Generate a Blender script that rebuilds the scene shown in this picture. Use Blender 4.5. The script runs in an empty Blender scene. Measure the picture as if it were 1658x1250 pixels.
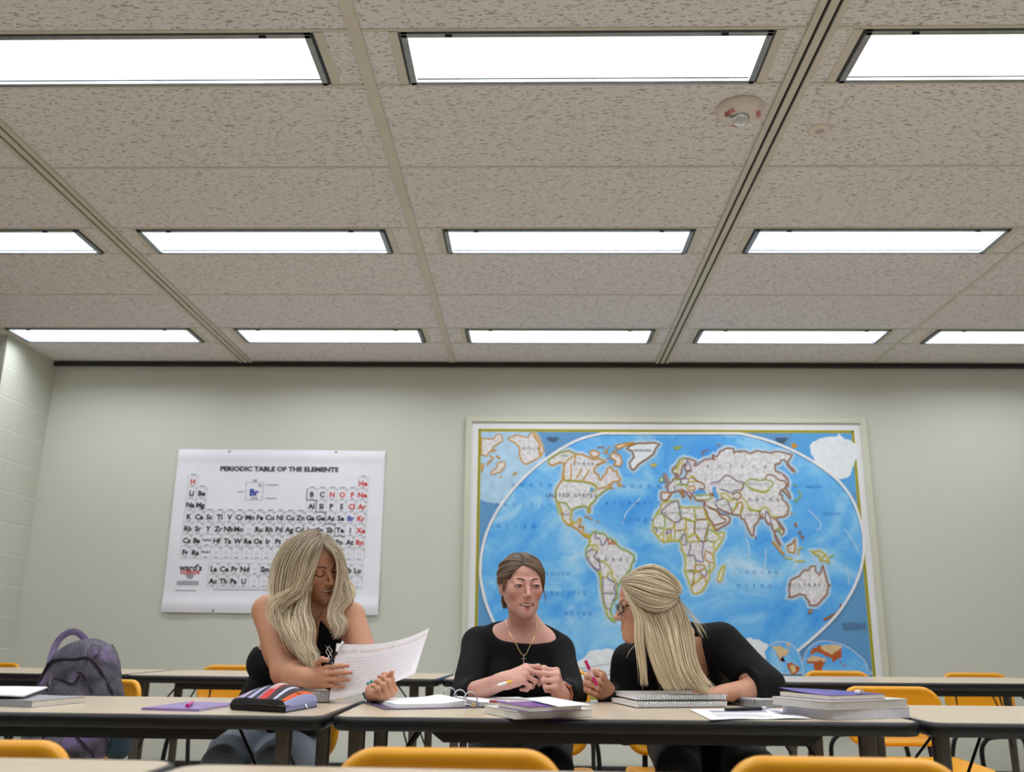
import bpy, math, random
import numpy as np
from mathutils import Vector, Matrix

random.seed(7)
RNG = np.random.default_rng(7)
SC = bpy.context.scene
COL = SC.collection

# ------------------------------------------------------------------ camera
CZ = 0.945                                   # lens height above the floor
F_PX, PITCH, YAW, ROLL = 1480.8, .26307, .02474, .009626
PW, PH = 1658, 1250
_cy, _sy, _cp, _sp, _cr, _sr = math.cos(YAW), math.sin(YAW), math.cos(PITCH), math.sin(PITCH), math.cos(ROLL), math.sin(ROLL)
FW = np.array([-_sy * _cp, _cy * _cp, _sp])
_rt = np.array([_cy, _sy, 0.0])
_up = np.cross(_rt, FW)
RT = _cr * _rt + _sr * _up
UP = -_sr * _rt + _cr * _up
cam_d = bpy.data.cameras.new('camera')
cam_d.sensor_width = 36.0
cam_d.lens = 36.0 * F_PX / PW
cam_d.clip_start = 0.02
cam_d.dof.use_dof = True
cam_d.dof.focus_distance = 3.02
cam_d.dof.aperture_fstop = 2.9
cam = bpy.data.objects.new('camera', cam_d)
COL.objects.link(cam)
cam.matrix_world = Matrix(((RT[0], UP[0], -FW[0], 0), (RT[1], UP[1], -FW[1], 0), (RT[2], UP[2], -FW[2], CZ), (0, 0, 0, 1)))
SC.camera = cam

# ------------------------------------------------------------------ world, exposure
wd = bpy.data.worlds.new('world')
SC.world = wd
wd.use_nodes = True
wd.node_tree.nodes['Background'].inputs[0].default_value = (.8, .85, .9, 1)
wd.node_tree.nodes['Background'].inputs[1].default_value = 0.05
SC.view_settings.view_transform = 'Standard'
SC.view_settings.look = 'None'
SC.view_settings.gamma = 1.0
SC.view_settings.use_curve_mapping = False
SC.view_settings.exposure = 0.0
LAMP_W = 9.9                                 # watts per ceiling light: the only lamps in the room


def ray(px, py):
    return FW + RT * (px - PW / 2) / F_PX - UP * (py - PH / 2) / F_PX


def Y(px, py, d):                            # point at room depth d
    r = ray(px, py)
    p = r * d / r[1]
    return np.array([p[0], p[1], p[2] + CZ])


def Z(px, py, z):                            # point at height z
    r = ray(px, py)
    p = r * (z - CZ) / r[2]
    return np.array([p[0], p[1], z])


def X(px, py, x):
    r = ray(px, py)
    p = r * x / r[0]
    return np.array([p[0], p[1], p[2] + CZ])
# ------------------------------------------------------------------ materials
def srgb(c):
    if isinstance(c, str):
        c = c.lstrip('#')
        c = [int(c[i:i + 2], 16) / 255 for i in (0, 2, 4)]
    elif max(c) > 1.0:
        c = [x / 255 for x in c]
    return tuple(x / 12.92 if x <= .04045 else ((x + .055) / 1.055) ** 2.4 for x in c) + (1.0,)


class NT:
    def __init__(s, name):
        s.m = bpy.data.materials.new(name)
        s.m.use_nodes = True
        s.t = s.m.node_tree
        s.b = s.t.nodes['Principled BSDF']

    def n(s, typ, **kw):
        n = s.t.nodes.new(typ)
        for k, v in kw.items():
            if k.startswith('i_'):
                n.inputs[k[2:].replace('_', ' ')].default_value = v
            else:
                setattr(n, k, v)
        return n

    def l(s, a, b):
        s.t.links.new(a, b)

    def coords(s, scale=(1, 1, 1), rot=(0, 0, 0), kind='Object'):
        tc = s.n('ShaderNodeTexCoord')
        mp = s.n('ShaderNodeMapping')
        mp.inputs['Scale'].default_value = scale
        mp.inputs['Rotation'].default_value = rot
        s.l(tc.outputs[kind], mp.inputs['Vector'])
        return mp.outputs[0]

    def ramp(s, fac, stops):
        r = s.n('ShaderNodeValToRGB')
        e = r.color_ramp.elements
        while len(e) < len(stops):
            e.new(.5)
        for el, (p, c) in zip(e, stops):
            el.position = p
            el.color = c if len(c) == 4 else srgb(c)
        s.l(fac, r.inputs[0])
        return r.outputs[0]

    def bump(s, h, strength=.2, dist=.002):
        b = s.n('ShaderNodeBump')
        b.inputs['Strength'].default_value = strength
        b.inputs['Distance'].default_value = dist
        s.l(h, b.inputs['Height'])
        s.l(b.outputs[0], s.b.inputs['Normal'])


def mat(name, col, rough=.6, metal=0.0, spec=.5, noise=None, bump=None, **kw):
    """plain surface with a little procedural variation. noise=(scale, amount)"""
    t = NT(name)
    c = srgb(col)
    t.b.inputs['Roughness'].default_value = rough
    t.b.inputs['Metallic'].default_value = metal
    t.b.inputs['Specular IOR Level'].default_value = spec
    t.b.inputs['Base Color'].default_value = c
    if noise:
        v = t.coords()
        nz = t.n('ShaderNodeTexNoise')
        nz.inputs['Scale'].default_value = noise[0]
        nz.inputs['Detail'].default_value = 3
        t.l(v, nz.inputs['Vector'])
        a = noise[1]
        lo = tuple(x * (1 - a) for x in c[:3]) + (1,)
        hi = tuple(min(1, x * (1 + a)) for x in c[:3]) + (1,)
        t.l(t.ramp(nz.outputs[0], [(.3, lo), (.7, hi)]), t.b.inputs['Base Color'])
        if bump:
            t.bump(nz.outputs[0], bump[0], bump[1])
    for k, v in kw.items():
        t.b.inputs[k.replace('_', ' ')].default_value = v
    return t.m


def attr_mat(name, rough=.5, spec=.4, sss=0.0, noise=0.0, scale=60.0, aniso=0.0, bump=0.0, stretch=(1, 1, 1)):
    """surface coloured by the mesh's own 'tint' attribute"""
    t = NT(name)
    a = t.n('ShaderNodeAttribute')
    a.attribute_name = 'tint'
    src = a.outputs['Color']
    if noise or bump:
        nz = t.n('ShaderNodeTexNoise')
        nz.inputs['Scale'].default_value = scale
        nz.inputs['Detail'].default_value = 3
        t.l(t.coords(stretch), nz.inputs['Vector'])
        if noise:
            r = t.ramp(nz.outputs[0], [(.3, (1 - noise,) * 3 + (1,)), (.7, (1, 1, 1, 1))])
            mx = t.n('ShaderNodeMix', data_type='RGBA', blend_type='MULTIPLY')
            mx.inputs['Factor'].default_value = 1
            t.l(src, mx.inputs[6])
            t.l(r, mx.inputs[7])
            src = mx.outputs[2]
        if bump:
            t.bump(nz.outputs[0], bump, .002)
    t.l(src, t.b.inputs['Base Color'])
    t.b.inputs['Roughness'].default_value = rough
    t.b.inputs['Specular IOR Level'].default_value = spec
    if sss:
        t.b.inputs['Subsurface Weight'].default_value = sss
        t.b.inputs['Subsurface Radius'].default_value = (.012, .005, .003)
        t.b.inputs['Subsurface Scale'].default_value = .5
    if aniso:
        t.b.inputs['Anisotropic'].default_value = aniso
    return t.m


# ------------------------------------------------------------------ mesh builder
def unit(v):
    v = np.asarray(v, float)
    return v / (np.linalg.norm(v) + 1e-12)


def smooth_path(pts, n):
    """Catmull-Rom through pts, n samples"""
    P = np.asarray(pts, float)
    if len(P) == 2:
        t = np.linspace(0, 1, n)[:, None]
        return P[0] * (1 - t) + P[1] * t
    P = np.vstack([2 * P[0] - P[1], P, 2 * P[-1] - P[-2]])
    m = len(P) - 3
    u = np.linspace(0, m - 1e-9, n)
    i = u.astype(int)
    t = (u - i)[:, None]
    p0, p1, p2, p3 = P[i], P[i + 1], P[i + 2], P[i + 3]
    return .5 * (2 * p1 + (p2 - p0) * t + (2 * p0 - 5 * p1 + 4 * p2 - p3) * t * t + (3 * p1 - p0 - 3 * p2 + p3) * t ** 3)


class MB:
    def __init__(s):
        s.v, s.f, s.m, s.c = [], [], [], []
        s.n = 0

    def add(s, verts, faces, mi=0, col=None):
        verts = [tuple(map(float, p)) for p in verts]
        o = s.n
        s.v += verts
        s.n += len(verts)
        s.f += [tuple(i + o for i in f) for f in faces]
        s.m += [mi] * len(faces)
        if col is not None:
            s.c += [col] * len(verts)
        return s

    def box(s, c, d, R=None, mi=0, taper=1.0, col=None):
        vs = []
        for z in (-1, 1):
            k = taper if z > 0 else 1.0
            for x, y in ((-1, -1), (1, -1), (1, 1), (-1, 1)):
                p = np.array([x * d[0] / 2 * k, y * d[1] / 2 * k, z * d[2] / 2])
                if R is not None:
                    p = R @ p
                vs.append(p + np.asarray(c))
        return s.add(vs, [(3, 2, 1, 0), (4, 5, 6, 7), (0, 1, 5, 4), (1, 2, 6, 5), (2, 3, 7, 6), (3, 0, 4, 7)], mi, col)

    def tube(s, pts, r, n=8, mi=0, closed=False, caps=True, flat=1.0, col=None):
        P = np.asarray(pts, float)
        N = len(P)
        rr = np.full(N, r, float) if np.isscalar(r) else np.asarray(r, float)
        if closed:
            T = np.roll(P, -1, 0) - np.roll(P, 1, 0)
        else:
            T = np.gradient(P, axis=0)
        T = T / (np.linalg.norm(T, axis=1)[:, None] + 1e-12)
        a = np.array([0, 0, 1.0]) if abs(T[0][2]) < .9 else np.array([1.0, 0, 0])
        nrm = unit(a - T[0] * (a @ T[0]))
        vs = []
        ang = np.arange(n) * 2 * math.pi / n
        for i in range(N):
            nrm = unit(nrm - T[i] * (nrm @ T[i]))
            b = np.cross(T[i], nrm)
            for q in ang:
                vs.append(P[i] + rr[i] * (math.cos(q) * nrm + flat * math.sin(q) * b))
        fs = []
        for i in range(N if closed else N - 1):
            j = (i + 1) % N
            for k in range(n):
                l = (k + 1) % n
                fs.append((i * n + k, i * n + l, j * n + l, j * n + k))
        if caps and not closed:
            fs.append(tuple(range(n))[::-1])
            fs.append(tuple((N - 1) * n + k for k in range(n)))
        return s.add(vs, fs, mi, col)

    def lathe(s, prof, c=(0, 0, 0), n=32, R=None, mi=0, col=None):
        vs, fs = [], []
        for r, z in prof:
            for k in range(n):
                a = 2 * math.pi * k / n
                p = np.array([r * math.cos(a), r * math.sin(a), z])
                if R is not None:
                    p = R @ p
                vs.append(p + np.asarray(c))
        for i in range(len(prof) - 1):
            for k in range(n):
                l = (k + 1) % n
                fs.append((i * n + k, i * n + l, (i + 1) * n + l, (i + 1) * n + k))
        fs.append(tuple(range(n))[::-1])
        fs.append(tuple((len(prof) - 1) * n + k for k in range(n)))
        return s.add(vs, fs, mi, col)

    def loops(s, loops, mi=0, close_ends=True, mis=None):
        n = len(loops[0])
        vs = [p for L in loops for p in L]
        fs, ms = [], []
        for i in range(len(loops) - 1):
            for k in range(n):
                l = (k + 1) % n
                fs.append((i * n + k, i * n + l, (i + 1) * n + l, (i + 1) * n + k))
                ms.append(mis[i] if mis else mi)
        if close_ends:
            fs.append(tuple(range(n))[::-1])
            fs.append(tuple((len(loops) - 1) * n + k for k in range(n)))
            ms += [mis[0] if mis else mi, mis[-1] if mis else mi]
        o = len(s.m)
        s.add(vs, fs, mi)
        s.m[o:] = ms
        return s

    def sheet(s, grid, th, mi=0):
        """a thin slab from a grid of points [rows][cols], thickness th along its normal"""
        G = np.asarray(grid, float)
        a, b = G.shape[:2]
        du = np.gradient(G, axis=1)
        dv = np.gradient(G, axis=0)
        nr = np.cross(du, dv)
        nr /= np.linalg.norm(nr, axis=2)[:, :, None] + 1e-12
        vs = np.concatenate([(G + nr * th / 2).reshape(-1, 3), (G - nr * th / 2).reshape(-1, 3)])
        fs = []
        o = a * b
        for i in range(a - 1):
            for j in range(b - 1):
                q = (i * b + j, i * b + j + 1, (i + 1) * b + j + 1, (i + 1) * b + j)
                fs.append(q)
                fs.append(tuple(x + o for x in q[::-1]))
        ring = [j for j in range(b)] + [i * b + b - 1 for i in range(1, a)] + [(a - 1) * b + j for j in range(b - 2, -1, -1)] + [i * b for i in range(a - 2, 0, -1)]
        for k in range(len(ring)):
            p, q = ring[k], ring[(k + 1) % len(ring)]
            fs.append((q, p, p + o, q + o))
        return s.add(vs, fs, mi)

    def build(s, name, mats, parent=None, smooth=40, bevel=None, seg=2, origin=None, subsurf=0):
        me = bpy.data.meshes.new(name)
        V = np.array(s.v, float)
        if origin is not None:
            V = V - np.asarray(origin)
        me.from_pydata([tuple(p) for p in V], [], s.f)
        if not isinstance(mats, (list, tuple)):
            mats = [mats]
        for m in mats:
            me.materials.append(m)
        me.polygons.foreach_set('material_index', s.m)
        if s.c and len(s.c) == len(s.v):
            at = me.color_attributes.new('tint', 'FLOAT_COLOR', 'POINT')
            at.data.foreach_set('color', np.array(s.c, np.float32).ravel())
        if smooth:
            me.polygons.foreach_set('use_smooth', [True] * len(me.polygons))
            if smooth < 180:
                me.set_sharp_from_angle(angle=math.radians(smooth))
        me.update()
        o = bpy.data.objects.new(name, me)
        COL.objects.link(o)
        if bevel:
            bm = o.modifiers.new('bevel', 'BEVEL')
            bm.width = bevel
            bm.segments = seg
            bm.limit_method = 'ANGLE'
        if subsurf:
            sm = o.modifiers.new('subsurf', 'SUBSURF')
            sm.levels = sm.render_levels = subsurf
        if parent is not None:
            o.parent = parent
        return o


def thing(name, label, cat, loc=(0, 0, 0), rz=0.0, group=None):
    o = bpy.data.objects.new(name, None)
    o.empty_display_size = .1
    COL.objects.link(o)
    o.location = tuple(map(float, loc))
    o.rotation_euler = (0, 0, rz)
    o['label'] = label
    o['category'] = cat
    if group:
        o['group'] = group
    return o


def tag(o, label, cat, group=None):
    o['label'] = label
    o['category'] = cat
    if group:
        o['group'] = group
    return o


def struct(o):
    o['kind'] = 'structure'
    return o


def dup(root, loc, rz, label, group=None):
    def cp(o, par):
        c = o.copy()
        COL.objects.link(c)
        c.parent = par
        for ch in list(o.children):
            cp(ch, c)
        return c
    r = cp(root, None)
    r.location = tuple(map(float, loc))
    r.rotation_euler = (0, 0, rz)
    r['label'] = label
    if group:
        r['group'] = group
    return r


def rotz(a):
    c, s = math.cos(a), math.sin(a)
    return np.array([[c, -s, 0], [s, c, 0], [0, 0, 1.0]])


def rotx(a):
    c, s = math.cos(a), math.sin(a)
    return np.array([[1.0, 0, 0], [0, c, -s], [0, s, c]])


def roty(a):
    c, s = math.cos(a), math.sin(a)
    return np.array([[c, 0, s], [0, 1.0, 0], [-s, 0, c]])


def frame_z(z, x=(1, 0, 0)):
    """columns x,y,z with z along the given axis"""
    z = unit(z)
    x = np.asarray(x, float)
    x = unit(x - z * (x @ z))
    return np.array([x, np.cross(z, x), z]).T


def rrect(w, d, r, n=6):
    out = []
    for cx, cy, a0 in ((w / 2 - r, d / 2 - r, 0), (-w / 2 + r, d / 2 - r, 90), (-w / 2 + r, -d / 2 + r, 180), (w / 2 - r, -d / 2 + r, 270)):
        for k in range(n + 1):
            a = math.radians(a0 + 90 * k / n)
            out.append((cx + r * math.cos(a), cy + r * math.sin(a)))
    return out


# ------------------------------------------------------------------ lettering
_txt = {}


def text_batch(strings):
    """flat glyph meshes (unit size, left aligned) for a list of (string, weight)"""
    todo = [k for k in set(strings) if k not in _txt]
    obs = []
    for st, wt in todo:
        cu = bpy.data.curves.new('lettering', 'FONT')
        cu.body = st
        cu.size = 1.0
        cu.resolution_u = 2
        cu.offset = wt
        ob = bpy.data.objects.new('lettering', cu)
        COL.objects.link(ob)
        obs.append((ob, cu))
    dg = bpy.context.evaluated_depsgraph_get()
    dg.update()
    for (ob, cu), key in zip(obs, todo):
        me = ob.evaluated_get(dg).to_mesh()
        V = np.array([v.co[:2] for v in me.vertices]) if len(me.vertices) else np.zeros((0, 2))
        _txt[key] = (V, [tuple(p.vertices) for p in me.polygons])
        ob.evaluated_get(dg).to_mesh_clear()
    for ob, cu in obs:
        bpy.data.objects.remove(ob)
        bpy.data.curves.remove(cu)


def put_text(mb, st, wt, at, u, v, size, mi, width=None, align='c', mirror=False):
    """st centred at 'at'; u along the line, v up; size = cap-height scale"""
    V, F = _txt[(st, wt)]
    if not len(V):
        return
    lo, hi = V.min(0), V.max(0)
    W = hi[0] - lo[0]
    sx = size if width is None else width / W
    x = (V[:, 0] - lo[0] - (W / 2 if align == 'c' else 0)) * sx
    if mirror:
        x = -x
    y = (V[:, 1] - .35) * size
    P = np.asarray(at)[None] + x[:, None] * np.asarray(u)[None] + y[:, None] * np.asarray(v)[None]
    mb.add(P, [f[::-1] for f in F] if mirror else F, mi)
# ------------------------------------------------------------------ the room
D = 6.4325                                   # far wall
HC = CZ + 1.9083                             # ceiling
MOD = 1.524
XA = -.59337                                 # one ceiling runner
E1 = 5.94605                                 # far edge of the first light row
XL, XR, YB = -3.546, XA + MOD * 4 + .1, -3.2

# ceiling tile: warm grey mineral fibre with short dark fissures running across the room
t = NT('ceiling_tile')
v = t.coords((44, 125, 1))
n1 = t.n('ShaderNodeTexNoise')
n1.inputs['Scale'].default_value = 1.0
n1.inputs['Detail'].default_value = 1.5
n1.inputs['Distortion'].default_value = .9
t.l(v, n1.inputs['Vector'])
fis = t.ramp(n1.outputs[0], [(.575, (1, 1, 1, 1)), (.645, (0, 0, 0, 1))])
n2 = t.n('ShaderNodeTexNoise')
n2.inputs['Scale'].default_value = 260
n2.inputs['Detail'].default_value = 3
t.l(t.coords(), n2.inputs['Vector'])
base = t.ramp(n2.outputs[0], [(.25, (214, 210, 210)), (.75, (238, 235, 236))])
n3 = t.n('ShaderNodeTexNoise')
n3.inputs['Scale'].default_value = .9
t.l(t.coords(), n3.inputs['Vector'])
mx = t.n('ShaderNodeMix', data_type='RGBA', blend_type='MULTIPLY')
mx.inputs['Factor'].default_value = 1
t.l(base, mx.inputs[6])
t.l(t.ramp(fis, [(0, (.52, .50, .48, 1)), (1, (1, 1, 1, 1))]), mx.inputs[7])
t.l(mx.outputs[2], t.b.inputs['Base Color'])
t.b.inputs['Roughness'].default_value = .95
t.bump(fis, .5, .003)
M_TILE = t.m
M_TBAR = mat('ceiling_grid_metal', (204, 200, 186), .55, noise=(8, .05))
M_SLOT = mat('slot_black', (12, 12, 12), .7, noise=(20, .2))
M_WALL = mat('wall_vinyl', (206, 209, 200), .62, spec=.3, noise=(160, .025), bump=(.06, .001))
M_TRIM = mat('dark_bronze_trim', (38, 36, 33), .5, noise=(20, .15))
M_BASE = mat('black_rubber_base', (30, 30, 31), .45, noise=(30, .2))

# painted block with stacked joints
t = NT('painted_block')
tc = t.coords((1, 1, 1))
sp = t.n('ShaderNodeSeparateXYZ')
t.l(tc, sp.inputs[0])
cb = t.n('ShaderNodeCombineXYZ')
t.l(sp.outputs[1], cb.inputs[0])
t.l(sp.outputs[2], cb.inputs[1])
br = t.n('ShaderNodeTexBrick', offset=0.0)
br.inputs['Scale'].default_value = 1.0
br.inputs['Brick Width'].default_value = .4064
br.inputs['Row Height'].default_value = .2032
br.inputs['Mortar Size'].default_value = .006
br.inputs['Mortar Smooth'].default_value = .5
br.inputs['Color1'].default_value = srgb((198, 202, 192))
br.inputs['Color2'].default_value = srgb((193, 197, 186))
br.inputs['Mortar'].default_value = srgb((208, 211, 202))
t.l(cb.outputs[0], br.inputs['Vector'])
t.l(br.outputs['Color'], t.b.inputs['Base Color'])
nz = t.n('ShaderNodeTexNoise')
nz.inputs['Scale'].default_value = 120
t.l(tc, nz.inputs['Vector'])
ma = t.n('ShaderNodeMath', operation='MULTIPLY_ADD')
t.l(nz.outputs[0], ma.inputs[0])
ma.inputs[1].default_value = .15
inv = t.n('ShaderNodeMath', operation='SUBTRACT')
inv.inputs[0].default_value = 1
t.l(br.outputs['Fac'], inv.inputs[1])
t.l(inv.outputs[0], ma.inputs[2])
t.bump(ma.outputs[0], .6, .004)
t.b.inputs['Roughness'].default_value = .5
M_BLOCK = t.m
M_FLOOR = mat('vinyl_floor', (208, 201, 188), .35, noise=(3, .08))

b = MB().box(((XL + XR) / 2 - .2, (D + YB) / 2, -.05), (XR - XL + .8, D - YB + .4, .1))
struct(b.build('floor', M_FLOOR, smooth=0))
b = MB().box(((XL + XR) / 2 - .2, D + .06, HC / 2), (XR - XL + .8, .12, HC + .1))
struct(b.build('wall_rear', M_WALL, smooth=0))
ypier = float(X(12, 551, XL)[1])
b = MB().box((XL - .15, (ypier + D) / 2, HC / 2), (.3, D - ypier, HC + .02))
struct(b.build('wall_left', M_BLOCK, smooth=0, origin=(0, D, 0))).location = (0, D, 0)
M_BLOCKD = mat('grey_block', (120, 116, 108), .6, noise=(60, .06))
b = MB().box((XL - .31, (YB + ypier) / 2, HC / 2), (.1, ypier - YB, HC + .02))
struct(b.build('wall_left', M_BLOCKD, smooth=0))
struct(MB().box((XR + .06, (D + YB) / 2, HC / 2), (.12, D - YB, HC)).build('wall_right', M_WALL, smooth=0))
struct(MB().box(((XL + XR) / 2 - .2, YB - .06, HC / 2), (XR - XL + .8, .12, HC)).build('wall_front', M_WALL, smooth=0))
b = MB().box(((XL + XR) / 2, D - .006, .053), (XR - XL, .012, .106))
struct(b.build('baseboard_rear', M_BASE, bevel=.003))
b = MB().box((XL + .006, (ypier + D) / 2, .053), (.012, D - ypier, .106))
struct(b.build('baseboard_left', M_BASE, bevel=.003))
b = MB().box(((XL + XR) / 2, D - .015, HC - .021), (XR - XL, .03, .03))
b.box(((XL + XR) / 2, D - .028, HC - .033), (XR - XL, .012, .008))
struct(b.build('trim_1', M_TRIM, smooth=0))

# --- ceiling tiles (slab with openings for the fixtures), runners, cross tees
LW, LD = 1.245, .305                          # fixture opening
bays = [-2, -1, 0, 1, 2, 3]
rows = list(range(6))
ceil = MB()


def slab(x0, x1, y0, y1):
    x0, x1 = max(x0, XL - .36), min(x1, XR)
    y0, y1 = max(y0, YB), min(y1, D)
    if x1 - x0 > .01 and y1 - y0 > .01:
        ceil.box(((x0 + x1) / 2, (y0 + y1) / 2, HC + .01), (x1 - x0, y1 - y0, .02))


tees = MB()


def tee(x0, x1, y0, y1):
    x0, x1 = max(x0, XL - .3), min(x1, XR)
    if x1 > x0:
        tees.box(((x0 + x1) / 2, (y0 + y1) / 2, HC - .0012), (x1 - x0, y1 - y0, .0024))


for k in [-3] + bays:
    x0, x1 = XA + k * MOD, XA + (k + 1) * MOD
    xc = (x0 + x1) / 2
    slab(x0, x1, E1, D)
    for r in rows:
        ye = E1 - r * MOD
        if k == -3:
            slab(x0, x1, ye - MOD, ye)
            continue
        slab(x0, xc - LW / 2, ye - LD, ye)
        slab(xc + LW / 2, x1, ye - LD, ye)
        slab(x0, x1, ye - LD - .6096, ye - LD)
        slab(x0, x1, ye - MOD, ye - LD - .6096)
        tee(x0, x1, ye - .003, ye + .012)
        tee(x0, x1, ye - LD - .012, ye - LD + .003)
        tee(x0, x1, ye - LD - .6096 - .007, ye - LD - .6096 + .007)
        for s in (-1, 1):
            xs = xc + s * (LW / 2 + .016)
            tee(xs - .016, xs + .016, ye - LD, ye)
struct(ceil.build('ceiling', M_TILE, smooth=0))
struct(tees.build('trim_2', M_TBAR, smooth=0))
nt = 3
for k in range(-2, 4):
    xk = XA + k * MOD
    yc, ly = (D + YB) / 2, D - YB
    b = MB()
    if k in (-1, 1):                         # double slot runner: three bars with two black slots
        for xo, w in ((-.036, .022), (0, .026), (.036, .022)):
            b.box((xk + xo, yc, HC - .006), (w, ly, .012))
        b.box((xk, yc, HC - .0015), (.09, ly, .003), mi=1)
    elif k == 0:
        b.box((xk, yc, HC - .004), (.042, ly, .008))
    else:
        b.box((xk, yc, HC - .002), (.024, ly, .004))
    struct(b.build('trim_%d' % nt, [M_TBAR, M_SLOT], smooth=0))
    nt += 1

# --- troffers
t = NT('lamp_diffuser')
t.b.inputs['Base Color'].default_value = (.9, .9, .9, 1)
t.b.inputs['Emission Color'].default_value = (.93, .97, 1.0, 1)
t.b.inputs['Emission Strength'].default_value = 1.0
t.b.inputs['Roughness'].default_value = .4
M_DIFF = t.m
M_LFRAME = mat('lamp_frame_metal', (150, 156, 160), .3, .7, noise=(20, .1))


LAMP_D = bpy.data.lights.new('lamp', 'AREA')   # tubes behind a prismatic lens: little light leaves at grazing angles
LAMP_D.shape = 'RECTANGLE'
LAMP_D.size, LAMP_D.size_y = 1.210, .275
LAMP_D.energy = LAMP_W
LAMP_D.color = (.955, .98, 1.0)
LAMP_D.spread = math.radians(152)


def make_light():
    r = thing('ceiling_light', '', 'ceiling light')
    f = MB()
    w, d = 1.225, .290
    for s in (-1, 1):
        f.box((s * (w / 2 - .011), 0, -.004), (.022, d, .012))
        f.box((0, s * (d / 2 - .009), -.004), (w, .018, .012))
    f.box((0, 0, .07), (w, d, .01))
    for s in (-1, 1):
        f.box((s * (w / 2 - .003), 0, .035), (.006, d, .07))
        f.box((0, s * (d / 2 - .003), .035), (w, .006, .07))
    f.build('frame', M_LFRAME, r, bevel=.002)
    g = MB()
    nx = 24
    gr = [[(-w / 2 + .02 + (w - .04) * i / nx, -d / 2 + .016 + (d - .032) * j, .010) for i in range(nx + 1)] for j in (0, 1)]
    g.sheet(gr, .003)
    g.build('diffuser', M_DIFF, r, smooth=0)
    lamp = bpy.data.objects.new('lamp', LAMP_D)
    COL.objects.link(lamp)
    lamp.parent = r
    lamp.location = (0, 0, .0062)
    for s in (-1, 1):
        l = MB().box((s * w * .37, -d / 2 + .004, -.012), (.022, .009, .006)).tube([(s * w * .37 - .012, -d / 2 + .004, -.014), (s * w * .37 + .012, -d / 2 + .004, -.014)], .003, 6)
        l.build('latch', M_SLOT, r)
    return r


NAMES = {
    (0, -2): 'leftmost lit ceiling light nearest the far wall, above the block pier',
    (0, -1): 'lit ceiling light nearest the far wall, above the periodic table poster',
    (0, 0): 'lit ceiling light nearest the far wall, between the plain runner and the slotted runner',
    (0, 1): 'lit ceiling light nearest the far wall, above the right half of the world map',
    (0, 2): 'rightmost lit ceiling light nearest the far wall, cut by the right picture edge',
    (1, -2): 'lit ceiling light of the middle row cut off by the left picture edge',
    (1, -1): 'lit ceiling light of the middle row, second from left, right of the left slotted runner',
    (1, 0): 'lit ceiling light of the middle row between the plain runner and the slotted runner',
    (1, 1): 'rightmost lit ceiling light of the middle row, right of the slotted runner',
    (2, -1): 'large lit ceiling light at the top left, cut by the left picture edge',
    (2, 0): 'large lit ceiling light at the top centre, in front of the fire alarm',
    (2, 1): 'large lit ceiling light at the top right, cut by the right picture edge',
}
proto = None
for r in (0, 1, 2, 3, 4):
    for k in (-2, -1, 0, 1, 2):
        loc = (XA + (k + .5) * MOD, E1 - r * MOD - LD / 2, HC)
        lab = NAMES.get((r, k), 'lit ceiling light outside the picture, continuing the rows overhead')
        grp = 'fluorescent lights of the dropped ceiling' if (r, k) in NAMES else 'ceiling lights outside the picture'
        if proto is None:
            proto = make_light()
            proto.location = loc
            proto['label'] = lab
            proto['group'] = grp
        else:
            dup(proto, loc, 0, lab, grp)

# --- fire alarm strobe and the small cover plate
M_WPLAST = mat('warm_white_plastic', (222, 212, 203), .4, noise=(30, .03))
M_CLEAR = mat('clear_lens', (235, 238, 240), .08, noise=None, Transmission_Weight=.75, IOR=1.45)
M_REDINK = mat('red_ink', (190, 40, 38), .5, noise=(40, .1))
M_GREYD = mat('grey_plastic', (120, 120, 120), .5, noise=(40, .1))
text_batch([('FIRE', .02), ('47', .02)])
pc = ray(1198, 176)
pc = pc * (HC - CZ) / pc[2]
a = thing('fire_alarm', 'round white ceiling fire alarm with a clear strobe lens and red lettering', 'fire alarm', (pc[0], pc[1], HC))
MB().lathe([(.02, 0), (.088, 0), (.091, -.004), (.089, -.012), (.08, -.024), (.066, -.033), (.045, -.037), (.0, -.037)][::-1], n=48).build('housing', M_WPLAST, a, smooth=50)
MB().lathe([(.034, -.036), (.034, -.042), (.030, -.047), (.022, -.05)], n=32).build('lens_ring', mat('chrome', (200, 204, 208), .15, .9, noise=(10, .1)), a, smooth=50)
MB().lathe([(.027, -.046), (.026, -.058), (.019, -.068), (.008, -.073), (.0005, -.074)], n=24).build('strobe_lens', M_CLEAR, a, smooth=60)
for ang, rad in ((100, .062), (-20, .066), (220, .062)):
    q = math.radians(ang)
    rd = np.array([math.cos(q), math.sin(q), 0])
    u = np.array([-math.sin(q), math.cos(q), 0])
    v = unit(-rd * .93 - np.array([0, 0, .36]))
    L = MB()
    put_text(L, 'FIRE', .02, rd * rad + np.array([0, 0, -.0385]), u, v * -1.0, .024, 0)
    L.build('lettering', M_REDINK, a, smooth=0)
g = MB()
for i in range(7):
    g.box((-.06 + i * .004, -.018 + i * .001, -.0365), (.0018, .022, .004), R=roty(-.2))
g.build('grille', M_GREYD, a)
g = MB().box((.042, .062, -.0275), (.034, .014, .004), R=rotx(-.25))
g.build('sticker', mat('white_sticker', (235, 236, 238), .4, noise=(30, .03)), a)
pc = ray(1327, 210)
pc = pc * (HC - CZ) / pc[2]
a = thing('cover_plate', 'small round blank cover plate on the ceiling right of the slotted runner', 'cover plate', (pc[0], pc[1], HC))
MB().lathe([(.0, -.008), (.02, -.008), (.043, -.006), (.046, -.002), (.046, 0)], n=36).build('plate', M_WPLAST, a, smooth=50)
MB().lathe([(.0, -.0095), (.017, -.0095), (.019, -.007)], n=24).build('disc', mat('grey_disc', (176, 170, 166), .5, noise=(20, .05)), a, smooth=50)
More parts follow.
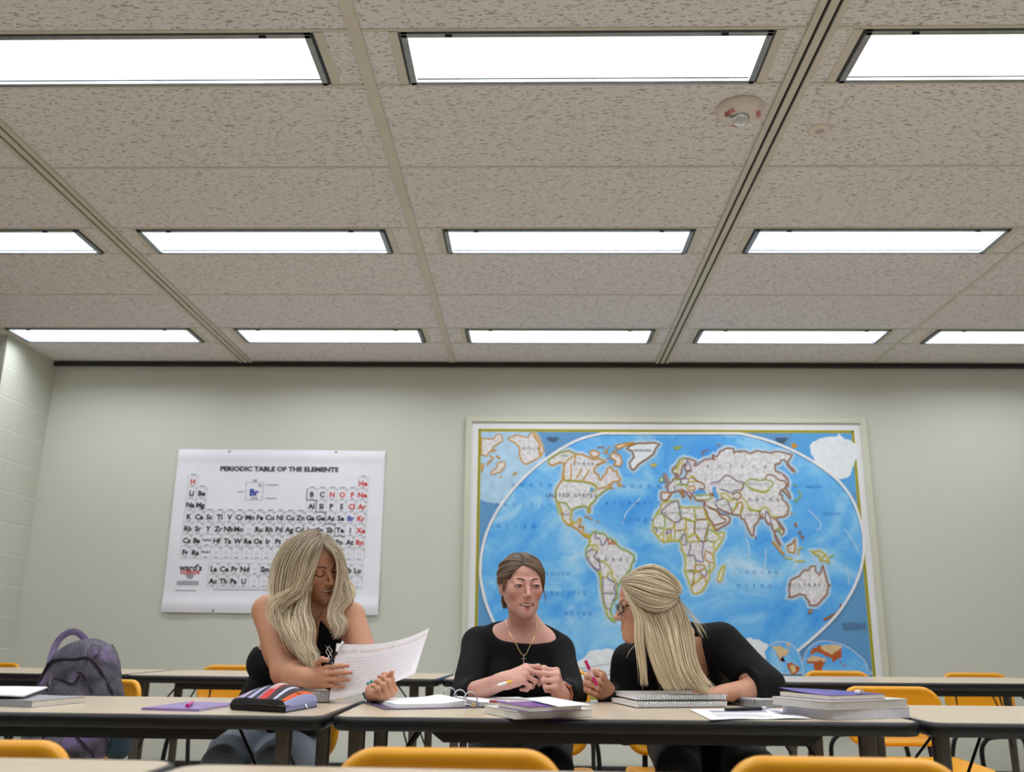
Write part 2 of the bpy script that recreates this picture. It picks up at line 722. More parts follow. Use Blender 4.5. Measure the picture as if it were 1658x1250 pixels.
# ------------------------------------------------------------------ world map on the far wall
M_WFRAME = mat('wall_coloured_frame', (205, 207, 190), .5, noise=(60, .03))
M_WHITE = mat('white_print', (232, 234, 240), .45, noise=(30, .02))
# ocean: two blues in soft patches with pale shelves
t = NT('map_ocean')
n1 = t.n('ShaderNodeTexNoise')
n1.inputs['Scale'].default_value = 2.3
n1.inputs['Detail'].default_value = 7
n1.inputs['Roughness'].default_value = .62
n1.inputs['Distortion'].default_value = .8
t.l(t.coords((1, 1, 1.3)), n1.inputs['Vector'])
t.l(t.ramp(n1.outputs[0], [(.30, (60, 152, 244)), (.40, (84, 172, 248)), (.50, (112, 190, 250)), (.60, (148, 210, 252)), (.70, (206, 232, 252))]), t.b.inputs['Base Color'])
t.b.inputs['Roughness'].default_value = .35
M_OCEAN = t.m
M_CORNER = mat('map_corner_blue', (98, 156, 208), .35, noise=(4, .04))
M_SHELF = mat('map_shelf', (178, 214, 243), .35, noise=(14, .12))
M_LAND = mat('map_land', (222, 222, 226), .4, noise=(46, .22))
M_ICE = mat('map_ice', (232, 240, 247), .4, noise=(20, .06))
MAPC = {'o': (205, 150, 45), 'g': (148, 178, 70), 'y': (200, 190, 50), 'p': (140, 124, 160), 'b': (158, 112, 92), 'd': (150, 104, 60), 'w': (240, 240, 242), 'k': (70, 76, 88), 'B': (40, 120, 205), 'Y': (205, 200, 52), 'K': (40, 42, 20), 'r': (186, 92, 40), 't': (224, 196, 150), 'O': (90, 168, 232)}
map_mats = [M_WHITE, M_OCEAN, M_CORNER, M_SHELF, M_LAND, M_ICE]
MI = {}
for k_, c_ in MAPC.items():
    MI[k_] = len(map_mats)
    map_mats.append(mat('map_ink', c_, .4, noise=(40, .06)))
DM = D - .028
ZF = {'A': (760, 680, 6.945), 'B': (900, 690, 7.356), 'C': (900, 830, 6.58), 'D': (1040, 690, 8.33), 'E': (1040, 800, 6.944), 'F': (1150, 700, 7.81), 'G': (1200, 820, 6.25), 'H': (1180, 980, 6.377), 'P': (0, 0, 1.0)}


def mp(fr, pts):                             # chart positions -> metres in the chart plane (x, z)
    ox, oy, s_ = ZF[fr]
    out = []
    for x, y in pts:
        p = Y(ox + x / s_, oy + y / s_, DM)
        out.append((p[0], p[2]))
    return out


def clean(P, tol=.002):
    out = [P[0]]
    for q in P[1:]:
        if math.dist(q, out[-1]) > tol:
            out.append(q)
    if len(out) > 2 and math.dist(out[0], out[-1]) < tol:
        out.pop()
    return out


def rough(P, closed=True, amp=.0022, step=.012, seed=1):
    """a coast line is never straight: subdivide and jitter"""
    rg = np.random.default_rng(seed)
    P = clean(P)
    out = []
    n = len(P)
    for i in range(n if closed else n - 1):
        a, b = np.array(P[i]), np.array(P[(i + 1) % n])
        m = max(1, int(np.linalg.norm(b - a) / step))
        for j in range(m):
            q = a + (b - a) * j / m
            if j:
                q = q + rg.normal(0, amp, 2)
            out.append(tuple(q))
    if not closed:
        out.append(P[-1])
    return out


chart = MB()
LAY = {'sheet': 0.0, 'shelf': .0008, 'land': .0016, 'water': .0024, 'line': .0014, 'text': .0018, 'top': .0022, 'top2': .0026}


CALLS = [0]


def poly(P, lay, mi):
    P = clean(P)
    CALLS[0] += 1
    y = DM - LAY[lay] - (CALLS[0] % 60) * 1.2e-5
    A = sum(P[i][0] * P[(i + 1) % len(P)][1] - P[(i + 1) % len(P)][0] * P[i][1] for i in range(len(P)))
    if A < 0:
        P = P[::-1]
    chart.add([(x, y, z) for x, z in P], [tuple(range(len(P)))], mi)


def line(P, w, lay, mi, closed=False):
    P = np.array(clean(P))
    n = len(P)
    if n < 2:
        return
    if closed:
        T = np.roll(P, -1, 0) - np.roll(P, 1, 0)
    else:
        T = np.gradient(P, axis=0)
    T /= np.linalg.norm(T, axis=1)[:, None] + 1e-9
    N = np.stack([-T[:, 1], T[:, 0]], 1) * w / 2
    CALLS[0] += 1
    y = DM - LAY[lay] - (CALLS[0] % 90) * 6e-6
    vs = []
    for i_, (a, b) in enumerate(zip(P + N, P - N)):
        vs += [(a[0], y - 1.5e-6 * i_, a[1]), (b[0], y - 1.5e-6 * i_, b[1])]
    fs = []
    for i in range(n if closed else n - 1):
        j = (i + 1) % n
        fs.append((2 * i, 2 * i + 1, 2 * j + 1, 2 * j))
    chart.add(vs, fs, mi)


c0 = Y(764, 684, DM)
c1 = Y(1392, 686, DM)
mx0, mx1, mz1 = c0[0], c1[0], (c0[2] + c1[2]) / 2
mz0 = mz1 - 1.93
e0 = Y(774.5, 695, DM)
e1_ = Y(1382.5, 696, DM)
ex0, ex1, ez1 = e0[0], e1_[0], (e0[2] + e1_[2]) / 2
ez0 = mz0 + (mz1 - ez1)


def rect(x0, x1, z0, z1, lay, mi):
    poly([(x0, z0), (x1, z0), (x1, z1), (x0, z1)], lay, mi)


rect(mx0, mx1, mz0, mz1, 'sheet', 0)
bw = .022
rect(ex0, ex1, ez0, ez1, 'shelf', MI['Y'])
rect(ex0 + bw, ex1 - bw, ez0 + bw, ez1 - bw, 'land', 2)
# ticks of the border
nv = 120
for i in range(nv):
    z = ez0 + (ez1 - ez0) * (i + .5) / nv
    for x in (ex0, ex1 - bw):
        poly([(x + .003, z - .004), (x + bw - .003, z), (x + bw - .003, z + .005), (x + .003, z + .001)], 'water', MI['K'])
nh = 190
for i in range(nh):
    x = ex0 + (ex1 - ex0) * (i + .5) / nh
    for z in (ez0, ez1 - bw):
        poly([(x - .004, z + .003), (x + .001, z + .003), (x + .005, z + bw - .003), (x, z + bw - .003)], 'water', MI['K'])
# the big oval
oval_px = [(975, 702), (940, 711), (905, 729), (870, 754), (840, 782), (815, 812), (797, 842), (785, 872), (779, 902), (778, 932), (783, 962), (792, 990), (806, 1018), (826, 1046), (850, 1070), (872, 1088), (1245, 1086)]
ovr_px = [(1245, 1086), (1288, 1056), (1330, 1020), (1358, 990), (1380, 955), (1394, 918), (1398, 880), (1393, 845), (1380, 810), (1360, 782), (1330, 757), (1290, 733), (1245, 714), (1198, 702)]
OV = mp('P', oval_px + ovr_px[1:])
OVs = [tuple(q) for q in smooth_path(OV, 140)]
LAY['oval'] = .0040
poly(OVs, 'oval', 1)
CALLS[0] = 0
LAY.update({'shelf': .0048, 'land': .0060, 'water': .0068, 'line': .0076, 'text': .0086, 'top': .0090, 'top2': .0094})
# deep basins and ridges of the sea floor
M_DEEP = len(map_mats)
map_mats.append(mat('map_deep', (82, 162, 238), .35, noise=(5, .10)))
for fr, pts in (('B', [(1010, 860), (900, 960), (830, 1050), (800, 1160)]), ('G', [(30, 260), (75, 400), (70, 520)]), ('G', [(250, 420), (235, 700)]), ('A', [(320, 900), (420, 1010), (480, 1090)]),
                ('G', [(680, 40), (790, 150), (800, 220), (760, 240)]), ('G', [(1040, 230), (1120, 330), (1190, 470)]), ('G', [(1070, 590), (1090, 780)]), ('E', [(960, 680), (1040, 740), (1040, 860), (980, 930)])):
    line(rough([tuple(q) for q in smooth_path(mp(fr, pts), 14)], False, .004), .008, 'shelf', 3)


def seg(*parts):
    out = []
    for fr, pts in parts:
        out += mp(fr, pts)
    return out


lands = {
    'na': (seg(('B', [(-87, 445), (-82, 403), (-13, 355), (51, 318), (146, 292), (245, 335), (320, 340), (390, 370), (440, 400), (520, 390), (560, 410), (600, 430), (540, 440), (490, 465), (455, 510), (455, 550), (510, 585), (515, 640), (545, 645), (560, 600), (600, 560), (620, 500), (645, 485), (675, 505), (680, 540), (725, 530), (735, 590), (770, 635), (740, 655), (690, 660), (640, 690), (660, 700), (650, 720), (620, 740), (580, 770), (540, 800), (490, 840), (460, 890), (410, 940), (400, 1030), (385, 1035), (375, 970), (330, 950), (250, 965), (200, 990), (180, 1040), (175, 1110)]),
               ('C', [(170, 115), (225, 105), (250, 60), (270, 75), (240, 140), (295, 150), (290, 200), (310, 235), (345, 235), (362, 252), (350, 265), (315, 260), (280, 225), (225, 175), (180, 140), (130, 130), (75, 70), (65, 0)]),
               ('B', [(40, 940), (20, 905), (0, 870), (-5, 780), (20, 720), (75, 650), (90, 560), (100, 450), (60, 430), (20, 440), (-40, 470)])), 'o', 1),
    'sa': (seg(('C', [(365, 258), (385, 220), (420, 200), (440, 215), (520, 230), (545, 265), (600, 290), (635, 310), (655, 350), (700, 385), (770, 415), (830, 450), (830, 500), (800, 560), (790, 610), (750, 660), (690, 720), (660, 780), (650, 840), (655, 900), (630, 930), (600, 960), (590, 1010), (580, 1050), (600, 1110), (620, 1150), (640, 1165), (600, 1155), (560, 1110), (530, 1040), (505, 960), (490, 860), (480, 760), (470, 680), (455, 625), (400, 580), (350, 510), (320, 440), (325, 380), (355, 340)])), 'g', 2),
    'gr': (seg(('B', [(840, 270), (880, 235), (960, 210), (1080, 205), (1170, 200), (1235, 220), (1190, 260), (1160, 330), (1100, 380), (1050, 410), (990, 450), (940, 510), (920, 525), (885, 490), (880, 430), (930, 370), (910, 300)])), 'd', 3),
    'eu': (seg(('D', [(250, 890), (310, 895), (390, 912), (350, 890), (345, 850), (310, 810), (350, 790), (400, 750), (420, 710), (450, 710), (445, 660), (460, 665), (470, 705), (540, 710), (580, 690), (600, 640), (600, 620), (660, 610), (655, 600), (580, 600), (570, 560), (600, 500), (560, 520), (530, 580), (520, 640), (490, 680), (470, 640), (420, 640), (402, 600), (410, 570), (460, 530), (500, 460), (560, 430), (620, 440), (720, 480), (730, 495), (690, 520), (700, 545), (740, 530), (780, 490), (830, 455), (930, 440), (980, 460), (940, 400), (950, 385), (1000, 420), (1040, 350), (1130, 300), (1230, 310), (1225, 370), (1260, 345), (1330, 350)]),
               ('F', [(350, 250), (430, 240), (510, 270), (580, 240), (700, 250), (770, 265), (840, 245), (940, 260), (1035, 280), (1005, 330), (970, 380), (1000, 430), (1050, 470), (1075, 510), (1030, 480), (975, 420), (960, 380), (930, 345), (885, 360), (880, 395), (815, 410), (820, 495), (900, 520), (950, 570), (980, 620), (980, 690), (960, 680), (945, 710), (960, 730), (1000, 790), (1015, 835), (990, 830), (940, 760), (890, 730), (865, 780), (910, 800), (905, 850), (960, 890), (990, 950), (975, 1030), (920, 1070), (870, 1070)]),
               ('G', [(345, 130), (370, 155), (395, 175), (430, 230), (430, 265), (405, 290), (390, 260), (345, 240), (340, 280), (365, 330), (400, 390), (405, 405), (380, 385), (345, 320), (325, 240), (300, 170), (280, 190), (250, 140), (235, 110), (200, 120), (175, 120), (165, 160), (125, 200), (125, 280), (110, 305), (85, 260), (50, 180), (30, 125), (0, 130)]),
               ('F', [(380, 1050), (300, 1040), (265, 1030), (170, 1000), (100, 960), (85, 990), (150, 1050), (200, 1045), (250, 1090), (240, 1140), (180, 1180), (80, 1240)]),
               ('E', [(830, 410), (810, 370), (750, 280), (715, 190), (695, 160), (690, 100)]),
               ('D', [(835, 1010), (720, 1000), (695, 950), (655, 925), (655, 990), (610, 930), (570, 880), (515, 850), (560, 930), (570, 950), (540, 960), (490, 870), (440, 885), (390, 912), (350, 960), (330, 1000), (280, 1000), (250, 980)])), 'b', 4),
    'af': (seg(('E', [(235, 95), (290, 85), (400, 70), (410, 130), (430, 140), (510, 160), (545, 140), (590, 150), (690, 155), (720, 260), (745, 310), (800, 390), (825, 440), (915, 430), (915, 470), (870, 560), (810, 640), (795, 690), (800, 770), (810, 820), (750, 880), (745, 950), (720, 1000), (690, 1060), (640, 1105), (570, 1115), (550, 1050), (510, 950), (475, 870), (490, 790), (480, 690), (440, 630), (435, 540), (385, 520), (340, 520), (290, 525), (230, 540), (180, 490), (125, 420), (120, 370), (125, 290), (160, 215), (205, 170), (215, 120)])), 'y', 5),
    'au': (seg(('G', [(470, 925), (490, 900), (485, 830), (500, 745), (580, 710), (640, 640), (680, 650), (700, 605), (750, 605), (745, 650), (785, 695), (805, 660), (820, 590), (840, 660), (865, 750), (880, 810), (860, 890), (800, 960), (760, 1000), (690, 1000), (680, 950), (655, 930), (650, 900), (590, 885), (530, 910)])), 'b', 6),
    'mad': (seg(('E', [(920, 795), (915, 860), (880, 980), (855, 985), (845, 950), (865, 870)])), 'y', 7),
    'nf': (seg(('B', [(730, 690), (770, 680), (780, 715), (735, 710)])), 'o', 8),
    'ic': (seg(('B', [(1130, 455), (1200, 455), (1180, 480), (1140, 480)])), 'y', 9),
    'uk': (seg(('D', [(285, 640), (320, 660), (330, 700), (355, 740), (330, 765), (295, 770), (320, 740), (300, 700)])), 'b', 10),
    'ir': (seg(('D', [(235, 700), (275, 700), (270, 745), (235, 750)])), 'g', 11),
    'bo': (seg(('G', [(465, 400), (510, 380), (545, 330), (545, 400), (535, 470), (475, 460)])), 'o', 12),
    'ng': (seg(('G', [(700, 440), (740, 460), (790, 450), (850, 490), (890, 570), (860, 550), (800, 550), (790, 500), (740, 480)])), 'y', 13),
    'a1': (seg(('B', [(395, 310), (455, 285), (520, 320), (500, 360), (440, 375)])), 'o', 14),
    'a2': (seg(('B', [(640, 340), (700, 320), (760, 350), (790, 430), (760, 480), (690, 465), (720, 420), (660, 380)])), 'o', 15),
    'a3': (seg(('B', [(700, 240), (800, 210), (935, 195), (860, 225), (740, 270)])), 'o', 16),
    'sv': (seg(('D', [(415, 290), (530, 275), (465, 320)])), 'g', 17),
    'ta': (seg(('G', [(685, 1050), (720, 1045), (700, 1080), (680, 1080)])), 'd', 18),
}
for k_, (P, c_, sd) in lands.items():
    R_ = rough(P, True, .0018 if k_ in ('na', 'eu', 'sa', 'af') else .001, .014, sd)
    if k_ in ('na', 'sa', 'eu', 'af', 'au', 'gr', 'ng', 'bo', 'nf', 'mad'):
        line(R_, .05, 'shelf', 3, True)
    poly(R_, 'land', 5 if k_ == 'gr' else 4)
    line(R_, .0115, 'line', MI[c_], True)
for fr, pts in (('D', [(700, 880), (760, 850), (820, 855), (870, 905), (760, 920), (705, 930)]), ('D', [(940, 820), (1000, 820), (985, 860), (1030, 960), (1000, 1000), (970, 960), (945, 880)]),
                ('B', [(395, 780), (420, 720), (450, 740), (440, 770)]), ('E', [(835, 165), (880, 215), (935, 215), (925, 240), (890, 225), (850, 185)])):
    poly(mp(fr, pts), 'water', MI['O'])
inner = [  # (colour, frame, points)
    ('o', 'B', [(90, 640), (350, 660), (450, 690), (500, 740), (560, 735), (600, 720), (650, 690)]), ('g', 'B', [(100, 650), (350, 672), (450, 705), (480, 750), (420, 790)]), ('o', 'B', [(245, 335), (110, 440), (95, 640)]),
    ('g', 'B', [(20, 720), (0, 780), (5, 870), (20, 905), (120, 920), (145, 960), (185, 1000), (250, 965), (330, 950), (375, 970), (390, 1030), (400, 940), (460, 890), (490, 840), (540, 800), (620, 740)]),
    ('g', 'B', [(-87, 445), (-82, 403), (-13, 355), (51, 318), (146, 292), (245, 335)]), ('y', 'B', [(10, 910), (22, 990), (35, 1055)]), ('o', 'B', [(180, 450), (180, 640)]), ('o', 'B', [(235, 350), (215, 470)]), ('o', 'B', [(310, 510), (240, 620)]), ('o', 'B', [(400, 520), (320, 650)]),
    ('y', 'B', [(40, 940), (90, 1120), (170, 1165), (235, 1150), (285, 1110)]), ('y', 'B', [(185, 1000), (175, 1110), (230, 1160)]), ('o', 'B', [(340, 1080), (390, 1085), (440, 1120)]), ('o', 'B', [(475, 1140), (515, 1140)]), ('p', 'C', [(235, 155), (290, 165)]), ('y', 'C', [(290, 200), (320, 245), (362, 255)]),
    ('y', 'C', [(365, 258), (360, 340), (440, 350), (440, 420), (385, 370)]), ('p', 'C', [(420, 215), (430, 270), (470, 280), (490, 350), (520, 330), (545, 265)]), ('p', 'C', [(320, 440), (375, 395), (440, 420), (405, 470), (460, 530), (465, 610), (400, 580)]), ('p', 'C', [(325, 470), (400, 585), (455, 625)]),
    ('g', 'C', [(440, 420), (410, 470), (470, 520), (500, 515)]), ('y', 'C', [(470, 530), (500, 515), (560, 570), (600, 630), (600, 690), (640, 720), (620, 760)]), ('y', 'C', [(470, 680), (545, 680), (560, 640), (600, 650)]), ('y', 'C', [(475, 620), (480, 760), (495, 900), (520, 1000), (560, 1110)]), ('p', 'C', [(500, 690), (500, 850), (530, 1000), (590, 1040)]), ('p', 'C', [(545, 690), (600, 730), (650, 750), (620, 800), (640, 870), (600, 950)]), ('r', 'C', [(550, 275), (570, 340), (600, 300), (610, 340), (635, 320)]),
    ('p', 'E', [(205, 205), (290, 120), (390, 80), (410, 150), (430, 260), (370, 320), (215, 205)]), ('g', 'E', [(160, 225), (235, 235), (245, 375), (140, 375)]), ('y', 'E', [(235, 235), (355, 330), (350, 375), (250, 400), (230, 440)]), ('g', 'E', [(425, 140), (425, 250), (590, 305), (580, 160)]), ('y', 'E', [(585, 160), (600, 285), (720, 285)]), ('o', 'E', [(370, 325), (480, 270), (490, 330), (470, 400), (365, 405), (355, 340)]), ('y', 'E', [(490, 270), (580, 320), (580, 440), (510, 490), (495, 400), (490, 280)]),
    ('d', 'E', [(600, 290), (735, 290), (740, 360), (700, 500), (720, 530), (640, 520), (590, 440), (585, 380), (600, 290)]), ('g', 'E', [(365, 410), (475, 415), (400, 530)]), ('g', 'E', [(365, 410), (365, 510)]), ('g', 'E', [(750, 390), (820, 440), (870, 490), (790, 540), (725, 500), (740, 400)]), ('p', 'E', [(540, 540), (680, 540), (670, 650), (680, 760), (600, 740), (580, 690), (520, 690), (540, 600), (540, 540)]), ('g', 'E', [(490, 690), (580, 700), (590, 860), (480, 860)]), ('d', 'E', [(480, 865), (575, 870), (560, 1030), (545, 1030)]), ('y', 'E', [(580, 880), (640, 880), (660, 930), (600, 990), (580, 980), (580, 880)]),
    ('o', 'E', [(570, 1020), (620, 980), (700, 930), (710, 990)]), ('o', 'E', [(590, 790), (690, 800), (680, 850), (600, 860), (590, 790)]), ('p', 'E', [(650, 850), (720, 850), (710, 920), (660, 900), (650, 850)]), ('o', 'E', [(700, 630), (780, 680), (800, 770), (710, 740), (700, 630)]), ('y', 'E', [(825, 450), (870, 490), (800, 560), (815, 640)]), ('y', 'E', [(500, 490), (590, 450), (640, 520), (520, 535), (500, 490)]), ('p', 'E', [(430, 540), (470, 440), (495, 560), (440, 570)]), ('g', 'E', [(750, 780), (750, 880), (700, 840)]), ('p', 'E', [(125, 370), (160, 400), (150, 440)]), ('y', 'E', [(180, 480), (230, 450), (235, 530)]), ('y', 'E', [(270, 440), (290, 520), (320, 450), (330, 520)]), ('p', 'E', [(260, 440), (300, 400), (330, 420), (270, 450)]),
    ('d', 'E', [(740, 160), (830, 190), (890, 270), (930, 280), (920, 320), (810, 350)]), ('p', 'F', [(10, 640), (110, 620), (190, 550), (270, 570), (340, 620), (420, 640), (400, 720), (300, 740), (260, 770), (200, 740), (120, 720)]), ('g', 'F', [(430, 640), (520, 590), (620, 610), (690, 600), (790, 640), (740, 720), (670, 750), (580, 730), (500, 700), (430, 640)]), ('y', 'F', [(440, 648), (505, 712), (585, 742), (675, 762), (750, 730)]),
    ('y', 'F', [(420, 640), (400, 700), (380, 790), (450, 880), (500, 960), (600, 990), (680, 950), (730, 970), (760, 1060), (860, 1070), (920, 1070), (975, 1030), (990, 950), (960, 890), (905, 850), (910, 800), (865, 780)]), ('d', 'F', [(690, 600), (720, 540), (800, 550), (870, 610), (940, 620), (950, 690), (890, 740)]), ('d', 'F', [(450, 880), (500, 965), (600, 1000), (640, 1000)]), ('g', 'F', [(400, 880), (410, 960), (380, 1040), (400, 1100)]), ('g', 'F', [(470, 950), (510, 990), (610, 1005), (620, 1090)]), ('g', 'G', [(30, 125), (50, 180), (85, 260), (110, 305), (125, 280), (125, 200), (165, 160)]),
    ('p', 'F', [(50, 880), (150, 840), (210, 860), (270, 1030), (170, 1000), (100, 960), (50, 880)]), ('y', 'F', [(120, 800), (180, 770), (260, 840), (240, 870), (170, 830), (120, 800)]), ('g', 'F', [(230, 870), (330, 850), (310, 960), (260, 980)]), ('o', 'F', [(270, 1020), (320, 960), (370, 880), (400, 920), (370, 1030)]), ('d', 'F', [(270, 800), (330, 760), (390, 800), (340, 850), (280, 820)]), ('p', 'F', [(700, 990), (760, 1090), (740, 1170), (690, 1100), (700, 990)]), ('d', 'F', [(780, 1080), (840, 1120), (880, 1200), (920, 1240)]), ('d', 'F', [(610, 1000), (640, 1080), (660, 1020)]),
    ('p', 'D', [(350, 790), (340, 880), (430, 880), (430, 800)]), ('o', 'D', [(250, 890), (380, 915), (340, 990), (280, 1000)]), ('g', 'D', [(430, 720), (510, 730), (490, 790), (440, 790)]), ('p', 'D', [(520, 720), (610, 710), (610, 780), (530, 780), (520, 720)]), ('y', 'D', [(620, 720), (680, 670), (710, 740), (630, 750), (620, 720)]), ('d', 'D', [(720, 740), (820, 780), (830, 850), (760, 840)]), ('g', 'D', [(500, 800), (600, 790), (580, 830)]), ('p', 'D', [(560, 870), (680, 910), (690, 870)]), ('o', 'D', [(610, 820), (690, 810), (700, 860), (620, 860), (610, 820)]), ('g', 'D', [(720, 940), (900, 930), (900, 990), (720, 990), (720, 940)]), ('o', 'D', [(620, 930), (650, 990)]), ('o', 'D', [(490, 860), (560, 945)]), ('g', 'D', [(405, 600), (460, 560), (500, 460), (600, 430)]), ('y', 'D', [(470, 640), (480, 560), (530, 490), (560, 470)]), ('p', 'D', [(570, 590), (580, 550), (600, 490), (600, 450)]), ('p', 'D', [(600, 450), (655, 560), (640, 600)]), ('d', 'D', [(840, 1020), (870, 1080), (1000, 1130)]), ('d', 'D', [(900, 900), (960, 950), (940, 900)]),
    ('b', 'D', [(800, 400), (820, 345), (885, 320)]), ('b', 'D', [(1000, 245), (1060, 265)]), ('b', 'D', [(660, 690), (740, 740), (800, 770)]), ('g', 'F', [(1050, 660), (1090, 685)]), ('g', 'F', [(1110, 730), (1140, 810), (1070, 870)]), ('g', 'F', [(1060, 850), (1090, 890)]), ('o', 'F', [(1025, 1010), (1025, 1050)]), ('b', 'F', [(925, 535), (980, 600), (965, 680)]),
    ('o', 'G', [(315, 355), (370, 420), (430, 490)]), ('y', 'G', [(430, 515), (520, 535)]), ('y', 'G', [(540, 550), (640, 555)]), ('y', 'G', [(580, 490), (575, 440), (620, 410)]), ('d', 'G', [(540, 165), (560, 210)]), ('d', 'G', [(600, 300), (630, 325)]), ('d', 'G', [(575, 260), (605, 270)]), ('b', 'G', [(140, 300), (152, 330)]), ('g', 'G', [(890, 520), (935, 490)]), ('d', 'G', [(1005, 990), (1000, 1040), (960, 1080)]), ('d', 'G', [(950, 1085), (890, 1120), (830, 1150)]), ('g', 'G', [(845, 490), (800, 550)]), ('b', 'G', [(465, 400), (510, 380), (545, 330)]), ('g', 'G', [(345, 240), (380, 220), (400, 290)]),
    ('b', 'B', [(490, 260), (560, 250), (570, 275)]), ('o', 'B', [(560, 320), (610, 300), (600, 340)]), ('o', 'B', [(670, 290), (740, 295)]), ('o', 'B', [(590, 290), (650, 240)]), ('o', 'B', [(600, 400), (640, 380)]), ('o', 'B', [(620, 740), (690, 740)]),
]
wide = {'D': .006}
for i, (c_, fr, pts) in enumerate(inner):
    w_ = .009
    if (c_, fr) in (('d', 'G'), ('o', 'G')) and len(pts) < 4:
        w_ = .016
    line(rough([tuple(q) for q in smooth_path(mp(fr, pts), max(4, 4 * len(pts)))], False, .0012, .02, 100 + i), w_, 'line', MI[c_])
# Antarctic coast along the bottom of the oval
ant = mp('P', [(905, 1087), (940, 1068), (958, 1053), (985, 1050), (1005, 1056), (1040, 1064), (1085, 1060), (1130, 1050), (1180, 1040), (1215, 1032), (1242, 1042), (1252, 1060), (1246, 1084)])
poly(rough(ant, True, .004, .02, 55), 'land', 5)
# white rim of the oval
line(OVs, .017, 'text', MI['w'], True)
rect(Y(975, 700, DM)[0], Y(1198, 700, DM)[0], Y(1090, 703.5, DM)[2], ez1 - bw, 'text', MI['w'])
# corner inset, top left: the Arctic seen from above
cl = ex0 + bw
cen, edge = mp('A', [(330, 420), (845, 345)])
rad = math.dist(cen, edge)
arc = []
for k_ in range(60):
    a_ = 2 * math.pi * k_ / 60
    p_ = (cen[0] + rad * math.cos(a_), cen[1] + rad * math.sin(a_))
    arc.append((max(p_[0], cl), min(p_[1], ez1 - bw)))
LAY['corner'] = .0024
LAY['cland'] = .0032
LAY['cline'] = .0039
poly(arc, 'corner', 3)
for pts in ([(135, 205), (270, 215), (310, 160), (360, 170), (370, 240), (300, 280), (215, 370), (200, 410), (135, 390)], [(430, 210), (520, 170), (660, 200), (690, 150), (730, 145), (800, 230), (840, 350), (800, 410), (640, 500), (600, 480), (560, 380), (570, 320), (500, 250)], [(320, 480), (400, 470), (390, 540), (340, 590), (235, 615), (260, 570), (310, 540)], [(135, 490), (165, 500), (140, 590)]):
    R_ = rough(mp('A', pts), True, .003, .02, 31)
    poly(R_, 'cland', 4)
    line(R_, .010, 'cline', MI['o'], True)
for pts in ([(240, 350), (300, 340)], [(230, 400), (270, 430), (200, 510)], [(720, 160), (780, 250), (795, 400)], [(340, 640), (365, 645)], [(490, 620), (530, 590)], [(300, 400), (350, 440)]):
    line(rough(mp('A', pts), False, .003, .02, 9), .014, 'cline', MI['o'])
# corner inset, top right: the Antarctic
cen, edge = mp('P', [(1342, 741), (1278, 745)])
rad = math.dist(cen, edge) * 1.02
arc = []
for k_ in range(60):
    a_ = 2 * math.pi * k_ / 60
    p_ = (cen[0] + rad * 1.0 * math.cos(a_), cen[1] + rad * 1.06 * math.sin(a_))
    arc.append((min(p_[0], ex1 - bw), min(p_[1], ez1 - bw)))
poly(arc, 'corner', MI['O'])
poly(rough([(cen[0] + .04 + rad * .55 * math.cos(q) * (1 + .18 * math.sin(3 * q)), cen[1] + rad * .62 * math.sin(q) * (1 + .14 * math.cos(2 * q))) for q in np.linspace(0, 6.283, 24)[:-1]], True, .008, .02, 3), 'cland', 5)
poly(rough(mp('P', [(1280, 721), (1282, 717), (1289, 719), (1291, 724), (1284, 727)]), True, .001), 'cland', MI['o'])
# thematic insets at the bottom right
LAY['in0'], LAY['in1'], LAY['in2'] = .0096, .0104, .0112
for pts in ([(370, 470), (420, 410), (520, 375), (600, 385), (660, 420), (720, 500), (745, 590), (745, 700), (400, 700)], [(750, 600), (800, 470), (860, 405), (940, 370), (1050, 375), (1200, 420), (1330, 510), (1410, 590), (1430, 660), (1430, 720), (750, 720)]):
    S_ = [tuple(q) for q in smooth_path(mp('H', pts), 40)]
    poly(S_, 'in0', 1)
    line(S_, .004, 'in1', MI['w'])
for c_, pts in (('t', [(430, 430), (520, 410), (570, 450), (620, 460), (590, 520), (545, 530), (530, 560), (490, 500), (480, 460)]), ('r', [(480, 470), (530, 480), (600, 480), (580, 525), (545, 535), (540, 580), (580, 585), (520, 570), (490, 510)]), ('r', [(600, 600), (640, 590), (730, 640), (720, 680), (680, 712), (640, 710), (600, 640)]), ('t', [(625, 615), (680, 620), (690, 680), (655, 705), (635, 660)]), ('t', [(580, 385), (635, 400), (615, 440)]),
                ('r', [(830, 500), (860, 440), (920, 410), (1000, 420), (1080, 410), (1160, 450), (1160, 540), (1120, 550), (1075, 590), (1050, 540), (1000, 530), (960, 500), (900, 480), (850, 510)]), ('t', [(960, 410), (1060, 400), (1170, 425), (1120, 470), (1060, 510), (990, 480), (940, 440)]), ('r', [(795, 580), (830, 530), (940, 530), (990, 590), (960, 640), (960, 680), (890, 680), (870, 600), (810, 600)]), ('t', [(800, 560), (850, 515), (930, 530), (960, 560), (890, 580), (820, 580)]), ('t', [(950, 540), (1010, 555), (960, 590)]), ('r', [(1180, 620), (1210, 610), (1200, 635)]), ('r', [(1130, 560), (1150, 575), (1170, 630)])):
    poly(rough(mp('H', pts), True, .003, .02, 77), 'in1' if c_ == 'r' else 'in2', MI[c_])
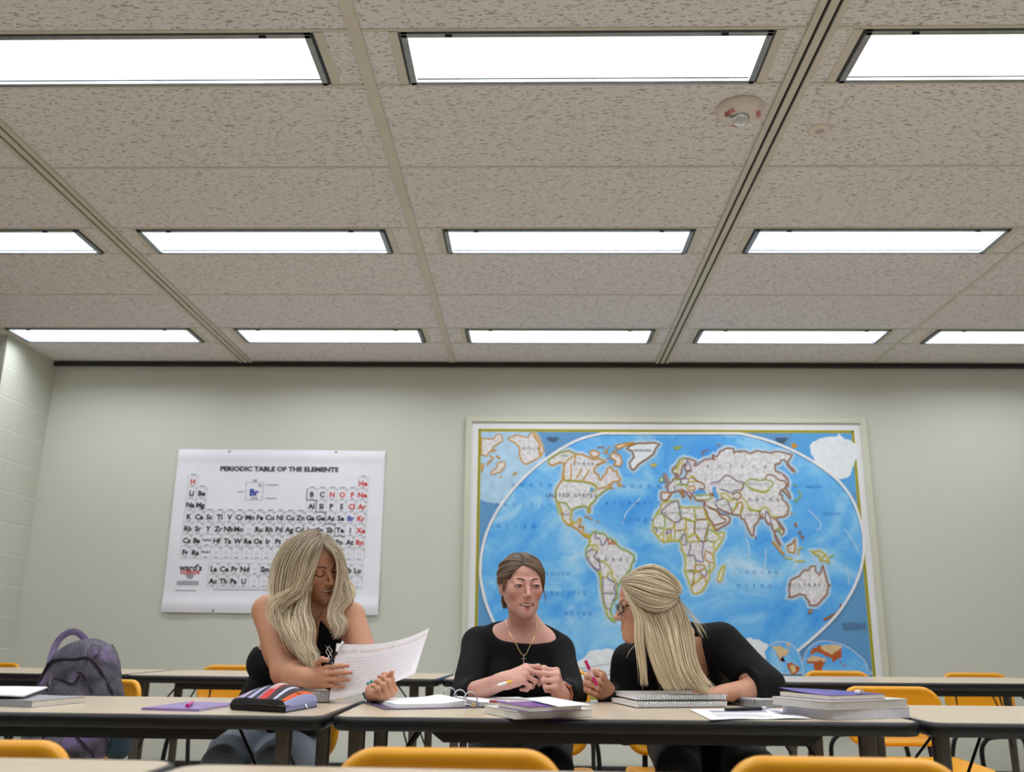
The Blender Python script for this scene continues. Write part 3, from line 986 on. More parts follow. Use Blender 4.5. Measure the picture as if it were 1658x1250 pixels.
# lettering
words = [('UNITED STATES', .0, 'A', (1150, 850), 'k', .030, .36), ('CANADA', 0, 'B', (360, 450), 'k', .022, .20), ('BRAZIL', 0, 'C', (650, 500), 'k', .026, .30), ('RUSSIA', 0, 'F', (330, 435), 'k', .026, .48), ('CHINA', 0, 'F', (675, 850), 'k', .028, .24), ('AUSTRALIA', 0, 'G', (690, 795), 'k', .026, .31), ('INDIA', 0, 'F', (510, 1045), 'k', .02, .1), ('KAZAKHSTAN', 0, 'F', (210, 660), 'k', .014, .24), ('GREENLAND', 0, 'B', (1030, 290), 'k', .02, .12), ('MONGOLIA', 0, 'F', (600, 655), 'k', .016, .16), ('MEXICO', 0, 'B', (115, 1050), 'k', .016, .06), ('ARGENTINA', 0, 'C', (570, 860), 'k', .014, .07), ('IRAN', 0, 'F', (160, 920), 'k', .014, .07), ('ALGERIA', 0, 'E', (320, 210), 'k', .014, .1), ('LIBYA', 0, 'E', (500, 215), 'k', .014, .08), ('SUDAN', 0, 'E', (660, 390), 'k', .014, .08), ('RUSSIA', .0, 'A', (690, 320), 'k', .022, .12), ('ALASKA', 0, 'A', (1065, 405), 'k', .014, .05),
         ('NORTH', .0, 'A', (700, 732), 'B', .026, .32), ('PACIFIC', .0, 'A', (610, 955), 'B', .026, .44), ('OCEAN', .0, 'A', (525, 1197), 'B', .026, .31), ('NORTH', 0, 'B', (1010, 718), 'B', .026, .30), ('ATLANTIC', 0, 'B', (920, 915), 'B', .026, .42), ('OCEAN', 0, 'B', (980, 1115), 'B', .026, .24), ('SOUTH', 0, 'P', (903, 929), 'B', .026, .18), ('PACIFIC', 0, 'P', (920, 960), 'B', .026, .26), ('OCEAN', 0, 'P', (936, 993), 'B', .026, .2), ('INDIAN', 0, 'G', (170, 665), 'B', .024, .3), ('OCEAN', 0, 'G', (130, 800), 'B', .024, .26), ('OCEAN', 0, 'G', (910, 75), 'B', .022, .12), ('NORTH', 0, 'F', (1300, 690), 'B', .022, .1), ('ARCTIC OCEAN', 0, 'D', (900, 185), 'B', .018, .8)]
text_batch([(ch, w_[1]) for w_ in words for ch in w_[0] if ch != ' '])
for st, wt, fr, pt, c_, sz, wd_ in words:
    q = mp(fr, [pt])[0]
    for i_, ch in enumerate(st):
        if ch != ' ':
            fx = (i_ + .5) / len(st) - .5
            put_text(chart, ch, wt, (q[0] + fx * wd_, DM - LAY['text'], q[1]), (1, 0, 0), (0, 0, 1), sz * 1.25, MI[c_])
rg = np.random.default_rng(5)
for (px_, py_, n_, w_) in ((895, 709, 3, .09), (1265, 710, 4, .09)):
    for i in range(n_):
        q = Y(px_, py_ + i * 2.4, DM)
        rect(q[0] - w_ * (1 - .2 * i) / 2, q[0] + w_ * (1 - .2 * i) / 2, q[2] - .003, q[2] + .003, 'text', MI['k'])
# block of small print, lower right
for col_ in range(9):
    for r_ in range(5):
        q = Y(1365 + col_ * 4.3, 1009 + r_ * 2.4, DM)
        w_ = .014 * rg.uniform(.5, 1)
        rect(q[0] - w_ / 2, q[0] + w_ / 2, q[2] - .0022, q[2] + .0022, 'text', MI['k'])
# rivers, survey lines and small place names: thin grey strokes
for i in range(460):
    u_, v_ = rg.uniform(795, 1385), rg.uniform(715, 1080)
    q = Y(u_, v_, DM)
    w_ = rg.uniform(.012, .05)
    rect(q[0] - w_ / 2, q[0] + w_ / 2, q[2] - .0008, q[2] + .0008, 'line', MI['k'] if rg.random() < .35 else MI['B'])
wm = thing('world_map', 'large blue world map in a thin wall-coloured frame on the far wall', 'map', ((mx0 + mx1) / 2, D - .03, mz0))
og = (wm.location.x, wm.location.y, wm.location.z)
chart.build('map_sheet', map_mats, wm, smooth=0, origin=og)
b = MB().box(((mx0 + mx1) / 2, D - .0135, (mz0 + mz1) / 2), (mx1 - mx0, .026, mz1 - mz0))
b.build('backing_board', M_WHITE, wm, smooth=0, origin=og)
b = MB()
fwid = .042
for (xa, xb, za, zb) in ((mx0 - fwid, mx0, mz0 - fwid, mz1 + fwid), (mx1, mx1 + fwid, mz0 - fwid, mz1 + fwid), (mx0, mx1, mz1, mz1 + fwid), (mx0, mx1, mz0 - fwid, mz0)):
    b.box(((xa + xb) / 2, D - .022, (za + zb) / 2), (xb - xa, .042, zb - za))
b.build('frame', M_WFRAME, wm, bevel=.005, origin=og)

# ------------------------------------------------------------------ periodic table poster
DP = D - .012
pA, pB, pC, pD = [Y(*q, DP) for q in ((290, 727), (624, 730), (612, 996), (261, 991))]
M_POSTER = mat('poster_vinyl', (236, 239, 250), .32, noise=(5, .03))
M_INK = mat('black_ink', (24, 24, 28), .5, noise=(40, .1))
M_INKR = mat('red_ink_poster', (206, 48, 48), .5, noise=(40, .1))
M_INKB = mat('blue_ink', (34, 62, 168), .5, noise=(40, .1))
M_INKG = mat('grey_ink', (126, 128, 140), .5, noise=(40, .1))
po = thing('wall_poster', 'white periodic table poster hanging slightly wrinkled on the far wall', 'poster', ((pD[0] + pC[0]) / 2, D - .012, pD[2]))
og = tuple(po.location)
NXP, NZP = 60, 44


def warp(x, z):                              # gentle waves of the hanging vinyl
    u_ = (x - pA[0]) / (pB[0] - pA[0])
    v_ = (z - pD[2]) / (pA[2] - pD[2])
    d_ = .006 + .004 * math.sin(u_ * 9 + v_ * 3) + .004 * math.sin(u_ * 21 - v_ * 6) * (1 - v_)
    d_ += .010 * math.exp(-((v_ - .045) / .035) ** 2) + .008 * math.exp(-((v_ - .955) / .03) ** 2)
    return D - .004 - max(.002, d_)


gr = []
for j in range(NZP + 1):
    v_ = j / NZP
    row_ = []
    for i in range(NXP + 1):
        u_ = i / NXP
        q = (pD * (1 - u_) + pC * u_) * (1 - v_) + (pA * (1 - u_) + pB * u_) * v_
        row_.append((q[0], warp(q[0], q[2]), q[2]))
    gr.append(row_)
MB().sheet(gr, .0012).build('sheet', M_POSTER, po, origin=og, smooth=60)
ink = MB()
syms = [['H'] + [''] * 16 + ['He'], ['Li', 'Be'] + [''] * 10 + ['B', 'C', 'N', 'O', 'F', 'Ne'], ['Na', 'Mg'] + [''] * 10 + ['Al', 'Si', 'P', 'S', 'Cl', 'Ar'],
        'K Ca Sc Ti V Cr Mn Fe Co Ni Cu Zn Ga Ge As Se Br Kr'.split(), 'Rb Sr Y Zr Nb Mo Tc Ru Rh Pd Ag Cd In Sn Sb Te I Xe'.split(), 'Cs Ba La-Lu Hf Ta W Re Os Ir Pt Au Hg Tl Pb Bi Po At Rn'.split(), 'Fr Ra Ac-Lr Rf Db Sg Bh Hs Mt Ds Rg Cn Nh Fl Mc Lv Ts Og'.split()]
lan = ['La Ce Pr Nd Pm Sm Eu Gd Tb Dy Ho Er Tm Yb Lu'.split(), 'Ac Th Pa U Np Pu Am Cm Bk Cf Es Fm Md No Lr'.split()]
zn = {}
z_ = 0
order = 'H He Li Be B C N O F Ne Na Mg Al Si P S Cl Ar K Ca Sc Ti V Cr Mn Fe Co Ni Cu Zn Ga Ge As Se Br Kr Rb Sr Y Zr Nb Mo Tc Ru Rh Pd Ag Cd In Sn Sb Te I Xe Cs Ba La Ce Pr Nd Pm Sm Eu Gd Tb Dy Ho Er Tm Yb Lu Hf Ta W Re Os Ir Pt Au Hg Tl Pb Bi Po At Rn Fr Ra Ac Th Pa U Np Pu Am Cm Bk Cf Es Fm Md No Lr Rf Db Sg Bh Hs Mt Ds Rg Cn Nh Fl Mc Lv Ts Og'.split()
zn = {s_: i + 1 for i, s_ in enumerate(order)}
red = set('H He N O F Ne Cl Ar Kr Xe Rn'.split())
ghost = set('Tc Rf Db Sg Bh Hs Mt Ds Rg Cn Nh Fl Mc Lv Ts Og Pm Np Pu Am Cm Bk Cf Es Fm Md No Lr'.split())
pK, pKr, pH, pFr = [Y(*q, DP) for q in ((306.4, 836.5), (584.8, 839.6), (312.4, 779.6), (300.4, 894.3))]
du = (pKr - pK) / 17
dv = (pH - pFr) / 6 * 1.0
pH0 = pK + dv * 3
want = [(s_, .045) for r_ in syms + lan for s_ in r_ if s_] + [(str(i), .0) for i in range(1, 119)]
want += [('PERIODIC TABLE OF THE ELEMENTS', .05), ('KEY', .03), ('35', .01), ('79.90', .01), ('Br', .045), ("ward's", .03), ('science', .03)]
text_batch(want)


def onp(p, lift):
    return np.array([p[0], warp(p[0], p[2]) - .0012 - lift, p[2]])


def ptext(st, wt, p, size, mi, width=None):
    V_, F_ = _txt[(st, wt)]
    lo, hi = V_.min(0), V_.max(0)
    sx = size if width is None else width / (hi[0] - lo[0])
    uu = unit(du)
    P_ = [onp(p + uu * (q[0] - (lo[0] + hi[0]) / 2) * sx + np.array([0, 0, 1.0]) * (q[1] - .35) * size, .0006) for q in V_]
    ink.add(P_, F_, mi)


def pline(a, b, w, mi, n=10):
    a, b = np.asarray(a), np.asarray(b)
    t_ = unit(b - a)
    nrm = np.array([-t_[2], 0, t_[0]]) * w / 2
    vs, fs = [], []
    for i in range(n + 1):
        q = a + (b - a) * i / n
        vs += [onp(q + nrm, .0004), onp(q - nrm, .0004)]
    for i in range(n):
        fs.append((2 * i, 2 * i + 1, 2 * i + 3, 2 * i + 2))
    ink.add(vs, fs, mi)


def cell(c, s_):
    a, b = c - du / 2 - dv / 2, c + du / 2 - dv / 2
    e, f = c + du / 2 + dv / 2, c - du / 2 + dv / 2
    for p, q in ((a, b), (b, e), (e, f), (f, a)):
        pline(p, q, .0016, 3, 2)
    key = s_
    mi = 3 if s_ in ghost else (1 if s_ in red else (2 if s_ == 'Br' else 0))
    if s_ in ghost:                          # printed as outline letters: pale strokes
        for k_ in (-1, 0, 1):
            pline(c + du * .14 * k_ - dv * .12, c + du * .14 * k_ + dv * .14, .0016, 3, 1)
    elif '-' in s_:
        ptext(s_, .045, c + dv * .08, .026, 0)
    else:
        ptext(s_, .045, c, .050, mi)
    if s_ in zn:
        ptext(str(zn[s_]), .0, c + du * .33 + dv * .38, .016, 0)
    pline(c - du * .2 - dv * .37, c + du * .2 - dv * .37, .005, 3, 2)


for r_, row_ in enumerate(syms):
    for c_, s_ in enumerate(row_):
        if s_:
            cell(pK + du * c_ + dv * (3 - r_), s_)
pLa, pLu = Y(346.5, 921, DP), Y(578.8, 923.6, DP)
du_keep = du
du = (pLu - pLa) / 14
for r_, row_ in enumerate(lan):
    for c_, s_ in enumerate(row_):
        cell(pLa + du * c_ - dv * r_, s_)
du = du_keep
# staircase between metals and non-metals
st = [(12, 1, 'b'), (13, 2, 'b'), (14, 3, 'b'), (15, 4, 'b')]
for c_, r_, _k in st:
    o_ = pK + du * c_ + dv * (3 - r_)
    pline(o_ - du / 2 + dv / 2, o_ - du / 2 - dv / 2, .006, 0, 2)
    pline(o_ - du / 2 - dv / 2, o_ + du / 2 - dv / 2, .006, 0, 2)
ptext('PERIODIC TABLE OF THE ELEMENTS', .05, Y(452, 759.5, DP), .046, 0, width=float(Y(547.6, 760, DP)[0] - Y(356, 759, DP)[0]))
kc = [Y(*q, DP) for q in ((398.5, 781), (426.5, 781.4), (424, 809.6), (397.5, 809))]
for i in range(4):
    pline(kc[i], kc[(i + 1) % 4], .0025, 3, 2)
ptext('Br', .045, Y(411.5, 797, DP), .066, 2)
ptext('35', .01, Y(420.5, 786, DP), .026, 0)
ptext('79.90', .01, Y(411.5, 806.5, DP), .02, 0)
ptext('KEY', .03, Y(413.5, 778, DP), .018, 0)
for a_, b_ in (((427, 785), (431, 785)), ((432, 785.5), (451, 785.5)), ((426, 806.5), (430, 806.5)), ((431, 807), (448, 807)), ((384, 796), (394, 796)), ((394.5, 796), (398, 796))):
    pline(Y(*a_, DP), Y(*b_, DP), .006 if abs(a_[0] - b_[0]) > 8 else .0016, 3, 2)
ptext("ward's", .03, Y(309, 919, DP), .060, 0)
ptext('science', .03, Y(308, 925.5, DP), .046, 1)
for i in range(5):
    pline(Y(300 + i, 930 + 1.7 * i, DP), Y(316 - i, 930 + 1.7 * i, DP), .004, 3, 2)
for i in range(4):
    pline(Y(286.5, 941 + 1.9 * i, DP), Y(322, 941.5 + 1.9 * i, DP), .004, 3, 3)
pline(Y(284, 956, DP), Y(318, 956.6, DP), .005, 3, 3)
pline(Y(345, 954.5, DP), Y(440, 955.5, DP), .004, 3, 6)
for c_ in range(18):                         # group captions above the columns
    top_ = {0: 0, 1: 1, 12: 1, 13: 1, 14: 1, 15: 1, 16: 1, 17: 0}.get(c_, 3)
    o_ = pK + du * c_ + dv * (3 - top_ + .62)
    pline(o_ - du * .25, o_ + du * .25, .006, 3, 2)
ink.build('printing', [M_INK, M_INKR, M_INKB, M_INKG], po, smooth=0, origin=og)
M_STEEL = mat('steel', (150, 150, 152), .3, .9, noise=(30, .1))
for q in ((371.5, 731), (544, 732), (345.5, 988.5)):
    p = Y(*q, DP)
    y_ = warp(p[0], p[2])
    MB().lathe([(.0, .004), (.005, .004), (.009, .0015), (.009, 0)], c=(p[0] - og[0], y_ - og[1] - .0008, p[2] - og[2]), n=14, R=frame_z((0, -1, 0))).build('grommet', M_STEEL, po)
# ------------------------------------------------------------------ tables
TZ = .735
t = NT('table_laminate')
v = t.coords((3, 40, 3))
n1 = t.n('ShaderNodeTexNoise')
n1.inputs['Scale'].default_value = 2.2
n1.inputs['Detail'].default_value = 5
t.l(v, n1.inputs['Vector'])
t.l(t.ramp(n1.outputs[0], [(.3, (198, 180, 156)), (.5, (204, 187, 163)), (.7, (210, 193, 170))]), t.b.inputs['Base Color'])
t.b.inputs['Roughness'].default_value = .26
t.b.inputs['Specular IOR Level'].default_value = .55
M_LAM = t.m
M_BAND = mat('black_rubber_edge', (11, 11, 14), .36, noise=(25, .25))
M_APRON = mat('black_steel_apron', (14, 14, 15), .5, noise=(25, .2))
M_LEG = mat('graphite_leg', (92, 86, 80), .35, .55, noise=(14, .12))
M_ROD = mat('black_rod', (26, 26, 28), .3, .4, noise=(20, .2))
TW, TD = 1.490, .610


def make_table():
    r = thing('classroom_table', '', 'table')
    top = MB()
    o = rrect(TW - .012, TD - .012, .045, 8)
    top.loops([[(x, y, TZ - .024) for x, y in o], [(x, y, TZ - .0008) for x, y in o], [(x * .999, y * .999, TZ) for x, y in o]])
    top.build('tabletop', M_LAM, r, smooth=30)
    ob = rrect(TW - .01, TD - .01, .046, 8)
    prof = []
    for k in range(9):
        a = math.radians(-90 + 180 * k / 8)
        prof.append((.008 * math.cos(a) + .004, TZ - .0175 + .0172 * math.sin(a)))
    loops_ = [[(x * .97, y * .93, TZ - .030) for x, y in ob]]
    for e, z in prof:
        oo = rrect(TW - .012 + 2 * e, TD - .012 + 2 * e, .045 + e, 8)
        loops_.append([(x, y, z) for x, y in oo])
    oo = rrect(TW - .014, TD - .014, .044, 8)
    loops_.append([(x, y, TZ - .0012) for x, y in oo])
    band = MB().loops(loops_, close_ends=False)
    band.build('edge_band', M_BAND, r, smooth=60)
    ap = MB()
    ax, ay = .50, TD / 2 - .035
    prof = [(-ax, TZ - .036), (ax, TZ - .036), (ax - .035, TZ - .062), (-ax + .035, TZ - .062)]
    for s in (-1, 1):
        vs = [(x, s * ay - .008, z) for x, z in prof] + [(x, s * ay + .008, z) for x, z in prof]
        ap.add(vs, [(0, 1, 2, 3)[::-1], (4, 5, 6, 7), (0, 1, 5, 4), (1, 2, 6, 5), (2, 3, 7, 6), (3, 0, 4, 7)])
    for s in (-1, 1):
        ap.box((s * (ax - .06), 0, TZ - .040), (.03, 2 * ay, .02))
    ap.box((0, 0, TZ - .0275), (TW - .08, TD - .08, .013))
    ap.build('apron', M_APRON, r)
    for sx in (-1, 1):
        for sy in (-1, 1):
            x, y = (TW / 2 - .115 if sx > 0 else -TW / 2 + .050), sy * (TD / 2 - .085)
            l = MB().tube([(x, y, TZ - .034), (x, y, .55), (x, y, .012)], [.0225, .021, .0155], 16)
            l.lathe([(.03, 0), (.03, .004), (.0, .004)][::-1], c=(x, y, TZ - .038), n=16)
            lg = l.build('leg', M_LEG, r, smooth=50)
            MB().lathe([(.0, 0), (.019, 0), (.021, .008), (.016, .022)], c=(x, y, 0), n=14).build('foot_glide', M_BAND, lg)
        for sy in (-1, 1):
            x, y = (TW / 2 - .115 if sx > 0 else -TW / 2 + .050), sy * (TD / 2 - .085)
            MB().tube([(x - sx * .015, y - sy * .02, .40), (x - sx * .09, y - sy * .06, .60), (x - sx * .16, y - sy * .10, TZ - .034)], .0042, 8).build('brace', M_ROD, r)
    return r


def fl_place(FL, ang):                        # from the front-left corner
    R_ = rotz(ang)
    c = np.array([FL[0], FL[1], 0]) + R_ @ np.array([TW / 2, TD / 2, 0])
    return (c[0], c[1], 0), ang


def fr_place(FR, ang):
    R_ = rotz(ang)
    c = np.array([FR[0], FR[1], 0]) + R_ @ np.array([-TW / 2, TD / 2, 0])
    return (c[0], c[1], 0), ang


def bl_place(BL, ang):
    R_ = rotz(ang)
    c = np.array([BL[0], BL[1], 0]) + R_ @ np.array([TW / 2, -TD / 2, 0])
    return (c[0], c[1], 0), ang


def br_place(BR, ang):
    R_ = rotz(ang)
    c = np.array([BR[0], BR[1], 0]) + R_ @ np.array([-TW / 2, -TD / 2, 0])
    return (c[0], c[1], 0), ang


rad = math.radians
TG = 'classroom tables in three rows'
tb0 = make_table()
tb0['group'] = TG
tabs = {}
specs = [
    ('M', fl_place(Z(538.5, 1160, TZ), rad(.8)), 'beige classroom table in the middle row with the open binder, behind which the students sit'),
    ('L', fr_place(Z(532.5, 1160, TZ) + np.array([-.020, .0, 0]), rad(-1.2)), 'beige classroom table in the middle row carrying the striped pencil case'),
    ('R', fl_place(Z(538.5, 1160, TZ) + rotz(rad(.8)) @ np.array([TW + .026, 0, 0]), rad(1.2)), 'empty beige classroom table of the middle row at the right picture edge'),
    ('L3', fr_place(Z(706, 1099.5, TZ), rad(-3.2)), 'far beige classroom table behind the blonde student with the paper'),
    ('LL3', fr_place(Z(706, 1099.5, TZ) + rotz(rad(-3.2)) @ np.array([-TW - .030, 0.01, 0]), rad(-4.0)), 'far beige classroom table at the left edge, behind the backpack'),
    ('M3', fl_place(Z(706, 1099.5, TZ) + np.array([.03, 0, 0]), rad(-1.5)), 'far beige classroom table behind the student in the boat-neck top'),
    ('R3', fl_place(Z(706, 1099.5, TZ) + rotz(rad(-1.5)) @ np.array([TW + .115, .13, 0]), rad(5)), 'far beige classroom table right of the student in the cardigan'),
    ('N', br_place(Z(296, 1231.5, TZ), rad(-2.2)), 'near beige classroom table in the bottom left corner of the picture'),
    ('NM', bl_place(Z(299, 1236.5, TZ) + np.array([.004, 0, 0]), rad(-2.2)), 'near beige classroom table at the bottom, right of the corner one'),
]
for i, (k_, (loc, ang), lab) in enumerate(specs):
    if i == 0:
        tb0.location, tb0.rotation_euler, tb0['label'] = loc, (0, 0, ang), lab
        tabs[k_] = tb0
    else:
        tabs[k_] = dup(tb0, loc, ang, lab, TG)

# ------------------------------------------------------------------ chairs
M_YEL = mat('yellow_plastic', (226, 158, 18), .30, spec=.5, noise=(9, .06))
M_FRAME = mat('black_tube', (18, 18, 20), .28, .2, noise=(20, .2))


def make_chair():
    r = thing('classroom_chair', '', 'chair')
    # back shell with a rolled rim, gently curved
    W_, H_, zc = .42, .235, .622
    def shell(inset, dep):
        o = rrect(W_ - 2 * inset, H_ - 2 * inset, min(max(.075 - inset, .02), (H_ - 2 * inset) * .48), 8)
        out = []
        for x, z in o:
            yy = .205 - .55 * x * x + .16 * (z + .1) + dep
            out.append((x, yy, zc + z))
        return out
    L_ = [shell(.11, .006), shell(.06, .008), shell(.02, .010), shell(.007, .009), shell(.0, .002), shell(.0015, -.008), shell(.008, -.0145), shell(.017, -.014), shell(.026, -.008), shell(.036, -.005), shell(.07, -.004), shell(.11, -.004)]
    MB().loops(L_).build('backrest', M_YEL, r, smooth=180)
    def seat(inset, dep):
        o = rrect(.43 - 2 * inset, .40 - 2 * inset, max(.07 - inset, .02), 8)
        out = []
        for x, y in o:
            q = max(0, (-y - .10)) 
            zz = .447 + .35 * x * x - 1.2 * q * q + .05 * max(0, y) + dep
            out.append((x, y - .02, zz))
        return out
    L_ = [seat(.15, -.012), seat(.06, -.014), seat(.015, -.016), seat(.002, -.011), seat(.0, -.004), seat(.004, .002), seat(.013, .004), seat(.026, -.001), seat(.06, -.006), seat(.15, -.009)]
    MB().loops(L_).build('seat', M_YEL, r, smooth=180)
    for sy, lean in ((-.15, -.05), (.14, .07)):
        pts = [(-.225, sy + lean, .012), (-.222, sy + lean * .5, .2), (-.215, sy, .34), (-.19, sy, .395), (-.14, sy, .418), (0, sy, .421), (.14, sy, .418), (.19, sy, .395), (.215, sy, .34), (.222, sy + lean * .5, .2), (.225, sy + lean, .012)]
        lg = MB().tube(smooth_path(pts, 44), .0125, 12).build('leg_frame', M_FRAME, r, smooth=60)
        for s in (-1, 1):
            MB().lathe([(.0, 0), (.014, 0), (.016, .008), (.013, .03)], c=(s * .225, sy + lean, 0), n=12).build('foot_glide', M_ROD, lg)
    for s in (-1, 1):
        pts = [(s * .13, -.14, .414), (s * .135, .05, .414), (s * .14, .155, .425), (s * .14, .19, .48), (s * .135, .212, .60), (s * .13, .222, .66)]
        MB().tube(smooth_path(pts, 24), .0105, 10).build('back_support', M_FRAME, r, smooth=60)
    return r


def at_back(px, d, ang, y_back=.205):         # chair whose back shell stands at depth d under picture column px
    p = Y(px, 1110, d)
    c = np.array([p[0], d, 0]) - rotz(ang) @ np.array([0, y_back, 0])
    return (c[0], c[1], 0), ang


def at_seat(px, d, ang):
    p = Y(px, 1205, d)
    return (p[0], d, 0), ang


CG = 'yellow plastic classroom chairs'
ch0 = make_chair()
ch0['group'] = CG
for i, ((loc, ang), lab) in enumerate([
        (at_back(730, 1.765, 0), 'near yellow plastic chair at the bottom centre, in front of the open binder'),
        (at_back(-44, 1.80, rad(2)), 'near yellow plastic chair in the bottom left corner, below the backpack'),
        (at_back(1357, 1.705, rad(-2)), 'near yellow plastic chair at the bottom right, in front of the book stack'),
        (at_back(1441, 4.08, rad(3)), 'yellow plastic chair facing the camera just behind the right-hand book stack'),
        (at_back(166, 4.0, rad(-20)), 'yellow plastic chair with the purple backpack on its seat'),
        (at_seat(414, 3.42, rad(-38)), 'turned yellow plastic chair the blonde student with the paper sits on'),
        (at_seat(868, 3.42, rad(4)), 'yellow plastic chair under the student in the boat-neck top'),
        (at_seat(1112, 3.47, rad(-4)), 'yellow plastic chair the student in the cardigan sits on'),
        (at_seat(1690, 3.38, rad(-68)), 'turned yellow plastic chair under the empty right-hand table'),
        (at_back(-22, 5.72, rad(-5)), 'yellow plastic chair behind the far table, cut by the left picture edge'),
        (at_back(143, 5.75, rad(-6)), 'yellow plastic chair against the far wall, almost hidden by the backpack'),
        (at_back(377, 5.70, rad(-3)), 'yellow plastic chair at the far table left of the blonde student with the paper'),
        (at_back(897, 5.6, rad(2)), 'yellow plastic chair at the far table peeking out right of the boat-neck student'),
        (at_back(1357, 5.80, rad(5)), 'yellow plastic chair below the small maps in the world map corner'),
        (at_back(1581, 5.72, rad(5)), 'yellow plastic chair at the far table right of the world map'),
        (at_back(1712, 5.7, rad(5)), 'yellow plastic chair at the far table, cut by the right picture edge')]):
    if i == 0:
        ch0.location, ch0.rotation_euler, ch0['label'] = loc, (0, 0, ang), lab
    else:
        dup(ch0, loc, ang, lab, CG)
# ------------------------------------------------------------------ things on the tables
M_PAGE = mat('paper_pages', (226, 222, 214), .7, noise=(60, .04))
M_PAPER = mat('white_paper', (238, 239, 244), .6, noise=(20, .02))
M_PURP = mat('purple_cover', (104, 66, 160), .22, noise=(14, .35))
M_LILAC = mat('lilac_cover', (150, 124, 190), .25, noise=(12, .15))
M_GREYC = mat('grey_cover', (150, 152, 158), .4, noise=(20, .08))
M_DARKC = mat('dark_cover', (28, 26, 34), .35, noise=(20, .2))
M_COVER = mat('cream_cover', (216, 212, 204), .4, noise=(20, .06))
M_WIRE = mat('silver_wire', (196, 198, 204), .22, .9, noise=(40, .1))
M_BLKP = mat('black_plastic', (20, 20, 22), .3, noise=(40, .2))
M_PINK = mat('pink_plastic', (214, 30, 130), .2, noise=(40, .15))
M_GREYI = mat('grey_print', (150, 150, 166), .6, noise=(40, .1))


def basis(A, B):
    """origin A, x toward B, y to the back (level)"""
    A, B = np.asarray(A, float), np.asarray(B, float)
    x = B - A
    x[2] = 0
    w = np.linalg.norm(x)
    x /= w
    return np.array([x, [-x[1], x[0], 0], [0, 0, 1.0]]).T, w


def book(label, A, B, depth, th, z0, cover, pages=M_PAGE, name='book', cat='book', group=None, skew=0.0, spine='left', curl=0.0):
    """A,B: front-left and front-right bottom corners"""
    R_, w = basis(A, B)
    ang = math.atan2(R_[1, 0], R_[0, 0]) + skew
    R_ = rotz(ang)
    loc = (A[0], A[1], z0)
    r = thing(name, label, cat, loc, ang, group)
    c = .0012
    cv = MB()
    cv.box((w / 2, depth / 2, c / 2), (w, depth, c))
    n_ = 10
    gr = [[(w * i / n_, depth * j / 4, th - c / 2 + curl * (j / 4) ** 2 * (1 - i / n_)) for i in range(n_ + 1)] for j in range(5)]
    cv.sheet(gr, c)
    if spine == 'left':
        cv.box((c / 2, depth / 2, th / 2), (c, depth, th))
    elif spine == 'front':
        cv.box((w / 2, c / 2, th / 2), (w, c, th))
    elif spine == 'right':
        cv.box((w - c / 2, depth / 2, th / 2), (c, depth, th))
    cv.build('cover', cover, r, smooth=30)
    pg = MB()
    gp = .0015
    nl = max(3, int(th / .0025))
    for i in range(nl):                      # leaves in slightly uneven sheaves
        zz0 = c + (th - 2 * c) * i / nl
        zz1 = c + (th - 2 * c) * (i + 1) / nl
        e = RNG.uniform(0, .0012)
        pg.box((w / 2, depth / 2, (zz0 + zz1) / 2), (w - 2 * gp - e, depth - 2 * gp - e, zz1 - zz0))
    pg.build('pages', pages, r, smooth=0)
    return r


def papers(label, C4, z0, lift, th=.0008, name='paper_sheet', m=M_PAPER, marks=None, cat='paper', group=None, nx=14, ny=8):
    """C4: FL, FR, BR, BL world points; lift(u,v) adds height"""
    FL, FR, BR, BL = [np.asarray(q, float) for q in C4]
    r = thing(name, label, cat, (FL[0], FL[1], z0), 0, group)
    def P(u, v, dz=0):
        q = (FL * (1 - u) + FR * u) * (1 - v) + (BL * (1 - u) + BR * u) * v
        return (q[0] - FL[0], q[1] - FL[1], lift(u, v) + dz + th)
    gr = [[P(i / nx, j / ny) for i in range(nx + 1)] for j in range(ny + 1)]
    MB().sheet(gr, th).build('sheet', m, r, smooth=60)
    if marks:
        k = MB()
        for u0, v0, u1, v1, mi in marks:
            g2 = [[P(u0 + (u1 - u0) * i / 6, v0 + (v1 - v0) * j / 2, th * .5 + .0004) for i in range(7)] for j in range(3)]
            k.sheet(g2, .0003, mi)
        k.build('printing', [M_GREYI, M_BLKP, mat('red_print', (180, 60, 60), .6, noise=(40, .1))], r, smooth=0)
    return r


def pen(label, A, B, r0, parts, name='pen', cat='pen'):
    """parts: (name, t0, t1, r0 scale, r1 scale, material)"""
    A, B = np.asarray(A, float), np.asarray(B, float)
    r = thing(name, label, cat, A)
    for nm, t0, t1, a, b, m in parts:
        n_ = 6
        ts = np.linspace(t0, t1, n_)
        rr = r0 * np.linspace(a, b, n_)
        MB().tube([(B - A) * q for q in ts], rr, 14).build(nm, m, r, smooth=50)
    return r


# --- far left: grey book with loose papers on it
A, B = Z(-70, 1141, TZ), Z(50.5, 1146, TZ)
book('grey-spined paperback under loose white papers at the left picture edge', A, B, .20, .0175, TZ, M_GREYC, spine='front')
papers('loose white papers curling on the grey book at the left picture edge', [Z(-90, 1131, TZ + .02), Z(38, 1131, TZ + .02), Z(76, 1120, TZ + .02), Z(-60, 1116, TZ + .02)], TZ + .0182, lambda u, v: .003 + .007 * u * u * v + .004 * math.sin(3 * u), th=.004, name='paper_stack')

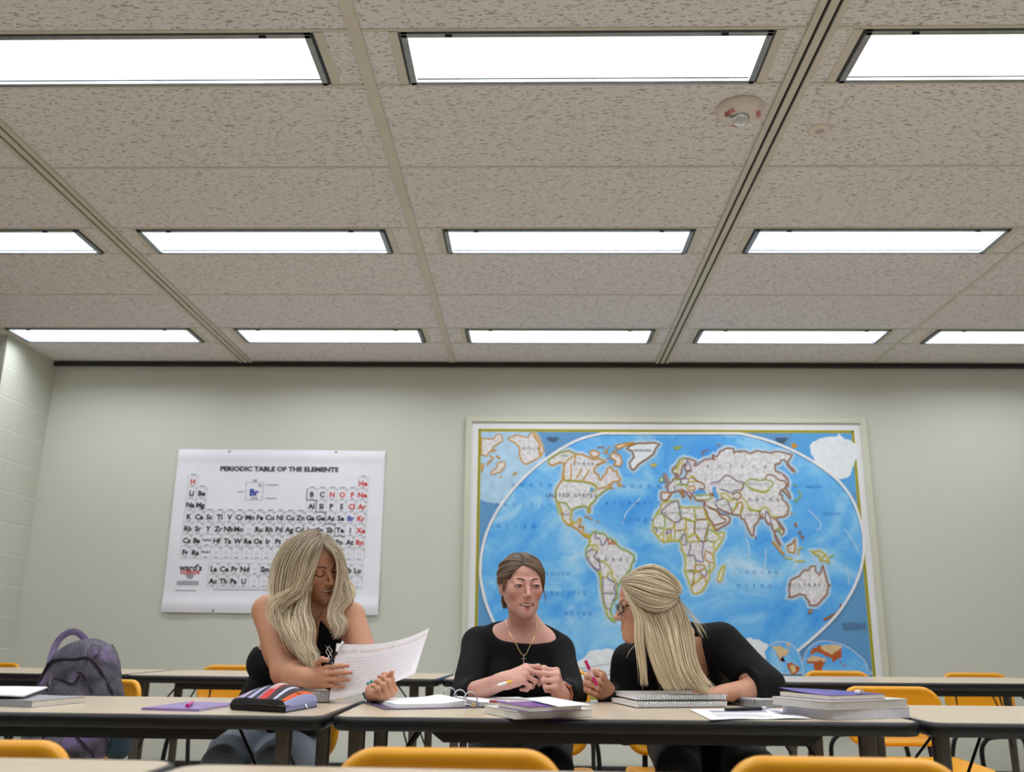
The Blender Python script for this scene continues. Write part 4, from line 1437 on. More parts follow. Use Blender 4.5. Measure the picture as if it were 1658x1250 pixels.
# --- lilac notebook with a pink pen
A, B = Z(228.5, 1149.7, TZ), Z(321.6, 1152.2, TZ)
book('thin lilac notebook lying left of the striped pencil case', A, B, .235, .006, TZ, M_LILAC, name='notebook', cat='notebook', spine='front')
p0, p1 = Z(303, 1142.5, TZ + .0115), Z(316, 1134, TZ + .0115)
M_PINKL = mat('pale_pink_plastic', (206, 92, 158), .25, noise=(30, .1))
pen('pink highlighter pen lying on the lilac notebook', p0, p0 + unit(p1 - p0) * .115, .0052, [('cap', 0, .35, .9, 1, M_PINK), ('barrel', .35, .94, 1, 1, M_PINKL), ('tip', .94, 1, .9, .6, M_LILAC)], name='highlighter', cat='pen')

# --- striped zip pencil case
A, B = Z(374.5, 1149.5, TZ), Z(462, 1154.5, TZ)
R_, w = basis(A, B)
ang = math.atan2(R_[1, 0], R_[0, 0])
pcase = thing('pencil_case', 'zipped pencil case with red, black and blue woven stripes near the table seam', 'pencil case', A, ang)
wC, dC, hC = w, .20, .036
nx, ny = 40, 22
rows_ = []
sk = -.050                                    # it lies askew: the back is shifted right


def case_pt(u, v, top=True):
    x = wC * u + sk * v
    y = dC * v
    bulge = (math.sin(math.pi * u) ** .35) * (math.sin(math.pi * (.12 + .80 * v)) ** .5)
    if top:
        return (x, y, .024 + (.010 + .030 * math.sin(math.pi * min(1, .05 + .62 * v))) * (.55 + .45 * bulge) * bulge ** .6 - .008 * max(0, u - .88) * 8 + .0012 * math.sin(9 * u + 5 * v))
    return (x + .006 * (v < .1), y, .002)


STR = [(0, .05, 0), (.05, .10, 1), (.10, .13, 5), (.13, .17, 1), (.17, .20, 2), (.20, .28, 3), (.28, .32, 1), (.32, .36, 2), (.36, .44, 3), (.44, .47, 1), (.47, .63, 4), (.63, .67, 3), (.67, .76, 3), (.76, .80, 2), (.80, .89, 3), (.89, .94, 5), (.94, 1.01, 1)]
fab = MB()
vs, fs, ms = [], [], []
for j in range(ny + 1):
    for i in range(nx + 1):
        vs.append(case_pt(i / nx, j / ny))
o_ = len(vs)
for i in range(nx + 1):
    vs.append((wC * i / nx + sk, dC, .002))
for j in range(ny + 1):
    vs.append((wC + sk * j / ny, dC * j / ny, .003))
for j in range(ny + 1):
    vs.append((sk * j / ny, dC * j / ny, .003))
for j in range(ny):
    for i in range(nx):
        fs.append((j * (nx + 1) + i, j * (nx + 1) + i + 1, (j + 1) * (nx + 1) + i + 1, (j + 1) * (nx + 1) + i))
        u_ = (i + .5) / nx
        ms.append(next(k for a, b, k in STR if a <= u_ < b))
for i in range(nx):
    fs.append((ny * (nx + 1) + i, ny * (nx + 1) + i + 1, o_ + i + 1, o_ + i))
    u_ = (i + .5) / nx
    ms.append(next(k for a, b, k in STR if a <= u_ < b))
o2 = o_ + nx + 1
for j in range(ny):
    fs.append((j * (nx + 1) + nx, o2 + j, o2 + j + 1, (j + 1) * (nx + 1) + nx))
    ms.append(0)
o3 = o2 + ny + 1
for j in range(ny):
    fs.append((j * (nx + 1), (j + 1) * (nx + 1), o3 + j + 1, o3 + j))
    ms.append(0)
fab.add(vs, fs)
fab.m = ms
CC = [(128, 132, 168), (150, 154, 196), (190, 196, 226), (58, 46, 54), (196, 50, 50), (216, 92, 40)]
cm_ = [mat('woven_stripe', c, .85, noise=(300, .22), bump=(.3, .0006)) for c in CC]
fab.build('woven_cover', cm_, pcase, smooth=50)
g = MB()
pts = []
for i in range(25):
    u_ = i / 24
    g_ = case_pt(u_, 0)
    pts.append(((g_[0], -.004, .002), (g_[0], -.0065, .010), (g_[0], -.0065, g_[2] - .008), (g_[0], 0, g_[2] + .0008)))
vs = [q for p in pts for q in p]
fs = [(i * 4 + k, (i + 1) * 4 + k, (i + 1) * 4 + k + 1, i * 4 + k + 1) for i in range(24) for k in range(3)]
g.add(vs, fs)
g.sheet([[(wC * i + sk * j, dC * j, .0012) for i in (0, 1)] for j in (0, 1)], .002)
M_NYLON = mat('black_nylon', (16, 16, 18), .8, noise=(200, .3))
g.build('zip_gusset', M_NYLON, pcase, smooth=50)
zp = MB().tube(smooth_path([(.0, -.0075, .016), (wC * .5, -.0082, .0185), (wC - .004, -.0075, .017), (wC + .006, .004, .017)], 30), .0018, 8)
zp.build('zipper', M_BLKP, pcase)
yl = MB()
for q in (.03, .5, .97):                      # small yellow woven diamonds on the orange stripe
    c_ = np.array(case_pt(.915, q))
    yl.add([c_ + np.array(d_) for d_ in ((-.008, 0, .0016), (0, -.012, .0016), (.008, 0, .0016), (0, .012, .0016))], [(0, 1, 2, 3)])
c_ = None
yl.build('yellow_motif', mat('yellow_thread', (226, 190, 60), .85, noise=(200, .2)), pcase, smooth=0)
zig = MB()
for k in range(3):                           # white zigzag on the red stripe
    pts = [np.array(case_pt(.505 + .045 * k + (.006 if m % 2 else -.006), .30 + .4 * m / 10)) + np.array([0, 0, .0016]) for m in range(11)]
    zig.tube(pts, .0012, 5)
zig.build('white_motif', mat('white_thread', (232, 226, 224), .85, noise=(200, .15)), pcase)
MB().tube([(wC + sk * .7 + .002, dC * .62, .014), (wC + sk * .7 + .010, dC * .60, .006), (wC + sk * .7 + .013, dC * .62, .0035)], [.002, .003, .002], 8).build('zip_pull', M_WIRE, pcase)


# --- wire-bound notebooks
def wirebook(label, A, B, depth, th, z0, m_cover=M_COVER, pitch=.0085, rim=None, group=None, wm=M_WIRE):
    R_, w = basis(A, B)
    ang = math.atan2(R_[1, 0], R_[0, 0])
    r = thing('spiral_notebook', label, 'notebook', (A[0], A[1], z0), ang, group)
    MB().box((w / 2, depth / 2 + .004, th / 2), (w, depth, th - .0016)).build('pages', M_PAPER, r, bevel=.0006)
    MB().box((w / 2, depth / 2 + .004, .0005), (w + .002, depth + .002, .001)).box((w / 2, depth / 2 + .004, th - .0005), (w + .002, depth + .002, .001)).build('cover', m_cover, r)
    n_ = int(w / pitch)
    sp = MB()
    for i in range(n_):
        x = (i + .5) * w / n_
        pts = [(x + .0012 * math.sin(q), .006 + (th * .5 + .003) * math.cos(q), th / 2 + (th * .5 + .0022) * math.sin(q)) for q in np.linspace(0, 2 * math.pi, 13)[:-1]]
        sp.tube(pts, .0011, 6, closed=True)
    sp.build('wire_binding', wm, r, smooth=60)
    return r


wirebook('thick dark wire-bound notebook under the forearm of the blonde student', Z(448, 1139.5, TZ), Z(535.5, 1138, TZ), .17, .030, TZ + .0026, M_COVER, .0062, wm=mat('bronze_wire', (112, 100, 90), .3, .8, noise=(40, .1)))
A, B = Z(1032, 1147, TZ), Z(1178.5, 1145.5, TZ)
wirebook('lower spiral notebook of the pair by the student in the cardigan', A, B, .215, .0125, TZ + .0026, M_COVER, group='spiral notebooks')
A, B = Z(1030, 1137, TZ + .0135), Z(1178, 1136.2, TZ + .0135)
wirebook('upper spiral notebook of the pair by the student in the cardigan', A + np.array([.001, .004, 0]), B + np.array([0, .004, 0]), .205, .0135, TZ + .0196, M_COVER, group='spiral notebooks')

# --- open ring binder
A, B = Z(624, 1149.7, TZ), Z(757, 1147, TZ)
R_, w = basis(A, B)
ang = math.atan2(R_[1, 0], R_[0, 0])
rb = thing('ring_binder', 'open purple ring binder with white pages in front of the boat-neck student', 'binder', A, ang)
dB = .275
M_BIND = mat('purple_vinyl', (86, 72, 108), .35, noise=(20, .1))
MB().box((w / 2 - .004, dB / 2, .0018), (w, dB, .003)).build('cover', M_BIND, rb, bevel=.001)
MB().box((w + .020, dB / 2, .0018), (.044, dB, .003)).build('spine', M_BIND, rb, bevel=.001)
MB().box((w + .045 + .12, dB / 2, .0018), (.235, dB, .003)).build('cover', M_BIND, rb, bevel=.001)
pl = MB()
for k in range(5):
    gr = [[(.028 + .0012 * k + (w - .032) * i / 20, .006 + .0008 * k + (dB - .016) * j / 6, .0042 + .0022 * k + .0075 * math.exp(-((1 - i / 20) / .22) ** 2) * (k + 1) / 5) for i in range(21)] for j in range(7)]
    pl.sheet(gr, .0019)
pl.build('pages', M_PAPER, rb, smooth=60)
pr = MB()
for k in range(4):
    gr = [[(w + .040 + .22 * i / 16, .005 + (dB - .012) * j / 6, .0042 + .0018 * k + .006 * math.exp(-((i / 16) / .2) ** 2) * (k + 1) / 4) for i in range(17)] for j in range(7)]
    pr.sheet(gr, .0016)
pr.build('pages', M_PAPER, rb, smooth=60)
MB().box((w + .020, dB / 2, .006), (.020, dB * .95, .005)).build('ring_plate', M_WIRE, rb, bevel=.002)
for q in (.13, .50, .87):
    cx, cy_ = w + .020, dB * q
    pts = [(cx - .020 + .002, cy_, .006), (cx - .0205, cy_, .020), (cx - .014, cy_, .036), (cx, cy_, .042), (cx + .014, cy_, .036), (cx + .0205, cy_, .020), (cx + .018, cy_, .006)]
    MB().tube(smooth_path(pts, 26), .0019, 8).build('ring', M_WIRE, rb, smooth=60)
MB().box((w + .020, .008, .009), (.016, .014, .012), taper=.7).build('lever', mat('tan_lever', (186, 158, 112), .4, noise=(30, .1)), rb, bevel=.002)

# --- book pair in front of the boat-neck student
A, B = Z(834, 1165.6, TZ), Z(960, 1161.5, TZ)
book('thick white paperback, lower of the two books in front of the boat-neck student', A, B, .20, .019, TZ + .001, M_COVER, spine='none')
A2, B2 = Z(858, 1153.5, TZ + .021), Z(943, 1150.5, TZ + .021)
bk = book('purple-covered paperback, upper of the two books in front of the boat-neck student', A2, B2, .175, .0125, TZ + .0212, M_PURP, spine='none')
papers('white sheet of paper lying between the purple book and the boat-neck student', [Z(905, 1146, TZ + .0335), Z(957, 1141, TZ + .036), Z(888, 1128.5, TZ + .0375), Z(848, 1131, TZ + .0375)], TZ + .0345, lambda u, v: .001 + .002 * v, th=.0006)
p0, p1 = Z(793, 1135.5, TZ + .024), Z(801, 1138, TZ + .024)
pen('red-capped pen lying on the lower white paperback', p0, p0 + unit(np.array([.9, -.45, 0])) * .05, .004, [('cap', 0, .5, .9, 1, mat('dark_red_plastic', (150, 40, 44), .3, noise=(30, .1))), ('barrel', .5, 1, 1, .8, M_LILAC)])

# --- printed sheet over the table edge, and the black pen on it
C4 = [Z(1151, 1167, TZ), Z(1313, 1165.0, TZ), Z(1269, 1149.7, TZ), Z(1116, 1149.7, TZ)]
papers('white printed sheet with grey boxes lying over the front table edge', C4, TZ, lambda u, v: .0012 + .002 * (1 - v) * math.sin(6 * u) ** 2, th=.001,
       marks=[(.16, .62, .74, .80, 0), (.80, .30, .90, .85, 0), (.12, .30, .60, .33, 0), (.12, .18, .66, .21, 0), (.12, .42, .58, .45, 0)])
p0, p1 = Z(1174, 1148.6, TZ + .0085), Z(1247, 1146.6, TZ + .0085)
M_RUB = mat('rubber_grip', (34, 34, 38), .7, noise=(80, .3))
pen('black ballpoint pen with a silver tip lying on the printed sheet', p0, p1, .0055, [('barrel', 0, .34, .75, 1, M_BLKP), ('grip', .34, .8, 1.0, 1.0, M_RUB), ('collar', .8, .9, .95, .8, M_WIRE), ('tip', .9, 1.08, .7, .12, M_WIRE)])

# --- white desk planner
A, B = Z(1226, 1146, TZ), Z(1290, 1144.5, TZ)
pl_ = book('thick white wire-bound planner left of the right-hand book stack', A, B, .185, .0205, TZ + .0026, mat('planner_cover', (228, 229, 238), .35, noise=(20, .03)), M_GREYC, name='planner', cat='planner', skew=.02, spine='none')
sp = MB()
for i in range(20):
    y = .012 + i * .0085
    pts = [(.000 + .009 * math.cos(q), y, .0102 + .0125 * math.sin(q)) for q in np.linspace(0, 2 * math.pi, 13)[:-1]]
    sp.tube(pts, .0012, 6, closed=True)
sp.build('wire_binding', M_WIRE, pl_, smooth=60)
MB().box((-.004, .11, .010), (.014, .09, .012)).build('pen_loop', M_DARKC, pl_, bevel=.003)

# --- stack of three books on the right
A, B = Z(1349.5, 1166.5, TZ), Z(1475, 1162, TZ)
book('thick white textbook at the bottom of the right-hand stack of three', A, B, .20, .026, TZ + .0005, M_COVER, mat('white_pages', (214, 214, 224), .7, noise=(60, .04)), spine='none', group='stacked textbooks')
A, B = Z(1345, 1149.5, TZ + .027), Z(1471, 1144, TZ + .027)
book('grey-edged textbook in the middle of the right-hand stack of three', A, B, .205, .020, TZ + .0270, M_COVER, mat('grey_pages', (196, 194, 190), .7, noise=(60, .05)), spine='none', group='stacked textbooks')
A, B = Z(1345, 1134.5, TZ + .0475), Z(1434, 1131.5, TZ + .0475)
book('purple-covered paperback on top of the right-hand stack of three', A, B, .185, .013, TZ + .0474, M_PURP, mat('cream_pages', (226, 220, 206), .7, noise=(60, .05)), spine='none', curl=.010, group='stacked textbooks')
p0 = Z(1391, 1120.5, TZ + .066)
er = thing('eraser', 'small white eraser on top of the right-hand book stack', 'eraser', (p0[0], p0[1], TZ + .0606), .4)
MB().box((0, 0, .0055), (.024, .012, .010)).build('rubber', M_PAPER, er, bevel=.003, seg=3)
MB().box((.004, 0, .0055), (.012, .0126, .0104)).build('sleeve', M_GREYC, er, bevel=.002)
# ------------------------------------------------------------------ bodies: smooth distance fields turned into one skin
def cap(a, b, ra, rb=None, k=.012, op='u'):
    return ('cap', np.asarray(a, float), np.asarray(b, float), float(ra), float(ra if rb is None else rb), float(k), op)


def ell(c, r, R=None, k=.012, op='u'):
    return ('ell', np.asarray(c, float), np.eye(3) if R is None else np.asarray(R, float), np.asarray(r, float), None, float(k), op)


def chain(pts, rr, k=.012, op='u'):
    rr = [rr] * len(pts) if np.isscalar(rr) else rr
    return [cap(pts[i], pts[i + 1], rr[i], rr[i + 1], k, op) for i in range(len(pts) - 1)]


def sdist(p, P):
    if p[0] == 'cap':
        a, b, ra, rb = p[1:5]
        ab = b - a
        L = float(ab @ ab) + 1e-12
        h = ((P[..., 0] - a[0]) * ab[0] + (P[..., 1] - a[1]) * ab[1] + (P[..., 2] - a[2]) * ab[2]) / L
        h = np.clip(h, 0, 1)
        d = np.sqrt((P[..., 0] - a[0] - h * ab[0]) ** 2 + (P[..., 1] - a[1] - h * ab[1]) ** 2 + (P[..., 2] - a[2] - h * ab[2]) ** 2)
        return d - (ra + (rb - ra) * h)
    c, R, r = p[1:4]
    q = (P - c.astype(P.dtype)) @ R.astype(P.dtype)
    k0 = np.sqrt(((q / r.astype(P.dtype)) ** 2).sum(-1))
    k1 = np.sqrt(((q / (r * r).astype(P.dtype)) ** 2).sum(-1)) + 1e-9
    return k0 * (k0 - 1) / k1


def bbox(p):
    if p[0] == 'cap':
        m = max(p[3], p[4])
        return np.minimum(p[1], p[2]) - m, np.maximum(p[1], p[2]) + m
    e = np.sqrt(((p[2] * p[3][None, :]) ** 2).sum(1))
    return p[1] - e, p[1] + e


def inflate(prims, e):
    out = []
    for p in prims:
        if p[6] != 'u':
            continue
        if p[0] == 'cap':
            out.append(('cap', p[1], p[2], p[3] + e, p[4] + e, p[5], 'u'))
        else:
            out.append(('ell', p[1], p[2], p[3] + e, None, p[5], 'u'))
    return out


def field(prims, lo, hi, h, post=None):
    lo, hi = np.asarray(lo, float), np.asarray(hi, float)
    n = np.ceil((hi - lo) / h).astype(int) + 1
    F = np.full(n, 1.0, np.float32)
    ax = [lo[i] + h * np.arange(n[i]) for i in range(3)]
    for p in prims:
        k, op = p[5], p[6]
        bl, bh = bbox(p)
        i0 = np.maximum(0, np.floor((bl - k - 3 * h - lo) / h).astype(int))
        i1 = np.minimum(n, np.ceil((bh + k + 3 * h - lo) / h).astype(int) + 1)
        if np.any(i1 <= i0):
            continue
        sl = tuple(slice(i0[i], i1[i]) for i in range(3))
        g = np.stack(np.meshgrid(*[ax[i][sl[i]] for i in range(3)], indexing='ij'), -1).astype(np.float32)
        d = sdist(p, g).astype(np.float32)
        f = F[sl]
        if op == 'u':
            t_ = np.clip(.5 + .5 * (f - d) / k, 0, 1)
            F[sl] = f + (d - f) * t_ - k * t_ * (1 - t_)
        else:
            d = -d
            t_ = np.clip(.5 - .5 * (f - d) / k, 0, 1)
            F[sl] = f + (d - f) * t_ + k * t_ * (1 - t_)
    if post is not None:
        g = np.stack(np.meshgrid(*ax, indexing='ij'), -1).astype(np.float32)
        F = post(F, g)
    return F, lo


def nets(F, lo, h):
    ins = F < 0
    s = np.zeros(tuple(np.array(F.shape) - 1), np.int8)
    offs = [(i, j, k) for i in (0, 1) for j in (0, 1) for k in (0, 1)]
    nx, ny, nz = s.shape
    for i, j, k in offs:
        s += ins[i:i + nx, j:j + ny, k:k + nz]
    act = np.argwhere((s > 0) & (s < 8))
    if not len(act):
        return np.zeros((0, 3)), []
    idx = np.full(s.shape, -1, np.int64)
    idx[act[:, 0], act[:, 1], act[:, 2]] = np.arange(len(act))
    vals = {o: F[act[:, 0] + o[0], act[:, 1] + o[1], act[:, 2] + o[2]] for o in offs}
    acc = np.zeros((len(act), 3))
    cnt = np.zeros(len(act))
    for o in offs:
        for a in range(3):
            if o[a] == 0:
                o2 = list(o)
                o2[a] = 1
                o2 = tuple(o2)
                v0, v1 = vals[o], vals[o2]
                m = (v0 < 0) != (v1 < 0)
                t_ = np.where(m, v0 / np.where(m, v0 - v1, 1), 0)
                p = np.tile(np.array(o, float), (len(act), 1))
                p[:, a] += t_
                acc[m] += p[m]
                cnt += m
    V = lo + h * (act + acc / cnt[:, None])
    faces = []
    for a in range(3):
        b, c = [(1, 2), (2, 0), (0, 1)][a]
        sh = list(F.shape)
        sl0 = [slice(None)] * 3
        sl1 = [slice(None)] * 3
        sl0[a] = slice(0, sh[a] - 1)
        sl1[a] = slice(1, sh[a])
        cr = ins[tuple(sl0)] != ins[tuple(sl1)]
        e = np.argwhere(cr)
        ok = (e[:, b] > 0) & (e[:, c] > 0) & (e[:, b] < sh[b] - 1) & (e[:, c] < sh[c] - 1)
        e = e[ok]
        neg = ins[e[:, 0], e[:, 1], e[:, 2]]
        q = []
        for db, dc in ((-1, -1), (0, -1), (0, 0), (-1, 0)):
            ee = e.copy()
            ee[:, b] += db
            ee[:, c] += dc
            q.append(idx[ee[:, 0], ee[:, 1], ee[:, 2]])
        q = np.stack(q, 1)
        q[~neg] = q[~neg][:, ::-1]
        faces.append(q)
    Q = np.concatenate(faces)
    Q = Q[(Q >= 0).all(1)]
    return V, Q


def skin(prims, fine=(), h=.006, post=None, lo=None, hi=None):
    """mesh a field; 'fine' = [(lo, hi, step)] boxes meshed at their own finer step"""
    if lo is None:
        bb = [bbox(p) for p in prims if p[6] == 'u']
        lo = np.min([b[0] for b in bb], 0) - 3 * h
        hi = np.max([b[1] for b in bb], 0) + 3 * h
    VV, QQ, n = [], [], 0
    F, o = field(prims, lo, hi, h, post)
    V, Q = nets(F, o, h)
    if len(V):
        c = V[Q].mean(1)
        keep = np.ones(len(Q), bool)
        for fl, fh, fs in fine:
            keep &= ~((c > np.asarray(fl) + 1.2 * h).all(1) & (c < np.asarray(fh) - 1.2 * h).all(1))
        VV.append(V)
        QQ.append(Q[keep])
        n = len(V)
    for i, (fl, fh, fs) in enumerate(fine):
        F, o = field(prims, fl, fh, fs, post)
        V, Q = nets(F, o, fs)
        if not len(V):
            continue
        c = V[Q].mean(1)
        keep = np.ones(len(Q), bool)
        for gl, gh, gs in fine[:i]:
            keep &= ~((c > np.asarray(gl) + 1.5 * gs).all(1) & (c < np.asarray(gh) - 1.5 * gs).all(1))
        VV.append(V)
        QQ.append(Q[keep] + n)
        n += len(V)
    V, Q = np.concatenate(VV), np.concatenate(QQ)
    used = np.unique(Q)
    mp_ = np.full(len(V), -1)
    mp_[used] = np.arange(len(used))
    return V[used], mp_[Q]


def paint(V, base, paints):
    C = np.tile(np.array(srgb(base)[:3]), (len(V), 1))
    for prims, col, soft, amt in paints:
        d = np.min([sdist(p, V) for p in prims], 0)
        w = np.clip(.5 - d / soft, 0, 1)[:, None] * amt
        C = C * (1 - w) + np.array(srgb(col)[:3]) * w
    return C


def mesh_obj(name, V, Q, m, parent, C=None, origin=(0, 0, 0), smooth=True):
    me = bpy.data.meshes.new(name)
    V = np.asarray(V, np.float32) - np.asarray(origin, np.float32)
    nq = len(Q)
    k = Q.shape[1]
    me.vertices.add(len(V))
    me.vertices.foreach_set('co', V.ravel())
    me.loops.add(nq * k)
    me.loops.foreach_set('vertex_index', np.ascontiguousarray(Q, np.int32).ravel())
    me.polygons.add(nq)
    me.polygons.foreach_set('loop_start', np.arange(nq, dtype=np.int32) * k)
    me.polygons.foreach_set('use_smooth', np.ones(nq, bool))
    me.update(calc_edges=True)
    me.validate()
    me.materials.append(m)
    if C is not None:
        at = me.color_attributes.new('tint', 'FLOAT_COLOR', 'POINT')
        at.data.foreach_set('color', np.concatenate([C, np.ones((len(C), 1))], 1).astype(np.float32).ravel())
    o = bpy.data.objects.new(name, me)
    COL.objects.link(o)
    o.parent = parent
    return o


# ---- anatomy
class Head:
    def __init__(s, t, R, sc=1.0):
        s.t, s.R, s.s = np.asarray(t, float), np.asarray(R, float), sc

    def w(s, p):
        return s.t + s.R @ (np.asarray(p, float) * s.s)

    def loc(s, P):
        return (np.asarray(P) - s.t) @ s.R / s.s

    def cap(s, a, b, ra, rb=None, k=.01, op='u'):
        return cap(s.w(a), s.w(b), ra * s.s, (ra if rb is None else rb) * s.s, k, op)

    def ell(s, c, r, k=.01, op='u', R=None):
        return ell(s.w(c), np.asarray(r) * s.s, s.R if R is None else s.R @ R, k, op)

    def chain(s, pts, rr, k=.005, op='u'):
        return chain([s.w(p) for p in pts], np.asarray(rr) * s.s if not np.isscalar(rr) else rr * s.s, k, op)


def head_prims(H, mouth='open', eyes='open', smile=1.0, tone=None):
    """returns (prims, paints). face toward -y, eyes at z=0"""
    tone = tone or {}
    c, e = H.cap, H.ell
    pr, pa = [], []
    pr += [e((0, .014, .034), (.073, .092, .075)), e((0, -.034, .042), (.060, .049, .042), .03)]
    pr += H.chain([(0, -.0135, .004), (0, -.0180, -.022), (0, -.0310, -.056), (0, -.0510, -.088)], [.0650, .0610, .0465, .0255], .02)
    for s in (-1, 1):
        pr += [c((s * .046, .004, -.046), (s * .030, -.030, -.078), .012, .010, .03), c((s * .030, -.030, -.078), (s * .008, -.064, -.098), .010, .010, .03)]
        pr.append(e((s * .034, -.0600, -.027 + .005 * smile), (.024, .0175 + .002 * smile, .020), .030))
    pr.append(e((0, -.0680, -.1000), (.0190, .0160, .0130), .018))
    pr.append(e((0, -.0640, -.0660), (.032, .0200, .026), .022))
    for s in (-1, 1):
        pr.append(c((s * .010, -.085, .016), (s * .042, -.073, .019), .0075, .006, .012))
        pr.append(e((s * .0315, -.099, -.002), (.0175, .017, .0105), .010, 's'))
    # nose
    pr += [c((0, -.084, .008), (0, -.1050, -.032), .0058, .0074, .012), e((0, -.1070, -.0362), (.0076, .0072, .0066), .008)]
    for s in (-1, 1):
        pr.append(e((s * .0098, -.0950, -.0390), (.0062, .0095, .0058), .008))
        pr.append(e((s * .0045, -.1000, -.0462), (.0026, .0040, .0020), .002, 's'))
    # eyes
    for s in (-1, 1):
        ex = s * .0315
        if eyes == 'open':
            pr.append(e((ex, -.0775, -.0015), (.0122, .0122, .0122), .001))
            up = [(ex - .0150, -.0810, -.0020), (ex - .0075, -.0885, .0022), (ex + .001 * s, -.0902, .0034), (ex + .0075, -.0885, .0024), (ex + .0150, -.0810, -.0015)]
            lo = [(ex - .0145, -.0810, -.0028), (ex - .006, -.0878, -.0060), (ex + .006, -.0878, -.0060), (ex + .0145, -.0810, -.0025)]
            pr += H.chain(up, .0026, .002) + H.chain(lo, .0020, .002)
            pr.append(c((ex - .012, -.0800, .0085), (ex + .012, -.0800, .0085), .0040, .0040, .010))
            pa.append(([e((ex, -.0785, -.0012), (.0125, .0125, .0125))], (176, 162, 158), .0012, 1.0))
            gx = ex + tone.get('gaze', 0.0)
            pa.append(([e((gx, -.0905, -.0012), (.0062, .005, .0062))], tone.get('iris', (70, 62, 56)), .0012, 1.0))
            pa.append(([e((gx, -.0908, -.0012), (.0025, .005, .0025))], (12, 10, 10), .001, 1.0))
            pa.append((H.chain(up, .0032), tone.get('skin', (214, 168, 148)), .0015, 1.0))
            pa.append((H.chain([(x, y - .0024, z - .0012) for x, y, z in up], .0013), (46, 32, 28), .0012, tone.get('lash', .9)))
            pa.append((H.chain([(x, y - .002, z) for x, y, z in lo], .0009), (120, 82, 72), .0012, .5))
        else:                                # looking down: lids lowered, lashes on the lower edge
            pr.append(e((ex, -.0770, -.0020), (.0138, .0130, .0125), .003))
            ls = [(ex - .0155, -.0810, -.0040), (ex - .0075, -.0880, -.0082), (ex + .0005 * s, -.0895, -.0090), (ex + .0075, -.0880, -.0080), (ex + .0160, -.0800, -.0028)]
            pr += H.chain(ls, .0018, .002)
            pa.append((H.chain([(x, y - .0016, z - .0004) for x, y, z in ls], .0028), (30, 22, 20), .0014, 1.0))
            pa.append((H.chain([(ex - .013, -.088, .0045), (ex, -.0925, .0065), (ex + .014, -.084, .0055)], .0045), (126, 84, 70), .006, .55))
    for s in (-1, 1):
        br = [(s * .0130, -.0905, .0165), (s * .0270, -.0885, .0222), (s * .0380, -.0810, .0215), (s * .0460, -.0740, .0165)]
        pa.append((H.chain(br, [.0032, .0036, .0028, .0014]), tone.get('brow', (92, 66, 50)), .0024, .95))
    # mouth
    zc = .0065 * smile
    wm = .0265 + .0060 * smile
    upl = [(-wm, -.0690, -.0680 + zc), (-.016, -.0815, -.0655 + zc * .55), (-.004, -.0862, -.0640 + zc * .2), (0, -.0860, -.0645 + zc * .2), (.004, -.0862, -.0640 + zc * .2), (.016, -.0815, -.0655 + zc * .55), (wm, -.0690, -.0680 + zc)]
    gap = .0135 if mouth == 'open' else (.0110 if mouth == 'smile' else .0)
    lol = [(-wm, -.0690, -.0685 + zc), (-.018, -.0800, -.0705 + zc * .40 - gap * .86), (0, -.0862, -.0722 - gap), (.018, -.0800, -.0705 + zc * .40 - gap * .86), (wm, -.0690, -.0685 + zc)]
    if gap:
        for s in (-1, 0, 1):
            pr.append(e((s * .0150, -.0830 + .0055 * abs(s), -.0680 - gap * .42 + (.0016 + zc * .40) * abs(s)), (.0125, .0150, (.0024 + gap * .44) * (1 - .22 * abs(s))), .0015, 's'))
    pr += H.chain(upl, [.0014, .0024, .0028, .0026, .0028, .0024, .0014], .002) + H.chain(lol, [.0014, .0038, .0054, .0038, .0014], .002)
    if gap:                                  # teeth and the dark of the mouth fill the opening just behind the lips
        pr.append(e((0, -.0600, -.0710), (.0295, .0250, .0140), .0006))
    if not gap:                              # closed lips, a little fuller
        pr += H.chain([(-.014, -.0835, -.0662), (0, -.0892, -.0652), (.014, -.0835, -.0662)], .0040, .003) + H.chain([(-.013, -.0825, -.0740), (0, -.0880, -.0752), (.013, -.0825, -.0740)], .0044, .003)
        pa.append((H.chain([(-.014, -.0835, -.0662), (0, -.0892, -.0652), (.014, -.0835, -.0662)], .0044) + H.chain([(-.013, -.0825, -.0740), (0, -.0880, -.0752), (.013, -.0825, -.0740)], .0048), tone.get('lip', (178, 92, 92)), .0016, .85))
        pa.append((H.chain([(-.020, -.0785, -.0698), (0, -.0925, -.0702), (.020, -.0785, -.0698)], .0009), (96, 44, 46), .0012, .8))
    lip = tone.get('lip', (178, 92, 92))
    pa.append((H.chain(upl, [.0024, .0034, .0038, .0036, .0038, .0034, .0024]), lip, .0016, .85))
    pa.append((H.chain(lol, [.0024, .0048, .0064, .0048, .0024]), lip, .0016, .9))
    if gap:
        pa.append(([e((0, -.0600, -.0700), (.0300, .0256, .0142))], (88, 38, 40), .0012, 1.0))
        pa.append(([e((0, -.0600, -.0680 + zc * .2), (.0290, .0266, .0100 + gap * .10))], (250, 246, 240), .0010, 1.0))
        pa.append((H.chain(upl, [.0024, .0032, .0036, .0034, .0036, .0032, .0024]), lip, .0012, .85))
        pa.append((H.chain(lol, [.0022, .0046, .0060, .0046, .0022]), lip, .0012, .9))
    # ears
    for s in (-1, 1):
        Re = rotz(s * -.35) @ roty(s * .12)
        pr.append(H.ell((s * .0735, .014, -.010), (.0058, .0165, .0290), .006, 'u', Re))
        pr.append(H.ell((s * .0805, .006, -.004), (.0060, .0085, .0160), .003, 's', Re))
    for s in (-1, 1):
        pa.insert(0, ([e((s * .040, -.070, -.032), (.018, .02, .016))], tone.get('blush', (206, 128, 116)), .02, tone.get('blush_amt', .45)))
    pa.insert(0, ([e((0, -.108, -.036), (.010, .01, .008))], tone.get('blush', (206, 128, 116)), .012, tone.get('blush_amt', .45) * .7))
